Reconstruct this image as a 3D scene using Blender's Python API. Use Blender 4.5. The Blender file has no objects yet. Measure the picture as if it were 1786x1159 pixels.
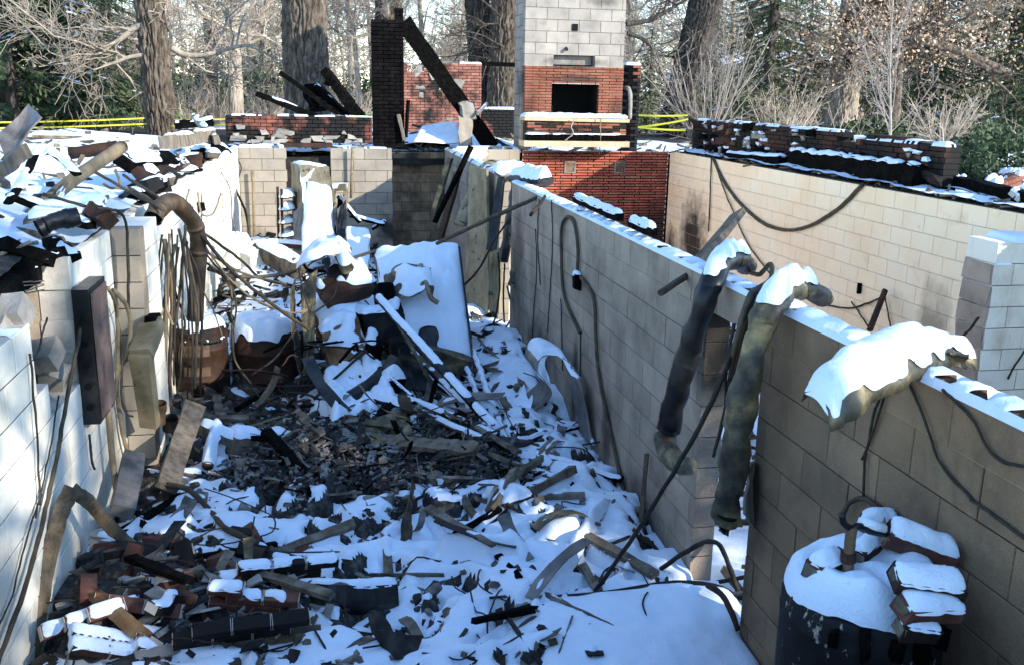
import bpy, math, random
import numpy as np
from mathutils import Vector, Matrix
from mathutils.bvhtree import BVHTree

# ------------------------------------------------------------------ camera, world, sun, exposure
SC = bpy.context.scene
COL = SC.collection
F_PX = 1650.0                      # focal length in pixels of a 1786 px wide frame
PSI, THETA, ROLL = math.radians(11.4285), math.radians(14.2149), math.radians(1.1)
CAMZ = 3.48
def _basis():
    r = np.array([math.cos(PSI), -math.sin(PSI), 0.0])
    w = np.array([math.sin(PSI)*math.cos(THETA), math.cos(PSI)*math.cos(THETA), -math.sin(THETA)])
    u = np.cross(r, w)
    c, s = math.cos(ROLL), math.sin(ROLL)
    return c*r+s*u, -s*r+c*u, w
CR, CU, CW = _basis()
cam_data = bpy.data.cameras.new('camera')
cam_data.sensor_width = 36.0
cam_data.lens = F_PX/1786.0*36.0
cam_data.clip_end = 2000.0
cam_data.clip_start = 0.05
cam = bpy.data.objects.new('camera', cam_data)
COL.objects.link(cam)
M = Matrix.Identity(4)
for i in range(3):
    M[i][0], M[i][1], M[i][2] = CR[i], CU[i], -CW[i]
M[2][3] = CAMZ
cam.matrix_world = M
SC.camera = cam

SUN_DIR = Vector((1.82, -1.79, 1.03)).normalized()      # towards the sun
world = bpy.data.worlds.new('World')
SC.world = world
world.use_nodes = True
wn = world.node_tree
sky = wn.nodes.new('ShaderNodeTexSky')
sky.sky_type = 'NISHITA'
sky.sun_disc = False
sky.sun_elevation = math.asin(SUN_DIR.z)
sky.sun_rotation = math.atan2(SUN_DIR.x, SUN_DIR.y)
sky.air_density = 1.0
sky.dust_density = 0.0
sky.ozone_density = 3.0
bg = wn.nodes['Background']
wn.links.new(sky.outputs[0], bg.inputs[0])
bg.inputs[1].default_value = 0.15
sun_data = bpy.data.lights.new('sun', 'SUN')
sun_data.energy = 2.4
sun_data.angle = math.radians(0.5)
sun_data.color = (1.0, 0.93, 0.82)
sun = bpy.data.objects.new('sun', sun_data)
COL.objects.link(sun)
sun.rotation_euler = SUN_DIR.to_track_quat('Z', 'Y').to_euler()
vs = SC.view_settings
vs.view_transform = 'Standard'
vs.look = 'None'
vs.gamma = 1.0
vs.use_curve_mapping = False
vs.exposure = 1.85
SC.cycles.max_bounces = 8
SC.cycles.diffuse_bounces = 4

# ------------------------------------------------------------------ helpers
rng = random.Random(11)
nrng = np.random.default_rng(5)

def at(u, v, x=None, y=None, z=None):
    """World point on the view line of photo pixel (u, v) at a known distance (one coordinate given)."""
    d = (u-893.0)/F_PX*CR + (579.5-v)/F_PX*CU + CW
    if x is not None: t = x/d[0]
    elif y is not None: t = y/d[1]
    else: t = (z-CAMZ)/d[2]
    return Vector((d[0]*t, d[1]*t, CAMZ+d[2]*t))

def px(p):
    q = np.array(p, float)-np.array([0, 0, CAMZ])
    w = q@CW
    if w < 0.05: return (-9999, -9999)
    return 893.0+F_PX*(q@CR)/w, 579.5-F_PX*(q@CU)/w

class MB:
    """Collects vertices and faces for one mesh object."""
    def __init__(s): s.v = []; s.f = []
    def add(s, verts, faces):
        o = len(s.v); s.v.extend([tuple(map(float, q)) for q in verts]); s.f.extend([tuple(i+o for i in q) for q in faces]); return s
    def box(s, c, size, R=None, jit=0.0, r=rng):
        a, b, d = size[0]/2, size[1]/2, size[2]/2
        vs = []
        for x, y, z in ((-a,-b,-d),(a,-b,-d),(a,b,-d),(-a,b,-d),(-a,-b,d),(a,-b,d),(a,b,d),(-a,b,d)):
            p = Vector((x+r.uniform(-jit,jit)*a*2, y+r.uniform(-jit,jit)*b*2, z+r.uniform(-jit,jit)*d*2)) if jit else Vector((x,y,z))
            if R is not None: p = R @ p
            vs.append(p+Vector(c))
        return s.add(vs, [(0,3,2,1),(4,5,6,7),(0,1,5,4),(1,2,6,5),(2,3,7,6),(3,0,4,7)])
    def lohi(s, lo, hi):
        lo = Vector(lo); hi = Vector(hi)
        return s.box((lo+hi)/2, hi-lo)
    def beam(s, p0, p1, w, h, roll=0.0, n=1, jit=0.0, taper=1.0, r=rng):
        """Rectangular bar from p0 to p1, subdivided n times with jittered rings (charred timber when jit > 0)."""
        p0 = Vector(p0); p1 = Vector(p1); d = (p1-p0).normalized()
        q = d.to_track_quat('Y', 'Z').to_matrix() @ Matrix.Rotation(roll, 3, 'Y')
        rings = []
        for i in range(n+1):
            t = i/n; sc = 1+(taper-1)*t
            c = p0.lerp(p1, t)
            rings.append([c + q @ Vector((sx*w/2*sc*(1+r.uniform(-jit,jit)), 0, sz*h/2*sc*(1+r.uniform(-jit,jit)))) for sx, sz in ((-1,-1),(1,-1),(1,1),(-1,1))])
        return s.loft(rings)
    def loft(s, rings, cap=True, close=True):
        n = len(rings[0]); vs = [p for rg in rings for p in rg]; fs = []
        for i in range(len(rings)-1):
            for j in range(n if close else n-1):
                k = (j+1) % n
                fs.append((i*n+j, i*n+k, (i+1)*n+k, (i+1)*n+j))
        if cap and close:
            fs.append(tuple(range(n-1, -1, -1))); fs.append(tuple((len(rings)-1)*n+j for j in range(n)))
        return s.add(vs, fs)
    def tube(s, pts, rad, n=8, cap=True, squash=1.0, jit=0.0):
        pts = [Vector(p) for p in pts]
        rads = rad if isinstance(rad, (list, tuple)) else [rad]*len(pts)
        rings = []; up = None
        for i, p in enumerate(pts):
            d = (pts[min(i+1, len(pts)-1)]-pts[max(i-1, 0)])
            d = d.normalized() if d.length > 1e-9 else Vector((0,0,1))
            if up is None:
                up = Vector((0,0,1)) if abs(d.z) < 0.9 else Vector((1,0,0))
            a = d.cross(up).normalized(); b = a.cross(d).normalized(); up = b
            rings.append([p + a*math.cos(2*math.pi*k/n)*rads[i]*(1+rng.uniform(-jit,jit)) + b*math.sin(2*math.pi*k/n)*rads[i]*squash*(1+rng.uniform(-jit,jit)) for k in range(n)])
        return s.loft(rings, cap)
    def grid(s, G, thick=0.0):
        """G: rows x cols of points -> sheet; thick closes it into a thin slab (offset along -normal)."""
        R, Cn = len(G), len(G[0])
        P = [Vector(p) for row in G for p in row]
        fs = [(i*Cn+j, i*Cn+j+1, (i+1)*Cn+j+1, (i+1)*Cn+j) for i in range(R-1) for j in range(Cn-1)]
        if not thick: return s.add(P, fs)
        N = [Vector((0,0,0)) for _ in P]
        for fc in fs:
            nn = (P[fc[2]]-P[fc[0]]).cross(P[fc[3]]-P[fc[1]])
            for k in fc: N[k] += nn
        Q = [p - (m.normalized() if m.length > 0 else Vector((0,0,1)))*thick for p, m in zip(P, N)]
        o = len(P)
        ff = fs + [tuple(reversed([k+o for k in fc])) for fc in fs]
        ring = [j for j in range(Cn)] + [i*Cn+Cn-1 for i in range(1, R)] + [(R-1)*Cn+j for j in range(Cn-2, -1, -1)] + [i*Cn for i in range(R-2, 0, -1)]
        for a, b in zip(ring, ring[1:]+ring[:1]): ff.append((b, a, a+o, b+o))
        return s.add(P+Q, ff)
    def lathe(s, c, prof, n=28, axis=Vector((0,0,1)), wob=0.0):
        q = axis.normalized().to_track_quat('Z', 'Y').to_matrix()
        rings = [[Vector(c)+q @ Vector((r_*math.cos(2*math.pi*k/n)*(1+wob*math.sin(3*k+h*5)), r_*math.sin(2*math.pi*k/n)*(1+wob*math.cos(2*k+h*7)), h)) for k in range(n)] for r_, h in prof]
        return s.loft(rings)
    def mesh(s, name, mat, smooth=False):
        me = bpy.data.meshes.new(name)
        me.from_pydata(s.v, [], s.f)
        if mat is not None: me.materials.append(mat)
        if smooth: me.polygons.foreach_set('use_smooth', [True]*len(me.polygons))
        me.update()
        return me
    def build(s, name, mat, parent=None, smooth=False):
        o = bpy.data.objects.new(name, s.mesh(name, mat, smooth))
        COL.objects.link(o)
        if parent is not None: o.parent = parent; o.matrix_parent_inverse = Matrix.Translation(-parent.location)
        return o

def tag(o, label=None, cat=None, group=None, kind=None):
    if label: o['label'] = label
    if cat: o['category'] = cat
    if group: o['group'] = group
    if kind or cat: o['kind'] = kind or 'thing'
    return o
def thing(name, label, cat, loc=(0,0,0), group=None):
    o = bpy.data.objects.new(name, None)
    o.empty_display_size = 0.1
    COL.objects.link(o); o.location = loc
    return tag(o, label, cat, group)
def link(name, me, parent, mw):
    o = bpy.data.objects.new(name, me); COL.objects.link(o)
    if parent is not None: o.parent = parent; o.matrix_local = Matrix.Translation(-parent.location) @ mw
    else: o.matrix_world = mw
    return o
def np_mesh(name, V, F, mat, smooth=False):
    """Fast mesh from numpy arrays (F: n x 3 or n x 4)."""
    me = bpy.data.meshes.new(name)
    V = np.asarray(V, np.float32); F = np.asarray(F, np.int32); k = F.shape[1]
    me.vertices.add(len(V)); me.vertices.foreach_set('co', V.ravel())
    me.loops.add(F.size); me.loops.foreach_set('vertex_index', F.ravel())
    me.polygons.add(len(F)); me.polygons.foreach_set('loop_start', np.arange(0, F.size, k, dtype=np.int32))
    me.polygons.foreach_set('loop_total', np.full(len(F), k, np.int32))
    if smooth: me.polygons.foreach_set('use_smooth', np.ones(len(F), bool))
    if mat is not None: me.materials.append(mat)
    me.update(calc_edges=True)
    return me
def np_obj(name, V, F, mat, parent=None, smooth=False):
    return link(name, np_mesh(name, V, F, mat, smooth), parent, Matrix.Identity(4))

def vnoise(X, Y, seed=0):
    xi = np.floor(X).astype(np.int64); yi = np.floor(Y).astype(np.int64)
    fx = X-xi; fy = Y-yi; fx = fx*fx*(3-2*fx); fy = fy*fy*(3-2*fy)
    def h(a, b):
        n = (a*374761393 + b*668265263 + seed*974711) & 0x7fffffff
        n = ((n ^ (n >> 13))*1274126177) & 0x7fffffff
        return ((n ^ (n >> 16)) & 0xffff)/65535.0
    return (h(xi,yi)*(1-fx)+h(xi+1,yi)*fx)*(1-fy)+(h(xi,yi+1)*(1-fx)+h(xi+1,yi+1)*fx)*fy
def fbm(X, Y, sc, oct=4, seed=0):
    X = np.asarray(X, float); Y = np.asarray(Y, float)
    a = 0; t = 0; w = 1.0
    for k in range(oct):
        a = a + w*(vnoise(X/sc*2**k, Y/sc*2**k, seed+k*17)-0.5); t += w; w *= 0.5
    return a/t*2
def blur(A, sg):
    r = int(max(1, round(sg*2.5))); k = np.exp(-0.5*(np.arange(-r, r+1)/sg)**2); k /= k.sum()
    P = np.pad(A, ((r,r),(0,0)), 'edge'); A = sum(P[i:i+A.shape[0]]*k[i] for i in range(2*r+1))
    P = np.pad(A, ((0,0),(r,r)), 'edge'); return sum(P[:, i:i+A.shape[1]]*k[i] for i in range(2*r+1))
def field(name, X, Y, Z, mat, mask=None, parent=None, smooth=True):
    """Height field over 2-D arrays X, Y, Z; mask keeps the quads whose four corners are True."""
    R, Cn = Z.shape
    idx = np.arange(R*Cn).reshape(R, Cn)
    q = np.stack([idx[:-1,:-1], idx[:-1,1:], idx[1:,1:], idx[1:,:-1]], -1)
    if mask is not None:
        q = q[mask[:-1,:-1] & mask[:-1,1:] & mask[1:,1:] & mask[1:,:-1]]
    q = q.reshape(-1, 4)
    V = np.stack([X, Y, Z], -1).reshape(-1, 3)
    used = np.unique(q); re = np.zeros(len(V), np.int64); re[used] = np.arange(len(used))
    if not len(used): return None
    return np_obj(name, V[used], re[q], mat, parent, smooth)
def bvh_of(objs):
    V = []; F = []
    for o in objs:
        mw = o.matrix_world if o.parent is None else (Matrix.Translation(o.parent.location) @ o.matrix_parent_inverse @ o.matrix_basis if False else o.matrix_basis)
        k = len(V)
        V.extend([mw @ v.co for v in o.data.vertices]); F.extend([tuple(i+k for i in p.vertices) for p in o.data.polygons])
    return BVHTree.FromPolygons(V, F)
def snow_on(mb, thick=0.05, res=0.025, mat=None, parent=None, name='snow_cover', minz=0.45, cut=None, seed=0, edge=0.06, cover=1.0, ylim=None):
    """A real layer of snow lying on the upward faces of a mesh: sampled from above, rounded at its rim."""
    bv = BVHTree.FromPolygons([Vector(v) for v in mb.v], mb.f)
    A = np.array(mb.v); lo = A.min(0)-res; hi = A.max(0)+res
    xs = np.arange(lo[0], hi[0]+res, res); ys = np.arange(lo[1], hi[1]+res, res)
    X, Y = np.meshgrid(xs, ys); T = np.full(X.shape, np.nan)
    for i in range(X.shape[0]):
        for j in range(X.shape[1]):
            h = bv.ray_cast(Vector((X[i,j], Y[i,j], hi[2]+1)), Vector((0,0,-1)))
            if h[0] is not None and abs(h[1].z) > minz: T[i,j] = h[0].z
    m = ~np.isnan(T)
    if cut is not None: m &= cut(X, Y, T)
    m &= (fbm(X+seed*3.1, Y-seed*1.7, 0.22, 3, seed) + (cover-0.5)*2 > 0) if cover < 1 else True
    if not m.any(): return None
    Tf = np.where(m, T, 0.0)
    w = blur(m.astype(float), 1.2); Ts = blur(Tf, 1.2)/np.maximum(w, 1e-6)
    d = np.zeros(m.shape); cur = m.copy(); steps = max(2, int(edge/res))
    for k in range(steps):
        P = np.pad(cur, 1); cur = cur & P[:-2,1:-1] & P[2:,1:-1] & P[1:-1,:-2] & P[1:-1,2:]
        d += cur
    d = blur(d/steps, 1.0)
    Z = np.where(m, T*0.4+Ts*0.6, Ts) + thick*np.sqrt(np.clip(d, 0, 1))*(1+0.45*fbm(X, Y, 0.3, 3, seed+3)+0.30*fbm(X, Y, 0.09, 2, seed+4)) - 0.006 + 0.012*m
    P = np.pad(m, 1); m2 = m | P[:-2,1:-1] | P[2:,1:-1] | P[1:-1,:-2] | P[1:-1,2:]
    Z = np.where(m2 & ~m, Ts-0.015, Z)
    if not (m2[:-1,:-1] & m2[:-1,1:] & m2[1:,1:] & m2[1:,:-1]).any(): return None
    R, Cn = Z.shape; idx = np.arange(R*Cn).reshape(R, Cn)
    ok = m2[:-1,:-1] & m2[:-1,1:] & m2[1:,1:] & m2[1:,:-1]
    jump = np.maximum.reduce([Z[:-1,:-1],Z[:-1,1:],Z[1:,1:],Z[1:,:-1]])-np.minimum.reduce([Z[:-1,:-1],Z[:-1,1:],Z[1:,1:],Z[1:,:-1]])
    ok &= jump < res*5+0.03
    q = np.stack([idx[:-1,:-1], idx[:-1,1:], idx[1:,1:], idx[1:,:-1]], -1)[ok].reshape(-1, 4)
    if not len(q): return None
    P = np.stack([X, Y, Z], -1).reshape(-1, 3)
    e = np.concatenate([q[:, [0,1]], q[:, [1,2]], q[:, [2,3]], q[:, [3,0]]]); es = np.sort(e, 1)
    u, c = np.unique(es, axis=0, return_counts=True); bd = u[c == 1]
    for it in range(6):                                    # round the stepped rim
        acc = np.zeros_like(P); n = np.zeros(len(P))
        np.add.at(acc, bd[:,0], P[bd[:,1]]); np.add.at(acc, bd[:,1], P[bd[:,0]]); np.add.at(n, bd[:,0], 1); np.add.at(n, bd[:,1], 1)
        k = n > 0; P[k] = 0.5*P[k]+0.5*acc[k]/n[k][:,None]
    used = np.unique(q); re = np.zeros(len(P), np.int64); re[used] = np.arange(len(used))
    return tag(np_obj(name, P[used], re[q], mat or MAT['snow'], parent, True), kind='stuff')
def crumple(mb, amp, freq=6.0, seed=0):
    from mathutils import noise as nz
    o = Vector((seed*1.7, seed*0.9, 0))
    for i, v in enumerate(mb.v):
        q = Vector(v); mb.v[i] = tuple(q + Vector(nz.noise_vector(q*freq+o))*amp + Vector(nz.noise_vector(q*freq*2.7+o))*amp*0.45)
    return mb
def arc(pts, n=8):
    """Smooth curve through points (Catmull-Rom)."""
    P = [Vector(p) for p in pts]
    if len(P) < 3: return [P[0].lerp(P[-1], i/n) for i in range(n+1)]
    Q = [P[0]*2-P[1]]+P+[P[-1]*2-P[-2]]; out = []
    for i in range(1, len(Q)-2):
        a, b, c, d = Q[i-1:i+3]
        for k in range(n):
            t = k/n
            out.append(0.5*((2*b)+(c-a)*t+(2*a-5*b+4*c-d)*t*t+(3*b-a-3*c+d)*t**3))
    return out+[P[-1]]

# ------------------------------------------------------------------ materials
MAT = {}
def mat_noise(name, cols, scale=8.0, detail=6.0, rough=0.85, bump=0.3, bscale=40.0, metal=0.0, rand=0.0, stops=None, space='obj', stain=None, pores=0.0, aniso=None, spec=0.3, bdist=0.01):
    """cols: 2-4 colours over fractal noise; rand: per-object value jitter; stain: (colour, scale, low, high) patches in world space."""
    m = bpy.data.materials.new(name); m.use_nodes = True
    nt = m.node_tree; N = nt.nodes; L = nt.links
    b = N['Principled BSDF']
    b.inputs['Roughness'].default_value = rough; b.inputs['Metallic'].default_value = metal
    b.inputs['Specular IOR Level'].default_value = spec
    geo = N.new('ShaderNodeNewGeometry')
    mp = N.new('ShaderNodeMapping'); L.new(geo.outputs['Position'], mp.inputs[0])
    if aniso: mp.inputs['Scale'].default_value = aniso
    nz = N.new('ShaderNodeTexNoise'); nz.inputs['Scale'].default_value = scale; nz.inputs['Detail'].default_value = detail; nz.inputs['Roughness'].default_value = 0.62
    L.new(mp.outputs[0], nz.inputs['Vector'])
    cr = N.new('ShaderNodeValToRGB'); L.new(nz.outputs['Fac'], cr.inputs[0])
    st = stops or np.linspace(0.33, 0.67, len(cols))
    while len(cr.color_ramp.elements) < len(cols): cr.color_ramp.elements.new(0.5)
    for e, c, p in zip(cr.color_ramp.elements, cols, st): e.position = float(p); e.color = (*c, 1)
    out = cr.outputs[0]
    def mix(a, bcol, fac, mode='MIX'):
        x = N.new('ShaderNodeMix'); x.data_type = 'RGBA'; x.blend_type = mode
        if hasattr(fac, 'is_linked') : L.new(fac, x.inputs[0])
        else: x.inputs[0].default_value = fac
        L.new(a, x.inputs[6])
        if isinstance(bcol, tuple): x.inputs[7].default_value = (*bcol, 1)
        else: L.new(bcol, x.inputs[7])
        return x.outputs[2]
    def mr(v, a, bb, c=0.0, d=1.0):
        x = N.new('ShaderNodeMapRange'); L.new(v, x.inputs[0])
        for i, q in enumerate((a, bb, c, d)): x.inputs[i+1].default_value = q
        return x.outputs[0]
    if rand:
        oi = N.new('ShaderNodeObjectInfo')
        hs = N.new('ShaderNodeHueSaturation'); L.new(out, hs.inputs['Color']); L.new(mr(oi.outputs['Random'], 0, 1, 1-rand, 1+rand), hs.inputs['Value'])
        out = hs.outputs[0]
    if pores:
        pz = N.new('ShaderNodeTexNoise'); pz.inputs['Scale'].default_value = 170; pz.inputs['Detail'].default_value = 2; L.new(geo.outputs['Position'], pz.inputs['Vector'])
        out = mix(out, (0.02,0.02,0.02), mr(pz.outputs['Fac'], 0.64, 0.75, 0, pores))
    for sn in (stain or []):
        c, sc_, lo, hi = sn[:4]
        z = N.new('ShaderNodeTexNoise'); z.inputs['Scale'].default_value = sc_; z.inputs['Detail'].default_value = 7; z.inputs['Roughness'].default_value = 0.65
        if len(sn) > 4:
            m2 = N.new('ShaderNodeMapping'); m2.inputs['Scale'].default_value = sn[4]; L.new(geo.outputs['Position'], m2.inputs[0]); L.new(m2.outputs[0], z.inputs['Vector'])
        else: L.new(geo.outputs['Position'], z.inputs['Vector'])
        out = mix(out, c, mr(z.outputs['Fac'], lo, hi))
    L.new(out, b.inputs['Base Color'])
    if bump:
        bz = N.new('ShaderNodeTexNoise'); bz.inputs['Scale'].default_value = bscale; bz.inputs['Detail'].default_value = 5; L.new(mp.outputs[0], bz.inputs['Vector'])
        bp = N.new('ShaderNodeBump'); bp.inputs['Strength'].default_value = bump; bp.inputs['Distance'].default_value = bdist
        L.new(bz.outputs['Fac'], bp.inputs['Height']); L.new(bp.outputs[0], b.inputs['Normal'])
    MAT[name] = m
    return m
def soot_dark_spot(mat, spots, col=(0.012,0.010,0.009)):
    """Soot and other dark marks with a place of their own on a wall: (x, y, z, rx, ry, rz) ellipsoids in world space, ragged by noise."""
    nt = mat.node_tree; N = nt.nodes; L = nt.links; b = N['Principled BSDF']
    src = b.inputs['Base Color'].links[0].from_socket
    geo = N.new('ShaderNodeNewGeometry')
    nz = N.new('ShaderNodeTexNoise'); nz.inputs['Scale'].default_value = 5; nz.inputs['Detail'].default_value = 6; L.new(geo.outputs['Position'], nz.inputs['Vector'])
    for (x, y, z, rx, ry, rz, amt) in spots:
        mp = N.new('ShaderNodeVectorMath'); mp.operation = 'SUBTRACT'; L.new(geo.outputs['Position'], mp.inputs[0]); mp.inputs[1].default_value = (x, y, z)
        dv = N.new('ShaderNodeVectorMath'); dv.operation = 'DIVIDE'; L.new(mp.outputs[0], dv.inputs[0]); dv.inputs[1].default_value = (rx, ry, rz)
        ln = N.new('ShaderNodeVectorMath'); ln.operation = 'LENGTH'; L.new(dv.outputs[0], ln.inputs[0])
        ad = N.new('ShaderNodeMath'); ad.operation = 'MULTIPLY_ADD'; L.new(nz.outputs['Fac'], ad.inputs[0]); ad.inputs[1].default_value = 0.9; L.new(ln.outputs['Value'], ad.inputs[2])
        r = N.new('ShaderNodeMapRange'); L.new(ad.outputs[0], r.inputs[0])
        for i, q in enumerate((1.35, 0.75, 0.0, amt)): r.inputs[i+1].default_value = q
        x_ = N.new('ShaderNodeMix'); x_.data_type = 'RGBA'; L.new(r.outputs[0], x_.inputs[0]); L.new(src, x_.inputs[6]); x_.inputs[7].default_value = (*col, 1)
        src = x_.outputs[2]
    L.new(src, b.inputs['Base Color'])

mat_noise('snow', [(0.70,0.80,0.92),(0.77,0.85,0.94)], scale=6, rough=0.6, bump=0.45, bscale=85, bdist=0.012, spec=0.2, stain=[((0.48,0.50,0.53), 9, 0.66, 0.80)])
mat_noise('ground_snow', [(0.10,0.075,0.05),(0.80,0.82,0.85)], scale=2.2, stops=[0.36,0.46], rough=0.7, bump=0.4, bscale=9, bdist=0.05)
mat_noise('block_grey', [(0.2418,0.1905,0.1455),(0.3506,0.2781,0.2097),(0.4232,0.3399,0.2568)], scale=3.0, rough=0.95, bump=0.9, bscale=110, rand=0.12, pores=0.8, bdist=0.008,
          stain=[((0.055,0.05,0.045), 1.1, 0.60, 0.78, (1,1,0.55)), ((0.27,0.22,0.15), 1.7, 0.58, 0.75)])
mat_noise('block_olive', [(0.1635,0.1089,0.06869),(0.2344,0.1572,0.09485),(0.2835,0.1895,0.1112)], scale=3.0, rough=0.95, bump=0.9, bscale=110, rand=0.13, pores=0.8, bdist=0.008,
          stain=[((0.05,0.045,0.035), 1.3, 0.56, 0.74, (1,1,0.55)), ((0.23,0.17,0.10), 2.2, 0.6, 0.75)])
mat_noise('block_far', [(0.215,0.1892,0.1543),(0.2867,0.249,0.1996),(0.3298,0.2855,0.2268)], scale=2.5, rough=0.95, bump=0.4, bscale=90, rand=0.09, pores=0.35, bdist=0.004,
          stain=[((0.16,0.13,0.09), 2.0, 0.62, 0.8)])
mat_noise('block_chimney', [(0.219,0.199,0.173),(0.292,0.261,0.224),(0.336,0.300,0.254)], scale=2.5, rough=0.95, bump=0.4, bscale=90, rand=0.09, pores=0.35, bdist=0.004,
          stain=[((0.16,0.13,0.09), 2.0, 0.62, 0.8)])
mat_noise('block_cream', [(0.90,0.66,0.41),(0.93,0.73,0.48),(0.93,0.77,0.54)], scale=1.3, rough=0.8, bump=0.3, bscale=60, rand=0.02, pores=0.0, bdist=0.004,
          stain=[((0.50,0.34,0.20), 1.5, 0.60, 0.85), ((0.30,0.20,0.13), 4.0, 0.70, 0.82)])
mat_noise('block_white', [(0.6448,0.6,0.4928),(0.7904,0.75,0.6248),(0.832,0.79,0.6688)], scale=2.2, rough=0.75, bump=0.3, bscale=60, rand=0.05, bdist=0.004,
          stain=[((0.48,0.37,0.26), 2.5, 0.58, 0.78, (1,1,0.4)), ((0.12,0.10,0.09), 3.5, 0.68, 0.80, (1,1,0.35))])
mat_noise('block_burnt', [(0.115,0.092,0.0759),(0.46,0.3105,0.1955),(0.782,0.529,0.345)], scale=2.4, rough=0.95, bump=0.4, bscale=60, rand=0.25, bdist=0.004)
mat_noise('mortar', [(0.23,0.1843,0.1326),(0.345,0.2716,0.195)], scale=9, rough=0.95, bump=0.3, bscale=90)
mat_noise('mortar_light', [(0.42,0.37,0.31),(0.55,0.50,0.44)], scale=9, rough=0.95, bump=0.3, bscale=90)
mat_noise('mortar_black', [(0.004,0.004,0.004),(0.012,0.010,0.009)], scale=7, rough=0.95, bump=0.2)
mat_noise('mortar_white', [(0.575,0.5,0.4375),(0.75,0.675,0.5875)], scale=7, rough=0.95, bump=0.2)
mat_noise('mortar_chimney', [(0.33,0.285,0.24),(0.48,0.42,0.345)], scale=6, rough=0.95, bump=0.2)
mat_noise('mortar_dark', [(0.01,0.009,0.008),(0.035,0.03,0.025)], scale=9, rough=0.95, bump=0.3, bscale=90)
mat_noise('mortar_cream', [(0.7128,0.5292,0.3348),(0.9288,0.7236,0.486)], scale=5, rough=0.95, bump=0.3, bscale=90)
mat_noise('brick_fire', [(0.1958,0.0464,0.029),(0.3045,0.0754,0.0435),(0.3625,0.1087,0.06525)], scale=4, rough=0.8, bump=0.3, bscale=120, rand=0.22, bdist=0.003)
mat_noise('brick_orange', [(0.1555,0.0486,0.02722),(0.2203,0.07452,0.04212),(0.2462,0.0972,0.05832)], scale=4, rough=0.85, bump=0.3, bscale=120, rand=0.16, bdist=0.003)
mat_noise('brick_black', [(0.002,0.002,0.0025),(0.0045,0.004,0.0045),(0.011,0.0085,0.008)], scale=5, rough=0.95, bump=0.4, bscale=90, rand=0.3, bdist=0.004, spec=0.05,
          stain=[((0.04,0.016,0.012), 2.2, 0.74, 0.84), ((0.30,0.27,0.25), 4.5, 0.72, 0.75)])
mat_noise('brick_sooty', [(0.144,0.0468,0.03024),(0.2016,0.072,0.04896),(0.2376,0.0936,0.0648)], scale=5, rough=0.85, bump=0.4, bscale=90, rand=0.2, bdist=0.004,
          stain=[((0.30,0.25,0.21), 3.0, 0.67, 0.72), ((0.008,0.007,0.007), 0.9, 0.36, 0.43)])
mat_noise('brick_back', [(0.17,0.065,0.045),(0.25,0.10,0.07),(0.30,0.15,0.11)], scale=5, rough=0.85, bump=0.4, bscale=90, rand=0.2, bdist=0.004, stain=[((0.012,0.011,0.010), 0.8, 0.52, 0.60)])
mat_noise('brick_brown', [(0.03125,0.01339,0.008035),(0.0625,0.02455,0.01428),(0.08928,0.03794,0.02232)], scale=3, rough=0.85, bump=0.5, bscale=60, rand=0.25, bdist=0.006,
          stain=[((0.008,0.007,0.006), 1.1, 0.33, 0.50)])
mat_noise('brick_rubble', [(0.072,0.02592,0.018),(0.1152,0.0432,0.03024),(0.1584,0.0792,0.0576)], scale=9, rough=0.9, bump=0.4, bscale=70, rand=0.25, bdist=0.004,
          stain=[((0.03,0.026,0.022), 3.5, 0.55, 0.68)])
mat_noise('plaster', [(0.216,0.198,0.168),(0.312,0.288,0.252)], scale=8, rough=0.9, bump=0.5, bscale=50, rand=0.2)
mat_noise('char', [(0.0012,0.0012,0.0012),(0.0027,0.00255,0.0024),(0.0072,0.0063,0.0057)], scale=14, rough=0.95, bump=0.9, bscale=38, rand=0.2, bdist=0.02, spec=0.06)
mat_noise('ash', [(0.01716,0.01638,0.0156),(0.0546,0.05148,0.04836),(0.156,0.1482,0.1404)], scale=16, rough=0.95, bump=0.8, bscale=60, stops=[0.38,0.55,0.72], bdist=0.015)
mat_noise('debris_dark', [(0.0096,0.009,0.0084),(0.03,0.027,0.024),(0.069,0.06,0.051)], scale=9, rough=0.95, bump=0.6, bscale=60, stops=[0.35,0.52,0.7])
mat_noise('debris_ash', [(0.0612,0.05916,0.0561),(0.1632,0.153,0.1428),(0.3366,0.3264,0.306)], scale=11, rough=0.95, bump=0.6, bscale=60, stops=[0.35,0.52,0.7])
mat_noise('debris_tan', [(0.054,0.042,0.03),(0.132,0.108,0.078),(0.228,0.198,0.162)], scale=8, rough=0.95, bump=0.5, bscale=60)
mat_noise('wood', [(0.078,0.06,0.042),(0.162,0.132,0.096),(0.216,0.186,0.15)], scale=5, rough=0.9, bump=0.5, bscale=40, aniso=(3,3,0.6), rand=0.2, stain=[((0.03,0.026,0.022), 3, 0.6, 0.72)])
mat_noise('duct', [(0.018,0.017,0.016),(0.10,0.082,0.045),(0.36,0.28,0.13)], scale=4.5, rough=0.6, metal=0.1, bump=0.3, bscale=20, stops=[0.38,0.52,0.66], spec=0.5,
          stain=[((0.012,0.011,0.011), 3.0, 0.54, 0.68), ((0.11,0.048,0.022), 5, 0.62, 0.72)])
mat_noise('duct_dark', [(0.0084,0.009,0.0102),(0.021,0.0216,0.024),(0.054,0.0492,0.036)], scale=4, rough=0.4, metal=0.5, bump=0.25, bscale=18, stops=[0.4,0.55,0.72], spec=0.5)
mat_noise('duct_tan', [(0.132,0.108,0.06),(0.216,0.18,0.108),(0.264,0.234,0.162)], scale=5, rough=0.6, metal=0.25, bump=0.25, bscale=30, spec=0.4,
          stain=[((0.03,0.028,0.026), 7, 0.60, 0.66), ((0.16,0.09,0.05), 3, 0.64, 0.78)])
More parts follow.
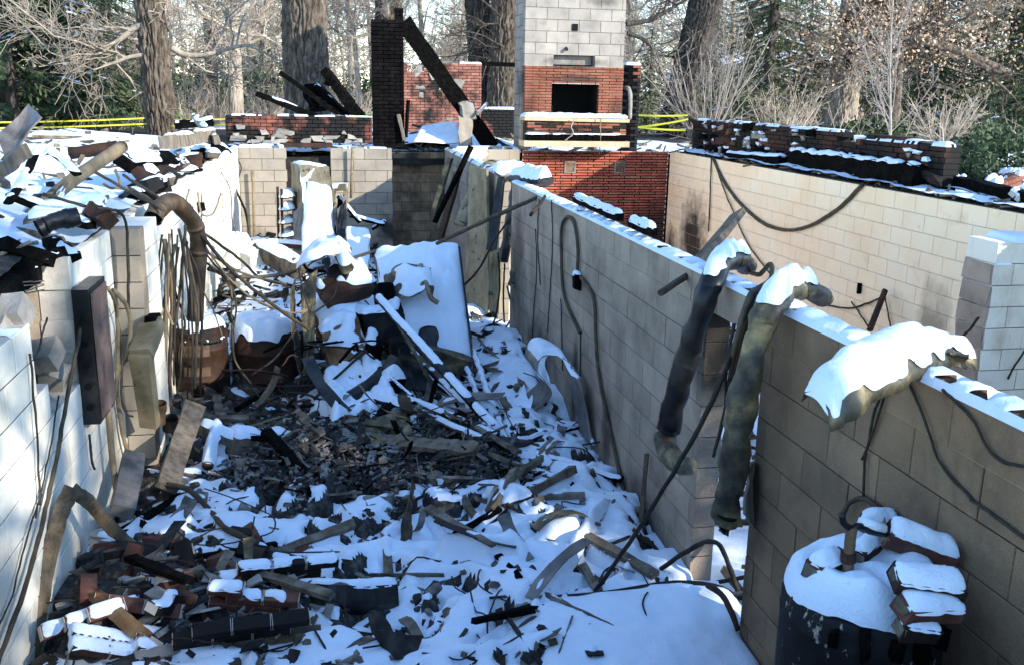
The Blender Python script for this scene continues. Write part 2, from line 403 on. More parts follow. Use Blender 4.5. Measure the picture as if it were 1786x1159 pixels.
mat_noise('rust', [(0.01428,0.007344,0.004896),(0.0408,0.01714,0.008976),(0.07752,0.0306,0.01428)], scale=4, rough=0.75, metal=0.25, bump=0.4, bscale=50, spec=0.4,
          stain=[((0.016,0.014,0.013), 3, 0.52, 0.64), ((0.27,0.20,0.13), 2.5, 0.66, 0.74)])
mat_noise('rust_orange', [(0.078,0.033,0.0132),(0.156,0.078,0.03),(0.204,0.15,0.078)], scale=5, rough=0.75, metal=0.2, bump=0.3, bscale=50, spec=0.4, stain=[((0.03,0.025,0.02), 3, 0.6, 0.72)])
mat_noise('enamel_black', [(0.010,0.010,0.011),(0.022,0.022,0.024)], scale=5, rough=0.7, metal=0.0, bump=0.3, bscale=30, spec=0.12,
          stain=[((0.42,0.36,0.31), 22, 0.60, 0.66, (1,1,0.45)), ((0.10,0.06,0.04), 4, 0.66, 0.8)])
mat_noise('pipe_brown', [(0.06,0.036,0.021),(0.12,0.078,0.045),(0.198,0.144,0.09)], scale=5, rough=0.6, metal=0.4, bump=0.3, bscale=30, spec=0.5, stain=[((0.035,0.027,0.02), 4, 0.58, 0.7)])
mat_noise('cable_tan', [(0.12,0.09,0.054),(0.216,0.174,0.108)], scale=12, rough=0.75, bump=0.3, bscale=80, rand=0.25)
mat_noise('cable_dark', [(0.0108,0.0096,0.0084),(0.045,0.0348,0.024)], scale=9, rough=0.75, bump=0.3, bscale=80, rand=0.25)
mat_noise('cable_brown', [(0.036,0.027,0.0168),(0.102,0.078,0.048)], scale=9, rough=0.75, bump=0.3, bscale=80, rand=0.25)
mat_noise('lath', [(0.03,0.024,0.018),(0.12,0.09,0.054),(0.21,0.162,0.096)], scale=7, rough=0.7, metal=0.2, bump=0.9, bscale=55, rand=0.2, bdist=0.01)
mat_noise('sheet_metal', [(0.06,0.057,0.054),(0.156,0.144,0.132),(0.24,0.222,0.198)], scale=4, rough=0.5, metal=0.3, bump=0.2, bscale=15, spec=0.5, stain=[((0.16,0.09,0.06), 3, 0.58, 0.72)])
mat_noise('scorched_paint', [(0.06,0.042,0.036),(0.13,0.092,0.08),(0.20,0.15,0.135)], scale=3, rough=0.6, bump=0.2, bscale=30, stain=[((0.02,0.016,0.014), 2, 0.56, 0.7)])
mat_noise('stone_slab', [(0.38,0.29,0.17),(0.52,0.42,0.27)], scale=5, rough=0.85, bump=0.3, bscale=40)
mat_noise('soot_hole_shade', [(0.00105,0.00105,0.00105),(0.0028,0.002625,0.00245)], scale=6, rough=0.9, bump=0.3)  # soot of the firebox, also the painted shade of open holes
mat_noise('bark_oak', [(0.02981,0.02391,0.01802),(0.09936,0.07866,0.05912),(0.1788,0.1448,0.1098)], scale=9, rough=0.95, bump=0.7, bscale=30, aniso=(1.2,1.2,0.4), bdist=0.02)
mat_noise('bark_dark', [(0.01843,0.01613,0.01382),(0.0576,0.04896,0.04032),(0.1094,0.09216,0.07488)], scale=9, rough=0.95, bump=0.7, bscale=30, aniso=(1.2,1.2,0.4), bdist=0.02)
mat_noise('bark_tan', [(0.1495,0.1265,0.09775),(0.2875,0.2415,0.1898),(0.391,0.3335,0.2645)], scale=5, rough=0.9, bump=0.5, bscale=20, aniso=(1,1,0.4))
mat_noise('twig', [(0.2025,0.1604,0.1181),(0.405,0.3291,0.2531),(0.5569,0.4725,0.3712)], scale=3, rough=0.9, bump=0, rand=0.15)
mat_noise('twig_pale', [(0.225,0.1875,0.15),(0.375,0.33,0.285)], scale=3, rough=0.9, bump=0)
mat_noise('needles', [(0.026,0.04875,0.026),(0.065,0.0975,0.0455),(0.1382,0.1543,0.065)], scale=3.5, rough=0.8, bump=0, rand=0.2)
mat_noise('needles_light', [(0.045,0.07,0.02),(0.10,0.13,0.045),(0.16,0.17,0.07)], scale=3.5, rough=0.8, bump=0, rand=0.2)
mat_noise('oak_leaf', [(0.2244,0.1372,0.08019),(0.4092,0.2881,0.1895),(0.5544,0.439,0.3208)], scale=2.0, rough=0.8, bump=0)
mat_noise('tape', [(0.527,0.498,0.03),(0.612,0.581,0.06)], scale=3, rough=0.45, bump=0)
mat_noise('tape_print', [(0.02,0.02,0.01),(0.03,0.03,0.02)], scale=3, rough=0.5, bump=0)
mat_noise('house_white', [(0.5,0.52,0.55),(0.6,0.62,0.65)], scale=1, rough=0.8, bump=0)
# ------------------------------------------------------------------ setting: ground, floors, slabs
XL, XI, XI2, XR = -1.56, 2.25, 2.40, 6.6         # faces of the three long walls
YF, ZT, CH, BL = 17.8, 2.44, 0.20333, 0.40667    # far wall, wall top, course height, block length
GZ = 1.95
def struct(name, mb, mat, smooth=False):
    return tag(mb.build(name, mat, None, smooth), kind='structure')
# one sheet of snowy ground out to the horizon, with the cellar left open
xs = [-900, -200, -60, -9, 14, 60, 200, 900]; ys = [-300, -60, -8, 1.2, 30, 60, 200, 1500]
g = MB()
V = [(x, y, GZ) for y in ys for x in xs]
F = []
for j in range(len(ys)-1):
    for i in range(len(xs)-1):
        if i == 3 and j == 3: continue
        F.append((j*8+i, j*8+i+1, (j+1)*8+i+1, (j+1)*8+i))
g.add(V, F)
struct('ground', g, MAT['ground_snow'])
g = MB(); g.lohi((-1.9, 1.2, -0.2), (7.4, 20.4, 0.0)); struct('cellar_floor', g, MAT['ash'])
g = MB(); g.lohi((-9, 1.2, 0.0), (-1.761, 4.9, 2.25)); g.lohi((-9, 4.9, 0.0), (-2.9, 6.6, 2.25)); g.lohi((-2.9, 4.9, 0.0), (-1.761, 6.6, 1.45)); g.lohi((-9, 6.6, 0.0), (-1.761, 30, 2.25)); struct('slab', g, MAT['mortar_dark'])
g = MB(); g.lohi((6.85, 1.2, 0.0), (14, 30, 2.25)); struct('slab', g, MAT['mortar_dark'])
g = MB(); g.lohi((-1.76, 18.02, 0.0), (1.28, 30, 2.25)); g.lohi((1.28, 20.12, 0.0), (2.5, 30, 2.25)); g.lohi((2.5, 18.02, 0.0), (6.85, 30, 2.25)); struct('slab', g, MAT['mortar_dark'])
g = MB(); g.lohi((-1.76, 1.2, 0.0), (6.85, 1.5, 1.95)); struct('retaining_wall', g, MAT['block_grey'])

# ------------------------------------------------------------------ masonry
_mesh_cache = {}
def chamfer_box(l, t, h, c=0.006):
    """Box with chamfered edges along the four faces seen: 24 vertices."""
    mb = MB(); a, b, d = l/2, t/2, h/2
    vs = []; 
    for sx in (-1, 1):
        for sy in (-1, 1):
            for sz in (-1, 1):
                vs += [(sx*a, sy*(b-c), sz*(d-c)), (sx*(a-c), sy*b, sz*(d-c)), (sx*(a-c), sy*(b-c), sz*d)]
    import bmesh
    bm = bmesh.new()
    for v in vs: bm.verts.new(v)
    r = bmesh.ops.convex_hull(bm, input=bm.verts)
    bmesh.ops.dissolve_limit(bm, angle_limit=0.01, verts=bm.verts, edges=bm.edges)
    bm.normal_update()
    mb.v = [tuple(v.co) for v in bm.verts]; bm.verts.index_update()
    mb.f = [tuple(v.index for v in f.verts) for f in bm.faces]
    bm.free()
    return mb
def hollow_block(l, t, h):
    """Concrete block open at the top over its two cores."""
    mb = MB(); a, b, d = l/2, t/2, h/2; w = 0.032
    mb.lohi((-a,-b,-d), (a,-b+w,d)); mb.lohi((-a,b-w,-d), (a,b,d))
    for x0, x1 in ((-a,-a+w), (-w/2,w/2), (a-w,a)): mb.lohi((x0,-b+w,-d), (x1,b-w,d))
    mb.lohi((-a+w,-b+w,-d), (-w/2,b-w,-d+0.04)); mb.lohi((w/2,-b+w,-d), (a-w,b-w,-d+0.04))
    return mb
def unit_mesh(kind, l, t, h, mat):
    k = (kind, round(l,3), round(t,3), round(h,4), mat)
    if k not in _mesh_cache:
        mb = hollow_block(l, t, h) if kind == 'hollow' else chamfer_box(l, t, h, 0.0025 if h > 0.1 else 0.002)
        _mesh_cache[k] = mb.mesh('concrete_block' if h > 0.1 else 'brick', MAT[mat])
    return _mesh_cache[k]
def masonry(th, axis, face, thick, s0, s1, z0, rows, mat, mortar, L=BL, H=CH, joint=0.007, openings=(), inset=0.004, piece='concrete_block', cap=295,
            jit=0.0015, hollow_top=False, ragged=None, matfn=None, seen=None, offs=0.5, side=1, drop=None, seed=1, twist=0.006, seam=True):
    """Running-bond wall of separate units, children of th. axis: direction the wall runs ('x' or 'y'); face: coordinate of the face seen;
    side: the wall's body lies at face + side*thick. ragged(s) gives the top height; openings: (s0, s1, z0, z1)."""
    r = random.Random(seed); units = []; mo = MB(); inset = max(inset, jit+0.001)
    for k in range(rows):
        za, zb = z0+k*H, z0+(k+1)*H; zc = (za+zb)/2
        cuts = sorted((o[0], o[1]) for o in openings if o[2] < zc < o[3])
        spans = []; c = s0
        for a, b in cuts:
            if a > c: spans.append((c, min(a, s1)))
            c = max(c, b)
        if c < s1: spans.append((c, s1))
        st = s0-L+((k % 2)*offs*L)
        n = int((s1-st)/L)+2
        for i in range(n):
            for a0, b0 in spans:
                a = max(st+i*L, a0); b = min(st+(i+1)*L, b0)
                if b-a < 0.045: continue
                sc = (a+b)/2
                if ragged and zc > ragged(sc): continue
                if drop and drop(sc, zc, r): continue
                units.append((a, b, za, zb, k, a < a0+1e-6, b > b0-1e-6))
    pri = []
    top_rows = {}
    for un in units:
        a, b, za, zb, k, ea, eb = un; sc, zc = (a+b)/2, (za+zb)/2
        p = (face, sc, zc) if axis == 'y' else (sc, face, zc)
        u, v = px(p); vis = -60 < u < 1850 and -60 < v < 1220 and (seen is None or seen(u, v))
        pri.append((not vis, (Vector(p)-Vector((0,0,CAMZ))).length, un))
    pri.sort(key=lambda q: (q[0], q[1]))
    rest = MB(); restmat = mat
    for n, (hid, dist, (a, b, za, zb, k, ea, eb)) in enumerate(pri):
        l = b-a-joint; sc, zc = (a+b)/2, (za+zb)/2
        top = hollow_top and k == rows-1 and l > 0.3
        m_ = matfn(sc, zc, r) if matfn else mat
        off = face+side*thick/2+r.uniform(-jit, jit)
        R = Matrix.Rotation(r.uniform(-twist, twist), 4, 'Z') @ Matrix.Rotation(r.uniform(-twist, twist)*0.5, 4, 'Y')
        if axis == 'y': mw = Matrix.Translation((off, sc, zc)) @ Matrix.Rotation(math.pi/2, 4, 'Z') @ R
        else: mw = Matrix.Translation((sc, off, zc)) @ R
        h = H-joint
        if n < cap and not hid:
            lq = round(l/0.02)*0.02 if l < L-joint-0.01 else L-joint
            o = link(piece, unit_mesh('hollow' if top else 'solid', lq, thick, h, m_), th, mw)
        else:
            src = chamfer_box(l, thick, h, 0.004) if (k+n) < 0 else None
            mb2 = MB().box((0,0,0), (l, thick, h))
            rest.add([mw @ Vector(q) for q in mb2.v], mb2.f)
        if seam:
            lo = [a-joint/2+0.0003, face+side*inset, za-joint/2+0.0003]; hi = [b+joint/2-0.0003, face+side*(thick-inset), zb-0.004 if k == rows-1 else zb+joint/2-0.0003]
            if top:
                mo.lohi(*[tuple(q) for q in ([min(p_, q_) for p_, q_ in zip(x_, y_)] if w_ == 0 else [max(p_, q_) for p_, q_ in zip(x_, y_)] for w_, (x_, y_) in ((0, ((a-joint/2, face+side*inset, za-joint/2), (a+joint/2, face+side*(thick-inset), zb-0.02))), (1, ((a-joint/2, face+side*inset, za-joint/2), (a+joint/2, face+side*(thick-inset), zb-0.02)))))]) if axis == 'x' else \
                mo.lohi((min(face+side*inset, face+side*(thick-inset)), a-joint/2, za-joint/2), (max(face+side*inset, face+side*(thick-inset)), a+joint/2, zb-0.02))
            else:
                y0, y1 = sorted((lo[1], hi[1])); lo[0] += joint+0.003 if ea else 0; hi[0] -= joint+0.003 if eb else 0
                if axis == 'x': mo.lohi((lo[0], y0, lo[2]), (hi[0], y1, hi[2]))
                else: mo.lohi((y0, lo[0], lo[2]), (y1, hi[0], hi[2]))
    if rest.v: tag(rest.build(piece, MAT[mat], th), kind='stuff')
    if mo.v: tag(mo.build('mortar', MAT[mortar], th), kind='stuff')

def snow_strip(th, axis, c0, c1, s0, s1, z, h=0.05, pitch=None, holes=0.0, seed=0, res=0.02, lump=0.5, gap=0.0, name='snow_cover', over=0.012):
    """Snow lying along a wall top between c0 and c1 (across) and s0 and s1 (along); sinks into the cores every pitch metres."""
    cs = np.arange(c0-over, c1+over+res*0.5, res); ss = np.arange(s0, s1, res)
    S, Cc = np.meshgrid(ss, cs)
    n = fbm(S, Cc, 0.35, 4, seed)
    e = np.minimum(Cc-(c0-over), (c1+over)-Cc); e = np.clip(e/0.05, 0, 1); ee = np.minimum(S-s0, s1-S); e = np.minimum(e, np.clip(ee/0.05, 0, 1))
    Z = z-0.008+h*np.sqrt(np.clip(e,0,1))*(1+lump*n)
    if pitch:
        ph = ((S-s0) % pitch)/pitch; core = np.clip(1-((ph-0.5)/0.30)**4, 0, 1)*np.clip(1-(np.abs(Cc-(c0+c1)/2)/0.062)**6, 0, 1)
        depth = holes*(0.8+0.9*fbm(np.floor((S-s0)/pitch)*7.7, 0*Cc+seed, 1.0, 2, seed+9))
        Z = Z-core*np.clip(depth, 0, 1)*0.12
    m = np.ones(Z.shape, bool)
    if pitch: m = ~((core > 0.6) & (depth > 0.52) & (fbm(S, Cc, 0.1, 2, seed+5) > -0.35))
    if gap: m = fbm(S, Cc, 0.16, 4, seed+31) > gap-0.5
    X, Y = (Cc, S) if axis == 'y' else (S, Cc)
    if axis == 'y': X, Y, Z, m = X.T, Y.T, Z.T, m.T
    return tag(field(name, X, Y, Z, MAT['snow'], m, th), kind='stuff')

# left wall, near stretch, with its window opening (white paint)
t = thing('basement_wall', 'white painted block wall with the broken window gap, nearest on the left', 'wall', (XL-0.1, 5, 0))
masonry(t, 'y', XL, 0.2, 3.0, 7.44, 0, 12, 'block_white', 'mortar_light', side=-1, seed=3, hollow_top=True, inset=0.004,
        openings=[(5.33, 6.22, 1.83, 9), (5.55, 6.22, 1.63, 1.84), (2.9, 5.33, 2.24, 9)])
snow_strip(t, 'y', XL-0.2, XL, 3.0, 5.2, 2.237, 0.02, seed=4, gap=0.55)
# left wall, far stretch with two piers
t = thing('basement_wall', 'sunlit white block wall with piers, hung with burnt cables, far left', 'wall', (XL-0.1, 12, 0))
masonry(t, 'y', XL, 0.2, 7.66, 17.78, 0, 12, 'block_white', 'mortar_light', side=-1, seed=5, openings=[(8.45, 9.0, 0, 2.03)])
t2 = thing('wall_pier', 'square grey block pier standing out of the left wall behind the fuse box', 'pier', (XL, 7.55, 0))
masonry(t2, 'x', 7.45, 0.2, -1.77, -1.35, 0, 12, 'block_far', 'mortar', side=1, seed=6)
masonry(t2, 'y', -1.352, 0.2, 7.66, 8.2, 0, 12, 'block_white', 'mortar_light', side=-1, seed=16)
t2 = thing('wall_pier', 'shallow white pier at the far end of the left wall', 'pier', (XL, 16, 0))
masonry(t2, 'y', -1.46, 0.09, 15.6, 17.77, 0, 12, 'block_white', 'mortar_light', side=-1, seed=7)
snow_strip(t2, 'y', -1.56, -1.46, 15.6, 17.78, ZT, 0.05, seed=9)

# interior wall: near stretch right of the doorway, far stretch with the lintel over it, last stretch by the far wall
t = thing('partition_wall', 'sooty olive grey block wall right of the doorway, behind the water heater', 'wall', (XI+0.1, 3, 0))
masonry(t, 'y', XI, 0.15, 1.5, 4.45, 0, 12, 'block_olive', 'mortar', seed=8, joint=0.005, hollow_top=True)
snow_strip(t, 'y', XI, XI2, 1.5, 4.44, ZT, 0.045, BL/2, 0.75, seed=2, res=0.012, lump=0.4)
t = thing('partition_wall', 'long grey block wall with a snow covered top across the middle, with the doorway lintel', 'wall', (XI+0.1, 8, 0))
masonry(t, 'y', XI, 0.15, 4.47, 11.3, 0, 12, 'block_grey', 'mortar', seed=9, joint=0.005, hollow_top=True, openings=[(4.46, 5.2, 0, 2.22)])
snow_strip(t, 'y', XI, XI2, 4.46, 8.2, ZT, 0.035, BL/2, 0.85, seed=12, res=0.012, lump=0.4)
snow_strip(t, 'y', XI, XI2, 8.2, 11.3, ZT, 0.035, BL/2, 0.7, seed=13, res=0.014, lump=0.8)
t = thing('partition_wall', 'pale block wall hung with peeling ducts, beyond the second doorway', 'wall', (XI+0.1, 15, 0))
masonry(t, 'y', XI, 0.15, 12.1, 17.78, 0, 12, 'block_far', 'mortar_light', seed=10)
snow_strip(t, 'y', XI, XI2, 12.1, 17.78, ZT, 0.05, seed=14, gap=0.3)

mb = MB(); mb.lohi((2.4005, 1.55, 0.0), (2.4075, 4.43, 2.43)); mb.lohi((2.4005, 5.22, 0.0), (2.4075, 11.28, 2.43)); mb.lohi((2.4005, 12.12, 0.0), (2.4075, 17.55, 2.43))
o = tag(mb.build('bounce_face', MAT['block_cream'], bpy.data.objects['partition_wall']), kind='stuff')  # cream layer added out of view to bounce warm light onto the right wall
# far wall of the left room: grey pieces either side of a window gap
t = thing('end_wall', 'pale grey block wall with a window gap at the far end', 'wall', (0, YF+0.1, 0))
masonry(t, 'x', YF, 0.2, -1.46, 1.28, 0, 12, 'block_far', 'mortar', seed=11, openings=[(-0.62, 0.16, 1.62, 9)])
snow_strip(t, 'x', YF, YF+0.2, -1.46, -0.64, ZT, 0.06, seed=15, gap=0.2)
snow_strip(t, 'x', YF, YF+0.2, 0.2, 1.2, ZT, 0.03, seed=16, gap=0.45)
t = thing('end_wall', 'scorched brown block wall deep in the recess', 'wall', (1.8, 20, 0))
masonry(t, 'x', 19.9, 0.2, 1.0, 2.7, 0, 11, 'block_burnt', 'mortar_dark', seed=12)
t.name = 'recess_wall'
t = thing('recess_wall', 'narrow scorched side wall of the recess', 'wall', (1.2, 19, 0))
masonry(t, 'y', 1.2, 0.08, 18.02, 19.88, 0, 11, 'block_burnt', 'mortar_dark', seed=13, side=-1)
mb = MB(); mb.lohi((1.3, 19.72, 2.0), (2.5, 19.9, 2.12)); tag(mb.build('steel_lintel', MAT['duct_dark']), 'dark steel lintel over the scorched recess', 'lintel')
t = thing('end_wall', 'short cream block wall between the partition and the fireplace', 'wall', (3.1, YF, 0))
masonry(t, 'x', YF-0.02, 0.2, 2.46, 3.68, 0, 12, 'block_cream', 'mortar_cream', seed=14)
snow_strip(t, 'x', YF-0.02, YF+0.18, 2.46, 3.68, ZT, 0.05, seed=18, gap=0.2)

# right wall (cream) and the stub wall by the right edge
t = thing('basement_wall', 'long cream painted block wall with a sagging cable along the right', 'wall', (XR+0.1, 12, 0))
masonry(t, 'y', XR, 0.2, 5.0, 17.58, 0, 12, 'block_cream', 'mortar_cream', seed=15, cap=298, inset=0.0015, joint=0.004, jit=0.0005, twist=0.001)
soot_dark_spot(MAT['block_cream'], [(6.6, 16.2, 0.9, 0.5, 0.9, 1.15, 0.97), (6.6, 17.3, 0.5, 0.5, 0.5, 0.7, 0.9), (6.6, 9.1, 0.9, 0.5, 0.40, 0.9, 0.6)], (0.02,0.012,0.008))
t = thing('stub_wall', 'broken end of a white painted block wall at the right edge', 'wall', (6.2, 7.7, 0))
def st_rag(s): return 2.44
masonry(t, 'x', 7.55, 0.42, 6.04, 6.59, 0, 11, 'block_white', 'mortar_light', seed=17,
        drop=lambda s, z, r: z > 2.03 and s < 6.22)
for k in range(10):
    mb = MB(); mb.box((6.033, 7.76, (k+0.5)*CH), (0.02, 0.395, CH-0.012), None, 0.06); mb.build('raw_end', MAT['block_grey'], t)
snow_strip(t, 'x', 7.55, 7.97, 6.22, 6.58, 11*CH, 0.06, seed=19)
snow_strip(t, 'x', 7.55, 7.97, 6.05, 6.23, 10*CH, 0.05, seed=20)

# fireplace wall and chimney
YB = 17.6
t = thing('fireplace_wall', 'long thin red brick wall below the hearth', 'wall', (5.2, YB, 0))
masonry(t, 'x', YB, 0.1, 3.70, 6.58, 2.43-47*0.0517, 47, 'brick_fire', 'mortar_white', L=0.318, H=0.0517, joint=0.017, piece='brick', seed=21, cap=299, inset=0.003, jit=0.001,
        seen=lambda u, v: v < 415 and (v < 345+0.46*(u-951)+6), offs=0.33)
for cx_, lab in ((at(994, 292, y=YB).x, 'left'), (at(1081, 293, y=YB).x, 'right')):
    zc = at(994, 292, y=YB).z
    ad = thing('ash_hatch', 'square iron ash hatch with a white frame, %s' % ('nearer the partition wall' if lab == 'left' else 'nearer the cream wall'), 'ash hatch', (cx_, YB-0.01, zc), 'ash hatches below the hearth')
    mb = MB(); w = 0.11
    for a, b in (((-w,-w),(-w+0.025,w)), ((w-0.025,-w),(w,w)), ((-w+0.025,-w),(w-0.025,-w+0.025)), ((-w+0.025,w-0.025),(w-0.025,w))):
        mb.lohi((cx_+a[0], YB-0.02, zc+a[1]), (cx_+b[0], YB-0.002, zc+b[1]))
    mb.build('frame', MAT['sheet_metal'], ad)
    mb = MB(); mb.lohi((cx_-0.083, YB-0.012, zc-0.083), (cx_+0.083, YB-0.003, zc+0.083)); mb.build('door', MAT['pipe_brown'], ad)
t = thing('chimney', 'tall whitewashed block chimney over an orange brick fireplace', 'chimney', (4.6, 17.8, 2.44))
CX0, CX1 = at(916, 60, y=YB).x, at(1091, 60, y=YB).x
zb0 = at(1000, 116, y=YB).z; zf0, zf1 = at(1000, 197, y=YB).z, at(1000, 144, y=YB).z; fx0, fx1 = at(962, 170, y=YB).x, at(1043, 170, y=YB).x
nx0, nx1 = at(966, 105, y=YB).x, at(1038, 105, y=YB).x
masonry(t, 'x', YB+0.03, 0.2, CX0, CX1, zb0, 14, 'block_chimney', 'mortar_chimney', seed=22, twist=0.002, openings=[(nx0, nx1, zb0, zb0+0.2)], inset=0.003)
masonry(t, 'y', CX0-0.002, 0.2, YB+0.24, YB+0.9, 2.44, 22, 'block_chimney', 'mortar_chimney', seed=23, side=1)
mb = MB(); mb.lohi((CX0+0.21, YB+0.24, zf1+0.12), (CX1-0.01, YB+0.9, zb0+14*CH-0.02)); mb.lohi((CX0+0.21, YB+0.24, 2.5), (CX1-0.01, YB+0.9, zf0-0.29)); mb.lohi((CX0+0.21, YB+0.24, zf0-0.285), (fx0-0.03, YB+0.9, zf1+0.115)); mb.lohi((fx1+0.03, YB+0.24, zf0-0.285), (CX1-0.01, YB+0.9, zf1+0.115)); mb.build('core', MAT['mortar_dark'], t)
mb = MB(); mb.lohi((nx0+0.02, YB+0.18, zb0+0.03), (nx1-0.02, YB+0.22, zb0+0.19)); mb.build('damper', MAT['sheet_metal'], t)
zbr = zf0-0.2; nr = int((zb0-zbr)/0.0517)
masonry(t, 'x', YB-0.02, 0.1, CX0+0.005, CX1-0.005, zb0-nr*0.0517, nr, 'brick_orange', 'mortar_light', L=0.27, H=0.0517, joint=0.011, piece='brick', seed=24, cap=280, openings=[(fx0, fx1, zf0-0.3, zf1)], jit=0.003, inset=0.004)
mb = MB()
mb.lohi((fx0-0.02, YB+0.08, zf0-0.25), (fx0, YB+0.7, zf1+0.1)); mb.lohi((fx1, YB+0.08, zf0-0.25), (fx1+0.02, YB+0.7, zf1+0.1))
mb.lohi((fx0, YB+0.68, zf0-0.25), (fx1, YB+0.7, zf1+0.1)); mb.lohi((fx0, YB+0.08, zf1+0.001), (fx1, YB+0.68, zf1+0.1)); mb.lohi((fx0, YB+0.08, zf0-0.27), (fx1, YB+0.68, zf0-0.04))
mb.build('firebox', MAT['soot_hole_shade'], t)
YH = 17.2
hz0, hz1 = at(1000, 213, y=YH).z, at(1000, 204, y=YH).z
hx0, hx1 = at(915, 208, y=YH).x, at(1095, 210, y=YH).x
mb = MB(); mb.beam((hx0, YB-0.2, (hz0+hz1)/2), (hx1+0.03, YB-0.2, (hz0+hz1)/2-0.015), 0.44, 0.06, n=8, jit=0.03); mb.build('hearth_slab', MAT['stone_slab'], t)
sn = MB().lohi((hx0, YH-0.02, hz1-0.02), (hx1, YB-0.02, hz1+0.0)); snow_on(sn, 0.055, 0.018, parent=t, seed=5, name='snow_cover', cover=0.72)
bz0 = at(1000, 233, y=YH).z; nb = int((hz0-bz0)/0.0517)+1
masonry(t, 'x', YH+0.03, 0.1, hx0+0.06, hx1-0.01, hz0-0.012-nb*0.0517, nb, 'brick_orange', 'mortar_light', L=0.27, H=0.0517, joint=0.011, piece='brick', seed=25, jit=0.003, inset=0.004,
        matfn=lambda s, z, r: 'brick_orange' if r.random() < 0.45 else 'brick_brown')
mb = MB(); mb.lohi((hx0+0.05, YH+0.135, bz0-0.25), (hx1-0.02, YB-0.03, hz0-0.035)); mb.build('hearth_core', MAT['mortar_dark'], t)
cz0, cz1 = at(1000, 246, y=YH).z, at(1000, 235, y=YH).z
mb = MB()
for k in range(26):
    a = hx0+0.06+(hx1-hx0-0.1)*k/26
    mb.beam((a, YH+0.02, (cz0+cz1)/2+rng.uniform(-.008,.008)), (a+(hx1-hx0-0.1)/26*0.96, YH+0.02, (cz0+cz1)/2), 0.11+rng.uniform(-.02,.02), cz1-cz0-rng.uniform(0,.02), n=2, jit=0.12)
mb.build('charred_ledge', MAT['char'], t)
mb = MB(); mb.lohi((hx0+0.03, YH-0.05, cz1+0.005), (hx1-0.03, YH+0.05, cz1+0.012)); snow_on(mb, 0.012, 0.012, parent=t, seed=8, cover=0.5)
tz0 = at(1000, 256, y=YH).z
mb = MB(); mb.beam((hx0-0.02, (YH+YB)/2-0.06, (tz0+cz0)/2), (hx1+0.02, (YH+YB)/2-0.06, (tz0+cz0)/2), YB-YH+0.1, cz0-tz0, n=8, jit=0.02); mb.build('hearth_base', MAT['stone_slab'], t)
mb = MB(); hp = at(1003, 48, y=YB+0.02)
mb.lohi((hp.x-0.055, YB+0.012, hp.z-0.06), (hp.x+0.055, YB+0.027, hp.z+0.06)); mb.build('flue_hole_shade', MAT['soot_hole_shade'], t)  # flat black plate painted as the shade of a hole
hp = at(988, 84, y=YB+0.02); mb = MB(); mb.tube([(hp.x, YB+0.05, hp.z), (hp.x-0.01, YB-0.05, hp.z-0.03)], 0.03, 7); mb.build('wall_plug', MAT['mortar_dark'], t)

# ruined brickwork on the far side
t = thing('brick_column', 'tall soot black brick column at the corner of the far wall', 'column', (1.25, 18.1, 2.44))
c0, c1 = at(649, 120, y=18.0).x, at(705, 120, y=18.0).x; ct = at(676, 28, y=18.0).z
masonry(t, 'x', 18.0, 0.3, c0, c1, 2.47, int((ct-2.47)/0.068), 'brick_black', 'mortar_black', L=0.205, H=0.068, piece='brick', seed=31, joint=0.011, jit=0.006, offs=0.5, cap=200)
masonry(t, 'x', 18.0, 0.2, c1-0.16, c1, 2.47+int((ct-2.47)/0.068)*0.068, 3, 'brick_black', 'mortar_black', L=0.16, H=0.068, piece='brick', seed=32, joint=0.011, jit=0.008)
t = thing('brick_wall', 'low scorched brick wall on top of the far wall, left of the black column', 'wall', (-0.4, 18.1, 2.44))
w0 = at(393, 225, y=18.0).x
masonry(t, 'x', 18.02, 0.2, w0, c0-0.01, 2.52, 7, 'brick_sooty', 'mortar_black', L=0.205, H=0.068, piece='brick', seed=33, joint=0.011, jit=0.006, cap=295)
for k in range(22):
    p = at(rng.uniform(400, 640), 248-26*rng.random()**2, y=17.97)
    mb = MB(); mb.box((p.x, 17.985, p.z), (rng.uniform(.06,.26), 0.06, rng.uniform(.04,.10)), None, 0.35); mb.build('plaster_scab', MAT['plaster'], t)
snow_strip(t, 'x', 18.02, 18.22, w0, c0, 2.52+7*0.068, 0.03, seed=22, gap=0.45)
mb = MB(); mb.lohi((-0.72, 17.82, 2.445), (0.2, 17.98, 2.52)); tag(mb.build('steel_lintel', MAT['rust']), 'rusty red steel lintel over the far window gap', 'lintel')
t = thing('brick_wall', 'ragged red brick wall with scorch marks at the back of the house', 'wall', (3, 24.1, 2.3))
r0, r1 = at(703, 150, y=24).x, at(840, 150, y=24).x; rz = at(770, 108, y=24).z
masonry(t, 'x', 24.0, 0.2, r0, r1, 2.28, int((rz-2.28)/0.072), 'brick_back', 'mortar_light', L=0.21, H=0.072, piece='brick', seed=34, joint=0.012, jit=0.008, cap=298,
        drop=lambda s, z, r: (z > rz-0.25 and fbm(np.array([s*1.0]), np.array([0.0]), 0.35, 2, 3)[0] > 0.35))
snow_strip(t, 'x', 24.0, 24.2, r0, r1, 2.28+int((rz-2.28)/0.072)*0.072, 0.05, seed=24, gap=0.35)
for k in range(10):
    p = at(rng.uniform(715, 838), rng.uniform(112, 215), y=23.97)
    mb = MB(); mb.box((p.x, 23.985, p.z), (rng.uniform(.08,.25), 0.05, rng.uniform(.08,.22)), None, 0.35); mb.build('plaster_scab', MAT['plaster'], t)
t = thing('brick_wall', 'low blackened brick wall between the oaks and the chimney', 'wall', (4.5, 24.1, 2.3))
q1 = at(906, 150, y=24).x; qz = at(870, 186, y=24).z
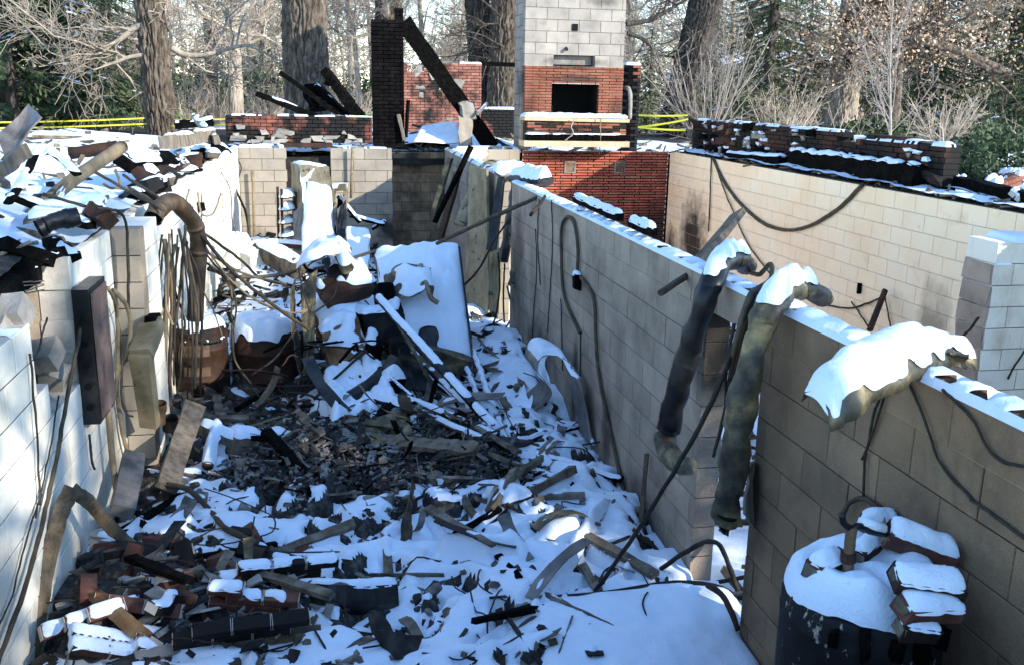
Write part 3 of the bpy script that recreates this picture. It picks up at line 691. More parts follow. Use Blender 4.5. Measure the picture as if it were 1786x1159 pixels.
masonry(t, 'x', 24.0, 0.2, r1+0.02, q1+0.4, 2.28, int((qz-2.28)/0.072), 'brick_sooty', 'mortar_dark', L=0.21, H=0.072, piece='brick', seed=35, joint=0.012, jit=0.006)
snow_strip(t, 'x', 24.0, 24.2, r1+0.02, q1+0.4, 2.28+int((qz-2.28)/0.072)*0.072, 0.05, seed=25)
p0, p1 = at(834, 111, y=24.1), at(908, 114, y=24.1)
mb = MB(); mb.beam(p0, p1+Vector((0.6,0,0)), 0.14, 0.10, n=5, jit=0.1); o = tag(mb.build('timber_plate', MAT['char']), 'thin charred plate bridging from the red brick wall to the chimney', 'beam')
t = thing('brick_post', 'burnt narrow brick post just right of the chimney', 'post', (5.9, 19, 2.44))
p0, p1 = at(1094, 150, y=19.0).x, at(1117, 150, y=19.0).x; pz = at(1105, 113, y=19).z
masonry(t, 'x', 19.0, 0.3, p0, p1, 2.3, int((pz-2.3)/0.068), 'brick_sooty', 'mortar_dark', L=0.2, H=0.068, piece='brick', seed=36, joint=0.011, jit=0.006, matfn=lambda s, z, r: 'brick_black' if s < p1-0.1 else 'brick_sooty')
snow_strip(t, 'x', 19.0, 19.3, p0-0.05, p1, 2.3+int((pz-2.3)/0.068)*0.068, 0.06, seed=26)

# right: scorched low brick wall standing back on the cream wall
t = thing('brick_wall', 'long low scorched brick wall standing on the cream wall at right', 'wall', (6.95, 13, 2.44))
masonry(t, 'y', 6.95, 0.2, 9.75, 17.4, 2.45, 9, 'brick_brown', 'mortar_black', L=0.205, H=0.066, piece='brick', seed=37, joint=0.008, jit=0.014, twist=0.02, cap=298,
        drop=lambda s, z, r: (z > 2.98 and 10.6 > s) or (z > 2.92 and 11.4 < s < 12.1))
snow_strip(t, 'y', 6.95, 7.15, 12.1, 17.4, 2.45+9*0.066, 0.04, seed=27, gap=0.35)
snow_strip(t, 'y', 6.95, 7.15, 9.75, 11.4, 2.45+8*0.066, 0.05, seed=28, gap=0.2)
for k in range(44):
    y = 9.9+rng.random()*7.3; z = 2.5+rng.random()*0.5
    mb = MB(); mb.box((6.94, y, z), (0.05, rng.uniform(.05,.22), rng.uniform(.03,.09)), None, 0.35); mb.build('plaster_scab', MAT['plaster' if rng.random() < 0.45 else 'brick_rubble'], t)
    if rng.random() < 0.6:
        sb = MB(); sb.box((6.93, y, z+0.06), (0.06, rng.uniform(.06,.16), 0.035), None, 0.4); sb.build('snow_clump', MAT['snow'], t)
mb = MB(); mb.beam((6.80, 10.0, 2.64), (6.86, 13.2, 2.62), 0.13, 0.24, n=26, jit=0.22)
t = tag(mb.build('charred_beam', MAT['char']), 'long charred beam lying along the scorched brick wall at right', 'beam')
snow_on(mb, 0.035, 0.02, parent=t, seed=31, cover=0.7)
mb = MB(); mb.beam((6.78, 13.3, 2.56), (6.72, 15.2, 2.53), 0.16, 0.14, n=8, jit=0.15, taper=0.7)
t = tag(mb.build('charred_beam', MAT['char']), 'short charred beam in the snow, toward the fireplace end of the cream wall', 'beam')
snow_on(mb, 0.03, 0.02, parent=t, seed=32, cover=0.6)
mb = MB(); mb.beam((6.9, 8.2, 2.55), (7.15, 9.7, 2.58), 0.15, 0.13, n=8, jit=0.2)
t = tag(mb.build('charred_beam', MAT['char']), 'charred log lying in snow just past the end of the scorched brick wall', 'beam')

soot_dark_spot(MAT['block_grey'], [(2.25, 9.6, 0.6, 0.5, 1.0, 0.8, 0.85), (2.25, 8.15, 0.9, 0.5, 0.16, 0.6, 0.8), (2.25, 7.1, 0.8, 0.5, 0.22, 0.5, 0.7), (2.30, 5.22, 2.0, 0.4, 0.28, 0.6, 0.95), (2.25, 10.9, 1.6, 0.5, 0.5, 1.1, 0.6), (2.25, 6.2, 0.5, 0.5, 0.6, 0.35, 0.7)])
soot_dark_spot(MAT['block_olive'], [(2.25, 4.45, 1.3, 0.5, 0.25, 1.3, 0.6), (2.25, 2.6, 0.6, 0.5, 1.0, 0.9, 0.75)])  # darker along the jamb edge and low down behind the water heater
soot_dark_spot(MAT['brick_orange'], [(4.65, 17.55, 3.75, 0.75, 0.5, 0.13, 0.75), (4.5, 17.2, 2.78, 0.8, 0.3, 0.13, 0.9), (3.8, 17.5, 3.2, 0.3, 0.4, 0.5, 0.5), (5.5, 17.5, 3.2, 0.25, 0.4, 0.3, 0.5), (4.65, 17.55, 3.98, 1.2, 0.5, 0.10, 0.7)])
soot_dark_spot(MAT['brick_fire'], [(6.5, 17.6, 1.0, 0.9, 0.5, 0.7, 0.85), (4.6, 17.6, 2.40, 1.4, 0.4, 0.10, 0.7)])  # darker along the top under the hearth and at the lower right
soot_dark_spot(MAT['block_chimney'], [(4.65, 17.65, 4.03, 0.75, 0.4, 0.16, 0.8), (5.2, 17.65, 5.15, 0.5, 0.4, 0.14, 0.5), (3.7, 17.9, 3.6, 0.3, 0.6, 0.5, 0.6)])
soot_dark_spot(MAT['block_far'], [(1.2, 17.8, 0.95, 0.35, 0.3, 0.35, 0.9), (-1.2, 17.8, 0.8, 0.4, 0.3, 0.3, 0.5)])
soot_dark_spot(MAT['block_white'], [(-1.56, 5.9, 2.2, 0.4, 0.6, 0.35, 0.8), (-1.56, 8.7, 1.5, 0.5, 0.45, 0.9, 0.85), (-1.56, 7.0, 0.9, 0.4, 0.35, 0.5, 0.6), (-1.56, 10.5, 0.8, 0.4, 0.8, 0.6, 0.7), (-1.56, 4.4, 0.9, 0.4, 0.25, 0.7, 0.35)], (0.05,0.042,0.036))

cw = [o for o in bpy.data.objects if o.get('label','').startswith('long low scorched brick wall')][0]
for k in range(34):
    y = 9.8+7.5*(k+rng.random())/34; z = rng.choice((2.50, 2.55, 2.62, 2.75, 3.0 if y > 12.2 else 2.9)); mb = MB(); mb.box((6.93, y, z), (0.10, rng.uniform(.12,.42), rng.uniform(.05,.14)), Matrix.Rotation(rng.gauss(0,.12),3,'X'), 0.3)
    import bmesh
    bm = bmesh.new(); vs_ = [bm.verts.new(v) for v in mb.v]
    for f in mb.f: bm.faces.new([vs_[i] for i in f])
    bmesh.ops.subdivide_edges(bm, edges=bm.edges, cuts=2, use_grid_fill=True); bm.verts.index_update(); m2 = MB(); m2.v = [tuple(v.co) for v in bm.verts]; m2.f = [tuple(v.index for v in f.verts) for f in bm.faces]; bm.free(); crumple(m2, 0.03, 7.0, k)
    m2.build('char_crust', MAT['char' if k % 3 else 'brick_brown'], cw)
# ------------------------------------------------------------------ trees and the far wood
class Tubes:
    """Many tapered tubes gathered into numpy arrays."""
    def __init__(s): s.V = []; s.F = []; s.n = 0
    def chain(s, P, R, k):
        P = np.asarray(P); R = np.asarray(R)
        d = np.gradient(P, axis=0); d /= np.linalg.norm(d, axis=1, keepdims=True)+1e-9
        ref = np.where(np.abs(d[:, 2:3]) > 0.9, np.array([[1.0,0,0]]), np.array([[0,0,1.0]]))
        a = np.cross(d, ref); a /= np.linalg.norm(a, axis=1, keepdims=True)+1e-9
        b = np.cross(a, d)
        th = np.arange(k)*2*np.pi/k
        V = P[:,None,:] + R[:,None,None]*(a[:,None,:]*np.cos(th)[None,:,None]+b[:,None,:]*np.sin(th)[None,:,None])
        n = len(P); i = np.arange(n-1)[:,None]*k; j = np.arange(k)[None,:]; j2 = (j+1) % k
        F = np.stack([i+j, i+j2, i+k+j2, i+k+j], -1).reshape(-1, 4)+s.n
        s.V.append(V.reshape(-1,3)); s.F.append(F); s.n += n*k
    def arrays(s): return np.concatenate(s.V), np.concatenate(s.F)
def branch(T, tips, r, p, d, L, rad, lev, spec, path=None):
    n = spec['seg'][lev]; P = [np.array(p)]; D = np.array(d)/np.linalg.norm(d)
    for i in range(n):
        D = D + np.array([r.gauss(0,1), r.gauss(0,1), r.gauss(0,1)])*spec['wig'][lev] + np.array([0,0,spec['up'][lev]])
        D /= np.linalg.norm(D); P.append(P[-1]+D*L/n)
    R = np.linspace(rad, max(rad*spec['tap'][lev], spec['rmin']), n+1)
    T[min(lev, 1)].chain(P, R, spec['sides'][lev])
    if lev+1 >= spec['lev']:
        tips.append(P[-1]); tips.append(P[len(P)//2]); return
    for q in range(spec['kids'][lev]):
        t = spec['from'][lev]+(1-spec['from'][lev])*(q+r.random())/spec['kids'][lev]
        i = min(int(t*n), n-1); f = t*n-i; pp = P[i]*(1-f)+P[i+1]*f
        dd = P[i+1]-P[i]; dd /= np.linalg.norm(dd)
        ph = r.uniform(0, 2*math.pi); a = np.cross(dd, [0.3,0.2,0.93] if abs(dd[2]) < 0.9 else [1,0,0]); a /= np.linalg.norm(a); b = np.cross(dd, a)
        an = math.radians(r.gauss(spec['ang'][lev], 12)); side = a*math.cos(ph)+b*math.sin(ph)
        branch(T, tips, r, pp, dd*math.cos(an)+side*math.sin(an), L*spec['len'][lev]*r.uniform(0.65,1.15)*(1-0.35*t), R[i]*spec['rr'][lev]*r.uniform(0.7,1.0), lev+1, spec)
OAK = dict(lev=5, seg=[14,9,7,5,4], wig=[0.03,0.26,0.30,0.28,0.26], up=[0.01,0.04,0.02,0.0,0.0], tap=[0.35,0.25,0.25,0.3,0.4], rmin=0.009, sides=[12,7,5,3,3],
           kids=[15,9,8,7], **{'from': [0.22,0.15,0.1,0.1]}, ang=[76,52,48,42], len=[0.56,0.52,0.5,0.5], rr=[0.42,0.5,0.5,0.55])
THIN = dict(OAK, kids=[18,9,7,6], ang=[50,45,45,40], len=[0.36,0.5,0.5,0.5], rr=[0.35,0.5,0.55,0.6], **{'from': [0.25,0.1,0.1,0.1]}, up=[0.02,0.06,0.03,0.01,0])
YOUNG = dict(OAK, lev=4, kids=[26,8,5], ang=[42,35,35], len=[0.48,0.42,0.45], rr=[0.4,0.5,0.6], wig=[0.02,0.06,0.1,0.12], up=[0.02,0.05,0.03,0.02], rmin=0.005, **{'from': [0.2,0.1,0.1]})
def tree_mesh(seed, H, r0, spec, lean=(0,0)):
    r = random.Random(seed); T = (Tubes(), Tubes()); tips = []
    branch(T, tips, r, (0,0,-0.3), (lean[0], lean[1], 1), H, r0, 0, spec)
    return T[0].arrays(), T[1].arrays(), np.array(tips)
def place_tree(name, meshes, p, label, group=None, rz=0.0, sc=1.0, cat='tree'):
    t = thing(name, label, cat, p, group)
    for nm, me in meshes:
        o = link(nm, me, None, Matrix.Identity(4)); o.parent = t
        if nm == 'snow': o['kind'] = 'stuff'
    t.rotation_euler = (0, 0, rz); t.scale = (sc,)*3
    return t
def bark_trunk(seed, H, r0, top=0.75, lean=(0,0), flare=0.5, n=150, rows=240, depth=0.035, curve=0.0):
    """Trunk with bark ridges that run up it as real relief."""
    z = np.linspace(-0.4, H, rows); th = np.linspace(0, 2*np.pi, n, endpoint=False)
    Z, TH = np.meshgrid(z, th, indexing='ij')
    R = r0*(1-(1-top)*np.clip(Z/H, 0, 1))+r0*flare*np.exp(-np.clip(Z+0.3,0,None)*1.6)*(0.6+0.4*np.cos(TH*5+seed))
    w = TH+0.28*fbm(Z*1.0+50, TH*2.5+seed, 0.7, 3, seed)
    per = max(9, int(2*np.pi*r0/0.115))
    rid = np.abs(np.sin(w*per/2+3.5*fbm(Z, np.cos(TH)*2+seed, 0.45, 4, seed+5)))
    R = R+depth*1.5*(np.clip(rid*1.25,0,1)-0.7)+depth*0.7*fbm(TH*r0*3+9, Z*0.8, 0.10, 3, seed+2)+0.04*r0*fbm(Z, np.cos(TH)+np.sin(TH)*2, 1.2, 2, seed+8)
    cxo = lean[0]*Z+curve*np.sin(Z*0.45+seed)*0.3; cyo = lean[1]*Z
    V = np.stack([R*np.cos(TH)+cxo, R*np.sin(TH)+cyo, Z], -1).reshape(-1,3)
    i = np.arange(rows-1)[:,None]*n; j = np.arange(n)[None,:]; j2 = (j+1) % n
    F = np.stack([i+j, i+j2, i+n+j2, i+n+j], -1).reshape(-1,4)
    return V, F
def gpos(u, dist, z=GZ):
    """Ground point at a distance straight out along the photo column u."""
    d = (u-893.0)/F_PX*CR + (579.5-200)/F_PX*CU + CW
    h = Vector((d[0], d[1], 0)).normalized()
    return Vector((h.x*dist, h.y*dist, z))

# --- the big oaks near the house: relief bark, real limbs
def big_oak(u, dist, wpx, H, label, seed, mat, lean=(0,0), limbs=9, top=0.8, leaf=False, limb_from=0.3, flare=0.45, spec=OAK, curve=0.0):
    p = gpos(u, dist); r0 = wpx/2/F_PX*dist*0.97
    V, F = bark_trunk(seed, H, r0, top, lean, flare, curve=curve, depth=0.075 if r0 > 0.3 else 0.045 if mat != 'bark_tan' else 0.015)
    t = thing('oak_tree', label, 'tree', p)
    o = link('trunk', np_mesh('trunk', V, F, MAT[mat], True), None, Matrix.Identity(4)); o.parent = t
    r = random.Random(seed); T = (Tubes(), Tubes()); tips = []
    for k in range(limbs):
        f = limb_from+(1-limb_from)*(k+r.random())/limbs; z = H*f; ph = r.uniform(0, 2*math.pi)
        el = r.uniform(0.0, 0.7)
        s2 = dict(spec); 
        branch(T, tips, r, (lean[0]*z, lean[1]*z, z), (math.cos(ph), math.sin(ph), el), H*r.uniform(0.28,0.45), r0*r.uniform(0.22,0.38), 1, s2)
    A, B = T[1].arrays() if T[1].n else (None, None)
    o = link('crown', np_mesh('crown', A, B, MAT['twig' if mat != 'bark_dark' else 'bark_dark'], True), None, Matrix.Identity(4)); o.parent = t
    if leaf:
        tp = np.array(tips); k = leaf; c = tp[nrng.integers(0, len(tp), k)]+nrng.normal(0, 0.45, (k,3))
        c = c[(c[:,2] > 3.4+1.2*np.sin(c[:,0]*0.7)) & ((np.abs(c[:,0]*CR[0]+c[:,1]*CR[1]-0.3) > 1.0) | (c[:,2] > 7.5) | (c[:,0]*CW[0]+c[:,1]*CW[1] > 0.5))]
        leaf_quads(c, 0.062, 'oak_leaf', t, 'foliage')
    return t
def leaf_quads(c, size, mat, parent, name, flat=0.0):
    n = len(c); a = nrng.normal(0, 1, (n,3)); a /= np.linalg.norm(a, axis=1, keepdims=True); b = nrng.normal(0,1,(n,3)); b -= a*np.sum(a*b,1,keepdims=True); b /= np.linalg.norm(b, axis=1, keepdims=True)
    s = size*nrng.uniform(0.6,1.5,(n,1)); cc = np.cross(a,b)
    V = np.stack([c-a*s, c+b*s*0.6+cc*s*0.2, c+a*s, c-b*s*0.6+cc*s*0.15], 1).reshape(-1,3); F = np.arange(4*n).reshape(-1,4)
    o = link(name, np_mesh(name, V, F, MAT[mat]), None, Matrix.Identity(4)); o.parent = parent
    return o
big_oak(281, 24, 43, 13, 'straight rough barked oak trunk standing behind the snowy debris at left', 41, 'bark_oak', lean=(-0.022,0.0), limbs=9, limb_from=0.38)
big_oak(537, 22.5, 71, 13, 'very thick oak trunk behind the charred timbers', 42, 'bark_oak', lean=(0.0,0.0), limbs=8, limb_from=0.5, top=0.88, flare=0.15)
big_oak(680, 42, 45, 15, 'oak rising just behind the top of the black brick column', 43, 'bark_oak', limbs=12)
big_oak(850, 32, 42, 15, 'left trunk of the pair of oaks beside the chimney, leaning slightly left', 44, 'bark_dark', lean=(-0.085,0), limbs=10, limb_from=0.35)
big_oak(872, 31, 48, 15, 'right trunk of the pair of oaks, half hidden by the chimney', 45, 'bark_oak', lean=(0.03,0), limbs=9, limb_from=0.3)
big_oak(1172, 30, 54, 15, 'dark oak leaning to the right behind the yellow tape', 46, 'bark_dark', lean=(0.20,0.0), limbs=10, limb_from=0.36, flare=0.3)
big_oak(1462, 40, 50, 14, 'spreading oak that still holds its tan leaves, at right', 47, 'bark_tan', lean=(0.06,0), limbs=9, limb_from=0.42, leaf=9000)
big_oak(1765, 52, 38, 14, 'tan leaved oak near the right edge, behind the dark spruces', 48, 'bark_oak', limbs=12, limb_from=0.25, leaf=9000)
big_oak(412, 34, 24, 15, 'smooth pale tree forking left of the thick oak', 49, 'bark_tan', lean=(0.012,0), limbs=14, limb_from=0.18, flare=0.2, spec=THIN)
big_oak(150, 38, 30, 14, 'pale ridged trunk under the spruce boughs at left', 50, 'bark_tan', limbs=8, limb_from=0.4)

def beyond(u):
    for lim, w in ((0,'beyond the left edge'),(110,'behind the tallest spruce'),(240,'behind the left spruces'),(340,'behind the straight oak'),(470,'behind the smooth pale tree'),(600,'behind the thick oak'),(720,'behind the black brick column'),(910,'behind the pair of oaks'),(1110,'behind the chimney'),(1260,'behind the leaning oak'),(1400,'behind the snow dusted spruce'),(1520,'behind the spreading oak'),(1640,'behind the pale young tree'),(1790,'behind the yew')):
        if u < lim: return w
    return 'beyond the right edge'
# --- repeated bare trees of the wood
bare = []
for sd, H, r0, sp in ((61,15,0.22,OAK),(62,14,0.15,THIN),(63,16,0.26,OAK),(64,12,0.12,THIN)):
    a, b, tp = tree_mesh(sd, H, r0, sp)
    bare.append([('trunk', np_mesh('trunk', *a, MAT['bark_tan' if sd != 63 else 'bark_oak'], True)), ('crown', np_mesh('crown', *b, MAT['twig'], True))])
rt = random.Random(77)
k = 0
for dist, n in ((44,8),(58,13),(76,18),(100,20)):
    for i in range(n):
        u = -260+2350*(i+rt.random())/n
        place_tree('bare_tree', bare[k % 4], gpos(u, dist*rt.uniform(0.9,1.12)), '%s bare tree, %s row of the wood, %s' % (('stout crooked','slim crooked','stout dark barked','thin upright')[k % 4], {44:'first',58:'second',76:'third',100:'farthest'}[dist], beyond(u)), 'bare trees of the wood', rt.uniform(0,6.28), rt.uniform(0.8,1.25)); k += 1
# --- young pale trees and multi stemmed shrubs
ya, yb, _ = tree_mesh(71, 4.6, 0.045, YOUNG)
young = [('trunk', np_mesh('trunk', *ya, MAT['twig_pale'], True)), ('crown', np_mesh('crown', *yb, MAT['twig_pale'], True))]
place_tree('young_tree', young, gpos(1561, 24), 'slim pale young tree with upswept twigs in front of the spruces at right', rz=0.4, sc=0.92)
def shrub_mesh(seed, n, H, spread):
    r = random.Random(seed); T = (Tubes(), Tubes()); tips = []
    sp = dict(YOUNG, lev=4, seg=[6,6,5,4], kids=[0,6,4], up=[0,0.02,0.01,0])
    for k in range(n):
        ph = r.uniform(0,6.28); branch(T, tips, r, (math.cos(ph)*0.1, math.sin(ph)*0.1, -0.1), (math.cos(ph)*spread*r.uniform(0.3,1), math.sin(ph)*spread*r.uniform(0.3,1), 1), H*r.uniform(0.6,1), 0.022, 1, sp)
    return T[1].arrays()
sh = [[('stems', np_mesh('stems', *shrub_mesh(81, 26, 3.4, 0.7), MAT['twig_pale'], True))], [('stems', np_mesh('stems', *shrub_mesh(82, 30, 2.0, 0.9), MAT['twig'], True))]]
place_tree('shrub', sh[0], gpos(1232, 29), 'pale many stemmed shrub to the right of the leaning oak', cat='shrub', sc=1.15)
place_tree('shrub', sh[0], gpos(1150, 36), 'pale bare shrub seen between the burnt brick post and the leaning oak', cat='shrub', rz=2.0)
for i, (u, d) in enumerate(((1365,31),(1650,33),(330,40),(380,42),(230,36),(470,44),(620,40))):
    place_tree('shrub', sh[1], gpos(u, d), 'brown twiggy shrub in the undergrowth, '+beyond(u), 'brown shrubs in the undergrowth', i*1.7, 0.9+0.3*rt.random(), 'shrub')

# --- spruces
def spruce(seed, H, R, n, droop=0.35, dens=26, fork=0.10, z0=0.06):
    r = np.random.default_rng(seed); T = Tubes(); T.chain([(0,0,-0.3),(0,0,H*0.5),(0,0,H)], [H*0.018, H*0.011, 0.01], 7); VF = T.arrays()
    C = []; DD = []; S = []; snowC = []; snowD = []
    br = Tubes()
    for k in range(n):
        f = z0+(0.97-z0)*((k+r.random())/n); z = H*f; L = R*(1-f)**0.8*r.uniform(0.65,1.1)+0.15; ph = r.uniform(0, 2*np.pi)
        m = 8; t = np.linspace(0,1,m); dr = np.stack([np.cos(ph)*t*L, np.sin(ph)*t*L, z-droop*L*t**1.4+0.10*L*t**4], -1)
        br.chain(dr, np.linspace(0.02,0.005,m), 3)
        cnt = int(dens*L)
        tt = r.uniform(0.12,1,cnt); base = np.stack([np.interp(tt, t, dr[:,i]) for i in range(3)], -1)
        sd = np.where(r.random(cnt)<0.5, 1, -1); per = np.array([-np.sin(ph), np.cos(ph), 0])
        d = np.array([np.cos(ph), np.sin(ph), 0])*r.uniform(0.2,0.9,(cnt,1))+per*(sd*r.uniform(0.2,1,cnt))[:,None]+np.array([0,0,-1])*r.uniform(0.1,0.9,(cnt,1))
        d /= np.linalg.norm(d,axis=1,keepdims=True); C.append(base); DD.append(d); S.append((1-tt*0.5)*r.uniform(0.12,0.38,cnt)*min(1.2, 0.5+L*0.25))
        if r.random() < 0.12:
            q = r.random(3) < 2; tq = r.uniform(0.4,1,3); snowC.append(np.stack([np.interp(tq, t, dr[:,i]) for i in range(3)], -1)); snowD.append(np.tile([np.cos(ph),np.sin(ph),-0.25],(3,1)))
    C = np.concatenate(C); D = np.concatenate(DD); S = np.concatenate(S)[:,None]
    w = np.cross(D, r.normal(0,1,D.shape)); w /= np.linalg.norm(w,axis=1,keepdims=True)
    V = np.stack([C-w*S*0.09, C+w*S*0.09, C+D*S*0.6+w*S*0.14, C+D*S, C+D*S*0.6-w*S*0.14], 1)
    n5 = len(C); V = V.reshape(-1,3); b = np.arange(n5)*5
    F = np.concatenate([np.stack([b,b+1,b+2,b+4],-1), np.stack([b+4,b+2,b+3,b+3],-1)])
    tri = F[n5:,:3]
    me = bpy.data.meshes.new('foliage')
    fl = np.concatenate([F[:n5].ravel(), tri.ravel()]); st = np.concatenate([np.arange(n5)*4, n5*4+np.arange(n5)*3]); tot = np.concatenate([np.full(n5,4), np.full(n5,3)])
    me.vertices.add(len(V)); me.vertices.foreach_set('co', V.astype(np.float32).ravel()); me.loops.add(len(fl)); me.loops.foreach_set('vertex_index', fl.astype(np.int32))
    me.polygons.add(len(st)); me.polygons.foreach_set('loop_start', st.astype(np.int32)); me.polygons.foreach_set('loop_total', tot.astype(np.int32)); me.materials.append(MAT['needles']); me.update(calc_edges=True)
    sc_ = np.concatenate(snowC); sd_ = np.concatenate(snowD); w = np.cross(sd_, [0,0,1.0]); w /= np.linalg.norm(w,axis=1,keepdims=True); L = r.uniform(0.08,0.22,(len(sc_),1))
    up = np.array([0,0,0.03]); ctr = sc_+up
    Vs = np.stack([ctr-sd_*L, ctr+w*L*0.4, ctr+sd_*L, ctr-w*L*0.4, ctr+up*1.6], 1).reshape(-1,3); b = np.arange(len(sc_))*5
    Fs = np.concatenate([np.stack([b,b+1,b+4],-1), np.stack([b+1,b+2,b+4],-1), np.stack([b+2,b+3,b+4],-1), np.stack([b+3,b,b+4],-1)])
    tv, tf = VF; bv, bf = br.arrays()
    return [('trunk', np_mesh('trunk', np.concatenate([tv,bv]), np.concatenate([tf, bf+len(tv)]), MAT['bark_dark'], True)), ('foliage', me), ('snow', np_mesh('snow', Vs, Fs, MAT['snow']))]
SP = [spruce(91, 11, 3.1, 270), spruce(92, 8, 2.4, 210), spruce(93, 13, 3.4, 270), spruce(94, 12, 1.55, 300)]
def place_spruce(k, u, d, label, group=None, sc=1.0, z=GZ):
    return place_tree('spruce_tree', SP[k], gpos(u, d, z), label, group, rt.uniform(0,6.28), sc)
place_spruce(2, 20, 30, 'tallest dark spruce filling the left edge')
place_spruce(0, 125, 31, 'dark spruce with snow on its boughs, second from the left edge')
place_spruce(1, 205, 37, 'smaller spruce in front of the wood, left of the straight oak', sc=0.8)
place_spruce(1, 1130, 33, 'low light green spruce seen right of the chimney', sc=0.48)
place_spruce(3, 1335, 38, 'snow dusted spruce between the pale shrub and the leafy oak', sc=1.15)
place_spruce(3, 1296, 46, 'spruce behind the snow dusted one, nearer the leaning oak', sc=1.0)
for i, (k_, u, d, s) in enumerate(((0,1545,58,1.0),(1,1620,52,1.2),(2,1700,60,0.9),(0,1770,50,1.0),(1,1580,66,1.3),(2,1240,70,0.9),(0,1830,46,1.0),(1,1400,62,1.2),(0,1480,74,1.2),(1,-60,34,1.0),(0,60,46,1.0))):
    place_spruce(k_, u, d, 'dark spruce in the evergreen belt, '+beyond(u), 'spruces of the evergreen belt', s)
# dark yew at the right edge
def bush(seed, R, H, n, mat, size, name='foliage'):
    r = np.random.default_rng(seed); ph = r.uniform(0,2*np.pi,n); ct = r.uniform(-0.1,1,n); rr = r.uniform(0.45,1,n)**0.6
    q = 1+0.35*np.sin(ph*3+1)*np.sin(ct*5)+0.25*np.sin(ph*7+ct*9)
    c = np.stack([np.cos(ph)*np.sqrt(1-np.clip(ct,0,1)**2)*R*rr*q, np.sin(ph)*np.sqrt(1-np.clip(ct,0,1)**2)*R*rr*q, ct*H*rr*q], -1)
    return c
for (u, d, R, H, label) in ((1752, 15.0, 0.85, 1.05, 'dark green yew bush by the right edge, just behind the snowy rubble'), (1690, 21, 0.7, 0.6, 'low dark bush in front of the yew at right')):
    t = thing('yew_bush', label, 'bush', gpos(u, d)); c = bush(int(u), R, H, 9000, 'needles', 0.03)
    leaf_quads(c, 0.035, 'needles', t, 'foliage')
    Tt = Tubes(); r = random.Random(int(u))
    for k in range(40):
        e = c[r.randrange(len(c))]; Tt.chain([(0,0,-0.1), e*0.5+np.array([0,0,0.1]), e], [0.02,0.012,0.004], 4)
    o = link('stems', np_mesh('stems', *Tt.arrays(), MAT['bark_dark'], True), None, Matrix.Identity(4)); o.parent = t
for i, (u, d) in enumerate(((1240,44),(1300,46),(1180,48),(350,50),(430,55),(270,48),(600,52),(90,33),(180,34),(760,60),(1390,40),(1640,38),(1580,36),(1500,38),(1720,34))):
    t = thing('evergreen_bush', 'dark evergreen bush low in the wood, '+beyond(u), 'bush', gpos(u, d), 'evergreen bushes in the undergrowth')
    c = bush(200+i, 1.1 if d < 41 and u > 1000 else 2.2, 0.6 if d < 41 and u > 1000 else 1.3+0.5*rt.random(), 2600, 'needles', 0.1); leaf_quads(c, 0.09, 'needles', t, 'foliage')
for i in range(30):
    u = -200+2300*(i+rt.random())/30; d = rt.uniform(62, 105)
    t = thing('evergreen_bush', 'broad evergreen thicket low in the far wood, '+beyond(u), 'bush', gpos(u, d), 'evergreen bushes in the undergrowth')
    c = bush(300+i, rt.uniform(3,5), rt.uniform(2.2,4.2), 2600, 'needles', 0.1); leaf_quads(c, 0.16, 'needles' if i % 3 else 'oak_leaf', t, 'foliage')
# crooked limbs that show clearly against the sky
def limb(tree, pts, dist, r0, mat, twigs=6):
    y = gpos(pts[len(pts)//2][0], dist).y; P = arc([at(u, v, y=y) for u, v in pts], 5); T = (Tubes(), Tubes()); r = random.Random(int(pts[0][0])); tips = []
    T[0].chain([np.array(p) for p in P], np.linspace(r0, r0*0.35, len(P)), 8)
    for k in range(twigs):
        i = 2+int((len(P)-3)*(k+r.random())/twigs); d = np.array(P[i]-P[i-1]); d /= np.linalg.norm(d); branch(T, tips, r, np.array(P[i]), d+np.array([r.gauss(0,.6), r.gauss(0,.3), r.gauss(0.2,.6)]), r.uniform(1.5,3.5), r0*0.35, 2, OAK)
    o = bpy.data.objects[tree]; a, b = T[0].arrays(); A = Tubes(); A.V = T[0].V+T[1].V; A.F = T[0].F+[f+T[0].n for f in T[1].F]
    V, F = A.arrays(); l = link('limb', np_mesh('limb', V, F, MAT[mat], True), None, Matrix.Identity(4)); l.parent = o; l.matrix_parent_inverse = Matrix.Translation(-o.location)
    return [np.array(p) for p in P]
OAKS = {int(o.location.x*100): o.name for o in bpy.data.objects if o.name.startswith('oak_tree')}
def oak_at(u, dist): return OAKS[min(OAKS, key=lambda k: abs(k/100-gpos(u, dist).x)+abs(bpy.data.objects[OAKS[k]].location.y-gpos(u, dist).y))]
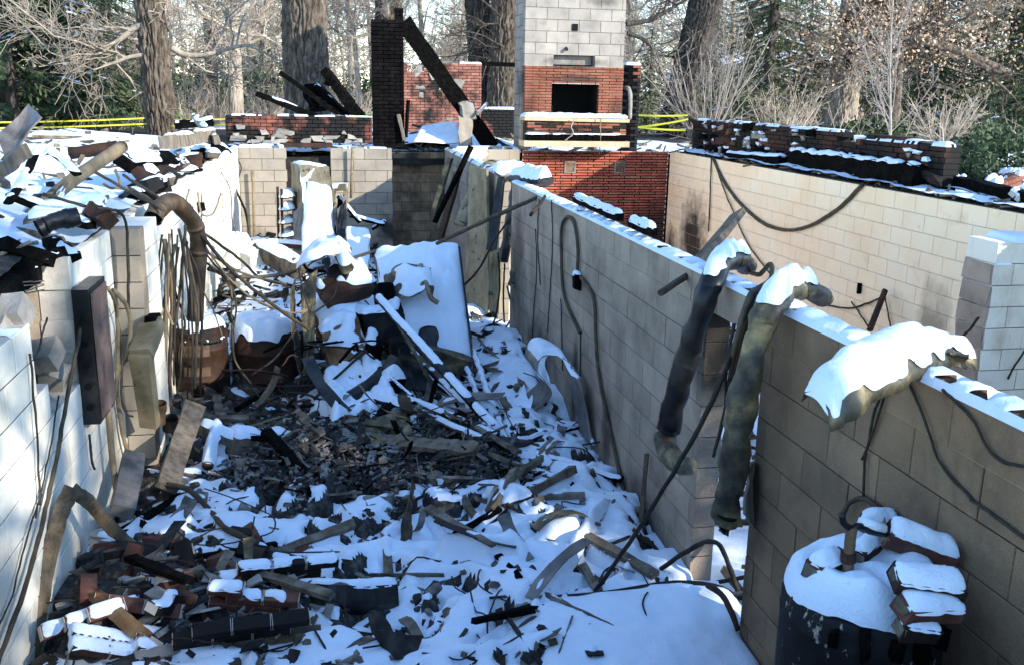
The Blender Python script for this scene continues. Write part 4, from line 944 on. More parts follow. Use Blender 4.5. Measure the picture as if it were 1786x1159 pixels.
for u, dist, pts, r0, mat in ((281,24,[(262,42),(235,50),(205,72),(182,84)],.10,'bark_tan'),(281,24,[(300,84),(325,96),(360,95),(412,82),(445,78)],.08,'bark_tan'),(281,24,[(262,95),(225,100),(200,110),(184,112)],.06,'bark_tan'),
        (412,34,[(418,90),(436,62),(462,28),(478,-8)],.13,'bark_tan'),(412,34,[(430,78),(470,62),(505,58)],.07,'bark_tan'),(412,34,[(412,70),(395,50),(360,40),(330,10)],.06,'bark_tan'),
        (1172,30,[(1092,42),(1130,36),(1165,18),(1205,-5)],.08,'bark_dark'),(1172,30,[(1094,58),(1125,70),(1150,95),(1185,100)],.07,'bark_dark'),
        (872,31,[(905,22),(885,35),(872,40)],.10,'bark_dark'),(872,31,[(905,70),(890,78),(878,90)],.10,'bark_dark'),
        (680,42,[(670,40),(630,45),(610,20),(590,15)],.09,'bark_tan'),(680,42,[(640,60),(605,68),(580,50),(560,60)],.07,'bark_tan'),
        (1462,40,[(1478,112),(1510,95),(1545,80),(1590,72),(1640,78),(1700,100),(1760,125)],.30,'bark_oak'),(1462,40,[(1485,95),(1520,70),(1560,62),(1600,72)],.2,'bark_oak'),(1462,40,[(1442,112),(1410,108),(1385,122),(1365,118)],.16,'bark_oak'),(1462,40,[(1480,40),(1520,10),(1580,-5)],.25,'bark_oak'),
        (150,38,[(150,60),(120,75),(100,70),(70,40)],.09,'bark_tan'),(150,38,[(160,80),(190,100),(210,95),(240,110)],.07,'bark_tan')):
    P = limb(oak_at(u, dist), pts, dist, r0, mat, 7)
    if u == 1462:
        c = np.array(P)[nrng.integers(0, len(P), 2200)]+nrng.normal(0, 1.0, (2200,3))*np.array([1,1,0.7])+np.array([0,0,0.5]); o = bpy.data.objects[oak_at(u, dist)]; l = leaf_quads(c-np.array(o.location), 0.06, 'oak_leaf', o, 'foliage')
# far wood: a deep belt of twigs and stems that reads as one mass
Tw = Tubes(); r = random.Random(5)
for k in range(480):
    u = r.uniform(-420, 2250); d = r.uniform(95, 190); p = gpos(u, d); H = r.uniform(7, 17)
    Tw.chain([p+Vector((0,0,-.5)), p+Vector((r.gauss(0,.5), 0, H*0.5)), p+Vector((r.gauss(0,1), 0, H))], [0.16,0.1,0.03], 3)
    for j in range(30):
        z = H*r.uniform(0.12,0.95); ph = r.uniform(0,6.28); L = r.uniform(1.2,4.2)
        a = np.array([p.x, p.y, p.z+z]); b = a+np.array([math.cos(ph), math.sin(ph), r.uniform(0.0,0.9)])*L*0.5; c = b+np.array([math.cos(ph)+r.gauss(0,.4), math.sin(ph)+r.gauss(0,.4), r.uniform(0.1,1.1)])*L*0.5
        Tw.chain([a,b,c], [0.05,0.035,0.02], 3)
        for q in range(3):
            e = b+np.array([r.gauss(0,1), r.gauss(0,1), r.uniform(0,1)])*L*0.35; Tw.chain([b*(1-q/4)+c*(q/4), e], [0.028,0.014], 3)
tag(np_obj('far_wood', *Tw.arrays(), MAT['twig']), 'distant belt of bare wood across the horizon', kind='stuff')
# undergrowth in front of the wood
U = Tubes()
for k in range(2200):
    u = r.uniform(-300, 2100); d = r.uniform(33, 90); p = gpos(u, d); H = r.uniform(0.3, 1.5)
    q = np.array(p); e = q+np.array([r.gauss(0,.5), r.gauss(0,.5), H]); U.chain([q, (q+e)/2+np.array([r.gauss(0,.1),0,0]), e], [0.016,0.012,0.006], 3)
    U.chain([(q+e)/2, (q+e)/2+np.array([r.gauss(0,.4), r.gauss(0,.4), H*0.3])], [0.01,0.005], 3)
tag(np_obj('undergrowth', *U.arrays(), MAT['twig']), 'brown bare undergrowth along the edge of the wood', kind='stuff')
# trees and evergreens outside the frame at right whose shade falls on the near end of the cellar
for i, (x, y, k_, s) in enumerate(((10.2,-2.4,1,0.88),(11.0,-1.2,1,0.93),(12.2,-0.3,1,0.9))):
    place_tree('spruce_tree', SP[k_], (x, y, GZ), ('nearest','middle','farthest')[i]+' of three young spruces beside the house, beyond the right edge', 'spruces beside the house', i*2.1, s)
place_tree('bare_tree', bare[1], (10.5, -6.2, GZ), 'slim bare tree standing outside, beyond the right edge', None, 1.0, 0.9)
place_tree('bare_tree', bare[0], (9.4, -5.5, GZ), 'stout bare tree standing outside, beyond the right edge, farthest from the cellar', None, 2.6, 0.8)
place_tree('bare_tree', bare[3], (7.5, -5.5, GZ), 'bare sapling standing outside, nearest the photographer', None, 2.0, 0.9)
# a white house far off behind the right hand trees
hp = gpos(1345, 85); t = thing('house', 'white house with a snowy roof far behind the spruces', 'house', hp)
mb = MB(); mb.lohi((hp.x-6, hp.y, GZ), (hp.x+6, hp.y+8, GZ+3)); mb.build('wall', MAT['house_white'], t)
mb = MB(); mb.add([(hp.x-6.5,hp.y-.5,GZ+3.01),(hp.x+6.5,hp.y-.5,GZ+3.01),(hp.x+6.5,hp.y+8.5,GZ+3.01),(hp.x-6.5,hp.y+8.5,GZ+3.01),(hp.x-6.5,hp.y+4,GZ+5.5),(hp.x+6.5,hp.y+4,GZ+5.5)], [(0,1,5,4),(2,3,4,5),(1,2,5),(3,0,4),(3,2,1,0)]); mb.build('roof', MAT['snow'], t)
for k in range(4):
    f = MB(); f.lohi((hp.x-5+k*2.7, hp.y-0.06, GZ+1.0), (hp.x-4+k*2.7, hp.y-0.002, GZ+2.2)); f.build('window', MAT['duct_dark'], t)
# ------------------------------------------------------------------ rubble and snow
def lump(X, Y, cx, cy, rx, ry, h, p=2):
    return h*np.exp(-(((X-cx)/rx)**2+((Y-cy)/ry)**2)**(p/2))
def cellar_base(X, Y):
    Z = 0.36+0.06*fbm(X, Y, 0.8, 4, 3)
    Z = Z+lump(X, Y, 0.35, 7.3, 1.0, 1.0, 0.26)+lump(X, Y, -1.15, 5.3, 0.9, 0.9, 0.22)
    Z = Z+lump(X, Y, 0.2, 12.5, 1.8, 2.6, 0.25)+lump(X, Y, -1.1, 15.8, 0.6, 1.4, 0.45)+lump(X, Y, 0.2, 16.3, 0.8, 1.2, 0.35)
    Z = Z+lump(X, Y, 1.75, 7.0, 0.7, 1.6, 0.12)-lump(X, Y, -0.9, 9.6, 0.8, 0.9, 0.14)-lump(X, Y, 1.0, 9.5, 0.9, 0.7, 0.24)+lump(X, Y, 2.1, 10.2, 0.5, 1.6, 0.15)
    return Z
def burn(X, Y):
    w = 0.40*fbm(X, Y, 0.8, 2, 8)+0.45*fbm(X, Y, 0.22, 3, 9)
    return np.clip(1.15-np.sqrt(((X-0.50)/0.90)**2+((Y-7.25)/0.95)**2)+w, -1, 1)
class Bits:
    """Loose fragments gathered per material (too many and too small to count)."""
    def __init__(s): s.mb = {}
    def get(s, m): return s.mb.setdefault(m, MB())
    def flake(s, m, p, l, w, t, r, tilt=0.5):
        R = Matrix.Rotation(r.uniform(0,6.28), 3, 'Z') @ Matrix.Rotation(r.gauss(0,tilt), 3, 'X') @ Matrix.Rotation(r.gauss(0,tilt), 3, 'Y')
        n = r.choice((5,6,7)); P = []
        for k in range(n):
            a = 6.2832*(k+r.uniform(-.3,.3))/n; q = r.uniform(0.6, 1.0); P.append((math.cos(a)*l/2*q, math.sin(a)*w/2*q))
        bend = r.uniform(-1.2, 1.2)/max(l, .02); bot = [Vector(p)+R @ Vector((x, y, -t/2+bend*x*x)) for x, y in P]; top = [Vector(p)+R @ Vector((x*.94, y*.94, t/2+bend*x*x)) for x, y in P]
        s.get(m).loft([bot, top])
    def stick(s, m, p, L, w, r, tilt=0.3, az=None):
        az = r.uniform(0,6.28) if az is None else az; e = r.gauss(0, tilt)
        d = Vector((math.cos(az)*math.cos(e), math.sin(az)*math.cos(e), math.sin(e)))*L/2
        p = Vector(p); s.get(m).beam(p-d, p+d, w, w*r.uniform(0.3,0.8), r.uniform(0,3), 3, 0.22, r=r)
    def curl(s, m, p, L, w, r):
        a = r.uniform(0,6.28); b = r.uniform(-1.6, 1.3); e = r.uniform(0,0.5)-b*0.3*(b < 0); d = Vector((math.cos(a), math.sin(a), 0)); n = Vector((-d.y, d.x, r.uniform(-.3,.3))).normalized()
        G = []; q = Vector(p)
        for k in range(6):
            G.append([q-n*w/2*r.uniform(.7,1.1), q+n*w/2*r.uniform(.7,1.1)]); e += b/6; q = q+(d*math.cos(e)+Vector((0,0,1))*math.sin(e))*L/5
        s.get(m).grid(G, 0.008)
    def wire(s, m, p, L, rad, r):
        pts = [Vector(p)]; a = r.uniform(0,6.28)
        for k in range(5):
            a += r.gauss(0,0.6); pts.append(pts[-1]+Vector((math.cos(a), math.sin(a), r.gauss(0,0.25)))*L/5)
        s.get(m).tube(arc(pts, 3), rad, 4)
    def build(s, name, kind='stuff', label=None, parent=None):
        out = []
        for m, mb in s.mb.items(): out.append(tag(mb.build(name, MAT[m], parent), label, kind=kind))
        return out
r4 = random.Random(404)
def zc(x, y): return float(cellar_base(np.array([x]), np.array([y]))[0])
def bz(x, y): return float(burn(np.array([x]), np.array([y]))[0])
ys1 = np.concatenate([np.arange(4.0, 9.0, 0.016), np.arange(9.0, 13.0, 0.026), np.arange(13.0, 17.79, 0.04)])
xs1 = np.arange(XL+0.004, XI-0.003, 0.018)
X, Y = np.meshgrid(xs1, ys1); Zb = cellar_base(X, Y)+0.02*fbm(X, Y, 0.12, 3, 21)
# slabs, lumps and hollows of the buried rubble
for k in range(2600):
    cy_ = 4.0+13.6*r4.random()**1.5; cx_ = r4.uniform(-1.5, 2.2); a = r4.uniform(0, 6.28); L_ = r4.uniform(0.05, 0.24)*(1+0.05*max(0, cy_-7)); W_ = L_*r4.uniform(0.25, 0.9)
    i0, i1 = np.searchsorted(ys1, [cy_-L_*1.3, cy_+L_*1.3]); j0, j1 = np.searchsorted(xs1, [cx_-L_*1.3, cx_+L_*1.3])
    if i1-i0 < 2 or j1-j0 < 2 or bz(cx_, cy_) > 0.35 or (cx_ < 1.5 and 8.7 < cy_ < 10.2 and r4.random() < 0.75): continue
    xx = X[i0:i1, j0:j1]-cx_; yy = Y[i0:i1, j0:j1]-cy_
    p_ = (xx*math.cos(a)+yy*math.sin(a))/L_; q_ = (-xx*math.sin(a)+yy*math.cos(a))/W_
    e_ = np.clip((1-np.maximum(np.abs(p_), np.abs(q_)) if r4.random() < 0.5 else 1-np.sqrt(p_**2+q_**2))*5, 0, 1)
    hgt = r4.uniform(0.04, 0.19)*(1 if cx_ < 1.4 else 0.6)
    Zb[i0:i1, j0:j1] = np.maximum(Zb[i0:i1, j0:j1], (cellar_base(xx+cx_, yy+cy_)+hgt+p_*r4.uniform(-.07,.07)+q_*r4.uniform(-.05,.05))*e_+Zb[i0:i1, j0:j1]*(1-e_))
def zc(x, y):
    i = min(max(int(np.searchsorted(ys1, y)), 0), len(ys1)-1); j = min(max(int(np.searchsorted(xs1, x)), 0), len(xs1)-1); return float(Zb[i, j])
bits = Bits()
for k in range(2700):
    y = 4.4+13.2*r4.random()**1.7; x = r4.uniform(-1.5, 2.2); b = bz(x, y)
    if b > 0.2 and r4.random() < 0.8: continue
    m = r4.choice(['debris_dark','debris_dark','debris_tan','debris_ash','brick_brown' if x < 0.0 and y < 6.2 and r4.random() < 0.3 else 'debris_tan'])
    sc = 0.9 if y < 8 else 1.2
    if r4.random() < 0.35 and x > -0.4 and y < 7: continue
    q = r4.random(); p = (x, y, zc(x, y)+r4.uniform(-0.03, 0.04))
    if q < 0.07: bits.curl(m, p, r4.uniform(.12,.4)*sc, r4.uniform(.05,.14)*sc, r4)
    elif q < 0.36: bits.flake(m, p, r4.uniform(.04,.17)*sc, r4.uniform(.03,.11)*sc, r4.uniform(.008,.04)*sc, r4, 0.45)
    elif q < 0.62: bits.flake(m, p, r4.uniform(.05,.14)*sc, r4.uniform(.05,.11)*sc, r4.uniform(.04,.09), r4, 0.6)
    elif q < 0.88: bits.stick(m, p, r4.uniform(.12,.6)*sc, r4.uniform(.010,.035)*sc, r4, 0.22)
    else: bits.wire('cable_dark', p, r4.uniform(.3,.9), 0.006*sc, r4)
heap = Bits()
for k in range(8800):
    a = r4.uniform(0,6.28); rr = 1.35*math.sqrt(r4.random()); x = 0.42+rr*math.cos(a)*1.05; y = 7.35+rr*math.sin(a)*1.08
    if bz(x, y) < 0.0: continue
    m = r4.choice(['debris_dark','debris_dark','debris_dark','debris_ash','debris_ash','debris_ash','debris_tan','char']); p = (x, y, zc(x, y)+r4.uniform(-0.01,0.06))
    q = r4.random()
    if q < 0.72: heap.flake(m, p, r4.uniform(.012,.06), r4.uniform(.010,.04), r4.uniform(.004,.012), r4, 0.7) if r4.random() < .93 else heap.curl(m, p, r4.uniform(.06,.25), r4.uniform(.02,.07), r4)
    elif q < 0.88: heap.flake(m, p, r4.uniform(.02,.07), r4.uniform(.02,.05), r4.uniform(.02,.04), r4, 0.7)
    else: heap.stick(m, p, r4.uniform(.08,.35), r4.uniform(.006,.02), r4, 0.35)
tag(field('ash_bed', X, Y, Zb, MAT['ash'], None), kind='stuff')
def near(x, y):
    L = ((0.5,7.3,'in the ash heap'),(-0.9,5.4,'among the bricks at the lower left'),(-0.9,6.6,'between the bricks and the leaning channel'),(0.4,5.7,'in the snow below the ash heap'),(1.3,5.9,'right of the black duct offcut'),(1.8,6.8,'at the foot of the partition'),(1.6,8.2,'below the curled sheet'),(-0.9,8.3,'in front of the rusty tanks'),(0.3,8.8,'before the crushed cabinets'),(1.7,10.2,'by the fallen sheet'),(-0.5,11.8,'behind the rusty drum'),(0.9,12.2,'behind the big steel cabinet'),(0.2,14.5,'before the furnace casing'),(-1.0,14.5,'near the snowy log'),(1.5,14.8,'before the scorched recess'),(0.6,4.9,'at the bottom edge'))
    return min(L, key=lambda q: (q[0]-x)**2+(q[1]-y)**2)[2]
loose = []
def V3z(h): return Vector((0,0,h))
for k in range(84):
    y = 4.7+11.5*r4.random()**1.5; x = r4.uniform(-1.35, 2.05)
    if bz(x, y) > 0.6: continue
    p = Vector((x, y, zc(x, y)+r4.uniform(.05,.14))); a = r4.uniform(0,6.28); L_ = r4.uniform(.35,.95); e = r4.gauss(0,.16); d = Vector((math.cos(a)*math.cos(e), math.sin(a)*math.cos(e), math.sin(e)))*L_/2
    if abs((p+d).x-0.35) > 1.85 or abs((p-d).x-0.35) > 1.85: continue
    if k % 3 < 2:
        mb = MB(); mb.beam(p-d, p+d, r4.uniform(.03,.09), r4.uniform(.025,.06), r4.uniform(-.6,.6), 7, 0.2, r4.uniform(.6,1), r4); loose.append(tag(mb.build('charred_board', MAT['char' if k % 2 else 'debris_tan']), ('%s board half buried %s' % ('black charred' if k % 2 else 'grey scorched', near(x, y))), 'board', 'charred boards loose in the rubble'))
    else:
        B_ = Bits(); B_.curl('x', p-V3z(.03), L_*.8, r4.uniform(.06,.15), r4); loose.append(tag(B_.mb['x'].build('bent_sheet', MAT[('duct','sheet_metal','lath','duct_dark')[k//3 % 4]]), ('bent strip of %s sheet metal lying %s' % (('tan','grey','rusty lath','black')[k//3 % 4], near(x, y))), 'sheet metal', 'bent metal strips loose in the rubble'))
rub = bits.build('rubble'); heap.build('ash_heap')
bv = bvh_of(rub+loose)
D = Zb.copy()
for i in range(D.shape[0]):
    for j in range(D.shape[1]):
        h = bv.ray_cast(Vector((X[i,j], Y[i,j], 3)), Vector((0,0,-1)))
        if h[0] is not None and h[0].z > D[i,j]: D[i,j] = h[0].z
b = burn(X, Y)
tsn = 0.030+0.036*fbm(X, Y, 0.4, 3, 31)+0.03*np.clip((X-1.0)/1.0, 0, 1)
tsn = tsn-0.16*np.clip(b*1.8+0.1, 0, 1)
tsn = tsn-0.075*np.clip(lump(X, Y, -1.05, 5.1, 0.65, 0.5, 1.5), 0, 1)-0.10*np.clip(lump(X, Y, -1.1, 9.0, 0.9, 0.7, 1.2), 0, 1)-0.05*np.clip(lump(X, Y, -1.3, 7.6, 0.3, 0.7, 1.2), 0, 1)
D = np.minimum(D, blur(Zb, 3)+0.16)
tsn = tsn+lump(X, Y, -0.3, 6.15, 0.8, 0.45, 0.045)+lump(X, Y, 0.9, 5.6, 0.9, 0.8, 0.03)+lump(X, Y, -0.9, 7.4, 0.35, 0.6, 0.035)
Db = 0.6*blur(D, 1.8)+0.4*blur(D, 3.5)
gy, gx = np.gradient(blur(D, 1.5)); gs = np.hypot(gx/0.018, gy/np.gradient(ys1)[:,None])
Sn = Db+tsn-0.085*np.clip((gs-0.55)/0.7, 0, 1)
tag(field('snow_blanket', X, Y, blur(Sn, 0.8), MAT['snow'], Sn > Zb-0.03), 'snow lying over the rubble of the left cellar room', kind='stuff')

# floor of the right room, seen through the doorway
X2, Y2 = np.meshgrid(np.arange(XI2+0.002, XR, 0.05), np.arange(1.6, 17.58, 0.05))
Z2 = 0.34+0.10*fbm(X2, Y2, 0.7, 4, 41)+0.05*fbm(X2, Y2, 0.22, 3, 42)
tag(field('snow_floor', X2, Y2, Z2, MAT['snow']), 'snow covering the floor of the right cellar room', kind='stuff')
b2 = Bits()
for k in range(420):
    x, y = r4.uniform(2.5,6.5), r4.uniform(3,12); p = (x, y, 0.36+r4.uniform(0,.08))
    (b2.stick if r4.random() < 0.6 else b2.flake)(*( ('debris_tan' if r4.random()<.5 else 'debris_dark', p, r4.uniform(.2,.7), r4.uniform(.02,.05), r4) if r4.random() < 2 else ())) if False else b2.stick(r4.choice(['debris_tan','debris_dark']), p, r4.uniform(.2,.7), r4.uniform(.02,.05), r4, 0.15)
b2.build('rubble')
# doorway threshold drift
X3, Y3 = np.meshgrid(np.arange(XI-0.0, XI2+0.06, 0.02), np.arange(4.44, 5.22, 0.02))
tag(field('snow_drift', X3, Y3, 0.47+0.05*fbm(X3, Y3, 0.3, 3, 6)-0.12*(X3-XI), MAT['snow']), kind='stuff')
X3, Y3 = np.meshgrid(np.arange(XI-0.0, XI2+0.06, 0.03), np.arange(11.3, 12.1, 0.03))
tag(field('snow_drift', X3, Y3, 0.5+0.05*fbm(X3, Y3, 0.3, 3, 6), MAT['snow']), kind='stuff')

def bank(name, x0, x1, y0, y1, res, hfun, nbits, snow_t, seed, cut=None, mats=('debris_dark','debris_tan','debris_tan','wood'), label=None, blurs=(1.6,4.0), big=1.0):
    r = random.Random(seed); B = Bits()
    X, Y = np.meshgrid(np.arange(x0, x1, res), np.arange(y0, y1, res)); Zb = hfun(X, Y)
    for k in range(nbits):
        x, y = r.uniform(x0+.05, x1-.05), r.uniform(y0, y1); z = float(hfun(np.array([x]), np.array([y]))[0])
        if cut and cut(x, y): continue
        m = r.choice(mats); q = r.random(); p = (x, y, z+r.uniform(-0.01,0.06))
        if q < 0.45: B.flake(m, p, r.uniform(.08,.3)*big, r.uniform(.05,.2)*big, r.uniform(.01,.05), r, 0.4)
        elif q < 0.6: B.flake(m, p, r.uniform(.08,.2)*big, r.uniform(.06,.15)*big, r.uniform(.06,.12), r, 0.5)
        else: B.stick(m, p, r.uniform(.2,.9)*big, r.uniform(.02,.06)*big, r, 0.2)
    m = np.ones(X.shape, bool) if cut is None else ~np.vectorize(cut)(X, Y)
    tag(field('debris_bed', X, Y, Zb, MAT['debris_dark'], m), kind='stuff')
    obs = B.build('rubble')
    D = Zb.copy()
    if obs:
        bv = bvh_of(obs)
        for i in range(D.shape[0]):
            for j in range(D.shape[1]):
                h = bv.ray_cast(Vector((X[i,j], Y[i,j], 5)), Vector((0,0,-1)))
                if h[0] is not None and h[0].z > D[i,j]: D[i,j] = h[0].z
    S = 0.45*blur(D, blurs[0])+0.55*blur(D, blurs[1])+snow_t(X, Y)
    return tag(field(name, X, Y, blur(S, 0.7), MAT['snow'], m & (S > Zb-0.03)), label, kind='stuff')
# debris heaped on the slab beyond the left wall
def hl(X, Y):
    d = np.clip((-1.56-X)/1.8, 0, 1); n = np.clip((Y-4.5)/9.0, 0, 1)
    return 2.47+0.30*d*d*(3-2*d)*(0.62-0.15*n)+0.08*fbm(X, Y, 1.1, 4, 51)+0.10*fbm(X, Y, 0.45, 3, 52)*np.clip(d*3,0.3,1)+0.22*np.clip((-2.2-X)/1.5,0,1)*np.clip(1-abs(Y-8.0)/3.0,0,1)
bank('snow_bank', -7.4, -1.60, 6.25, 17.9, 0.04, hl, 430, lambda X, Y: 0.035+0.05*fbm(X, Y, 0.6, 3, 53)-0.085*np.clip(1-(-1.56-X)/0.55, 0, 1)*(0.6+0.8*(fbm(X, Y, 1.3, 2, 54))), 55, label='snow heaped over debris on the slab behind the left wall', big=0.85)
bank('snow_bank', -5.0, -1.76, 3.0, 6.25, 0.03, lambda X, Y: 2.34+0.25*np.clip((-1.76-X)/1.2,0,1)+0.09*fbm(X, Y, 0.5, 4, 56)+0.14*np.clip((Y-5.0)/1.0,0,1), 420, lambda X, Y: -0.005+0.05*fbm(X, Y, 0.5, 3, 57)-0.07*np.clip(1-(-1.76-X)/0.5, 0, 1), 58, big=0.6, label='snow and charred debris over the broken left window')
# ledge and yard to the right
def hr(X, Y):
    return 2.455+0.03*fbm(X, Y, 0.5, 3, 61)+0.10*np.clip((X-7.3)/1.5, 0, 1)+0.10*np.clip((X-7.2)/1,0,1)*fbm(X, Y, 0.9, 3, 62)
bank('snow_ledge', 6.615, 6.96, 7.0, 17.4, 0.025, hr, 170, lambda X, Y: 0.05+0.04*fbm(X, Y, 0.5, 3, 63), 64, label='snow and cinders along the ledge of the cream wall', big=0.55)
bank('snow_bank', 6.96, 13.0, 3.5, 9.72, 0.05, hr, 260, lambda X, Y: 0.05+0.04*fbm(X, Y, 0.5, 3, 66), 67, label='snow bank at the right edge beyond the cream wall')
bank('snow_bank', 7.16, 13.0, 9.72, 24.0, 0.08, lambda X, Y: 2.25+0.1*fbm(X, Y, 0.9, 3, 62), 200, lambda X, Y: 0.05+0.04*fbm(X, Y, 0.5, 3, 66), 68)
# rear of the house behind the far wall
bank('snow_bank', -1.8, 7.2, 18.35, 30.0, 0.06, lambda X, Y: 2.30+0.09*fbm(X, Y, 0.8, 3, 71)+lump(X, Y, 3.0, 20.5, 1.1, 1.0, 0.32)+lump(X, Y, 2.3, 22, .8, .8, 0.25), 700,
     lambda X, Y: 0.04+0.04*fbm(X, Y, 0.5, 3, 72), 73, cut=lambda x, y: 1.25 < x < 2.5 and y < 20.2, label='snow over the rear floor of the house', big=1.2)
bank('snow_bank', 1.29, 2.49, 20.13, 20.9, 0.03, lambda X, Y: 2.28-0.15*(20.9-Y)+0.05*fbm(X, Y, 0.3, 3, 76), 200, lambda X, Y: 0.0+0.05*fbm(X, Y, 0.3, 3, 74), 75)
# ------------------------------------------------------------------ things: helpers
_at = at
def at(u, v, x=None, y=None, z=None):
    p = _at(u, v, x, y, z)
    if y is not None and 5.25 < p.y < 11.0 and XI-0.035 < p.x < XI+0.6 and p.z < 2.2: p = _at(u, v, x=XI-0.035)      # in front of the partition
    if y is not None and 3.9 < y < 9.0 and XL < p.x < XI and p.z < zc(p.x, p.y)+0.03:        # rest on the rubble, not under it
        zz = 0.5
        for k in range(5):
            p = _at(u, v, z=zz); zz = zc(min(max(p.x, XL+.05), XI-.05), p.y)+0.05
    return p

def one(name, mb, mat, label, cat, group=None, smooth=False, snow=None):
    if mat in ('wood','duct','duct_dark','duct_tan','sheet_metal','lath','rust','char','plaster','debris_ash') and len(mb.v) > 12: crumple(mb, 0.009, 8.0, len(label))
    o = tag(mb.build(name, MAT[mat], None, smooth), label, cat, group)
    if snow: snow_on(mb, snow[0], snow[1], parent=o, seed=len(label), cover=snow[2] if len(snow) > 2 else 1.0, minz=snow[3] if len(snow) > 3 else 0.45, edge=snow[4] if len(snow) > 4 else 0.05)
    return o
def cable(label, pts, rad, mat='cable_brown', name='cable', group=None, cat=None, n=6):
    pts = [Vector(p)+V3((0, rng.gauss(0,.012), rng.gauss(0,.012))) for p in pts]
    mb = MB(); mb.tube(arc(pts, 7), rad, n, jit=0.06); crumple(mb, 0.006, 11.0, len(label))
    return one(name, mb, mat, label, cat or name, group, True)
def duct(name, label, pts, rad, mat, squash=0.7, ends=True, cat='duct', n=14, snow=None, dents=0.06, group=None):
    """Crumpled tube of sheet metal, open at both ends on black discs painted as inner shade, with rolled seams."""
    P = arc(pts, 7); t = thing(name, label, cat, P[0], group)
    mb = MB(); R = rad if isinstance(rad, list) else None
    rads = [ (rad if not R else R[min(int(i/7), len(R)-1)])*(1+rng.uniform(-dents, dents)) for i in range(len(P))]
    mb.tube(P, rads, n, cap=False, squash=squash, jit=dents*0.5); crumple(mb, dents*0.30, 7.0, len(label))
    body = mb.build('body', MAT[mat], t, True)
    for f in (0.22, 0.5, 0.76):                                    # rolled seams
        k = int(f*(len(P)-1)); d = (P[k+1]-P[k]).normalized(); sm = MB(); sm.tube([P[k]-d*0.012, P[k]+d*0.012], [rads[k]*1.06]*2, n, cap=False, squash=squash); crumple(sm, dents*0.30, 7.0, len(label)); sm.build('seam', MAT[mat], t, True)
    for e, q in ((0, 1), (-1, -2)):
        d = (P[q]-P[e]).normalized(); rr = rads[e]
        ring = MB(); ring.tube([P[e]-d*0.012, P[e]+d*0.02], [rr*1.05, rr*1.05], n, cap=False, squash=squash)
        ring.build('rim', MAT[mat], t, True)
        inn = MB(); inn.tube([P[e]+d*0.03, P[e]+d*0.04], [rr*0.97, rr*0.97], n, squash=squash); inn.build('inside', MAT['soot_hole_shade'], t)  # black disc in place of the shade inside the open end
    if snow: snow_on(mb, snow[0], snow[1], parent=t, seed=len(label), cover=snow[2] if len(snow) > 2 else 1.0, minz=0.68, edge=0.06, cut=snow[3] if len(snow) > 3 else None)
    return t
def plate(P4, thick, n=6, bulge=0.0, seed=0, rough=0.0):
    """Sheet through four corners, gently buckled."""
    a, b, c, d = [Vector(p) for p in P4]; r = random.Random(seed); nn = (b-a).cross(d-a).normalized(); G = []
    for i in range(n+1):
        row = []
        for j in range(n+1):
            s, t = j/n, i/n; p = (a.lerp(b, s)).lerp(d.lerp(c, s), t)
            row.append(p+nn*(bulge*math.sin(math.pi*s)*math.sin(math.pi*t)+r.uniform(-rough, rough)))
        G.append(row)
    mb = MB(); mb.grid(G, thick); return mb
def hexa(front, back):
    """Box from four front corners and four back corners."""
    mb = MB(); mb.add(list(front)+list(back), [(0,1,2,3),(7,6,5,4),(0,4,5,1),(1,5,6,2),(2,6,7,3),(3,7,4,0)]); return mb
def subdiv(mb, cuts=4, noise=0.0, seed=0):
    import bmesh
    bm = bmesh.new(); vs = [bm.verts.new(v) for v in mb.v]
    for f in mb.f: bm.faces.new([vs[i] for i in f])
    bmesh.ops.subdivide_edges(bm, edges=bm.edges, cuts=cuts, use_grid_fill=True)
    if noise:
        from mathutils import noise as nz
        for v in bm.verts: v.co += Vector(nz.noise_vector(v.co*5+Vector((seed,0,0))))*noise
    out = MB(); bm.verts.index_update(); out.v = [tuple(v.co) for v in bm.verts]; out.f = [tuple(v.index for v in f.verts) for f in bm.faces]; bm.free(); return out
def brick_chunk(label, p, rot, nx, ny, nz, mat='brick_rubble', snow=0.0, seed=1, L=0.2, H=0.062, W=0.09, grp=None, drop=0.2):
    """Lump of bricks still held together by mortar."""
    t = thing('brick_chunk', label, 'brick chunk', p, grp); r = random.Random(seed)
    R = Matrix.Rotation(rot[2], 4, 'Z') @ Matrix.Rotation(rot[0], 4, 'X') @ Matrix.Rotation(rot[1], 4, 'Y')
    me = unit_mesh('solid', L-0.012, W-0.012, H-0.011, mat); allb = MB(); mo = MB()
    for k in range(nz):
        for j in range(ny):
            for i in range(nx):
                if (i+j+k) and k == nz-1 and r.random() < drop: continue
                q = Vector(((i-(nx-1)/2+(0.5 if k % 2 else 0)*(nx > 1))*L, (j-(ny-1)/2)*W, (k+0.5)*H))
                mw = Matrix.Translation(p) @ R @ Matrix.Translation(q) @ Matrix.Rotation(r.uniform(-.02,.02), 4, 'Z')
                link('brick', me, t, mw)
                for tgt, s in ((allb, 1.0),): tgt.add([mw @ Vector(v.co) for v in me.vertices], [tuple(f.vertices) for f in me.polygons])
                b = MB().box((0,0,0), (L-0.0005, W-0.0005, H-0.0005)); b2 = [mw @ (Vector(v)*0.985) for v in b.v]; mo.add([mw @ Vector((v[0]-0.003*np.sign(v[0]), v[1]-0.008*np.sign(v[1]), v[2]-0.007*np.sign(v[2]))) for v in b.v], b.f)
    mo.build('mortar', MAT['mortar_light'], t)
    if snow: snow_on(allb, snow, 0.012, parent=t, seed=seed, edge=0.04, cover=0.62)
    return t
V3 = Vector
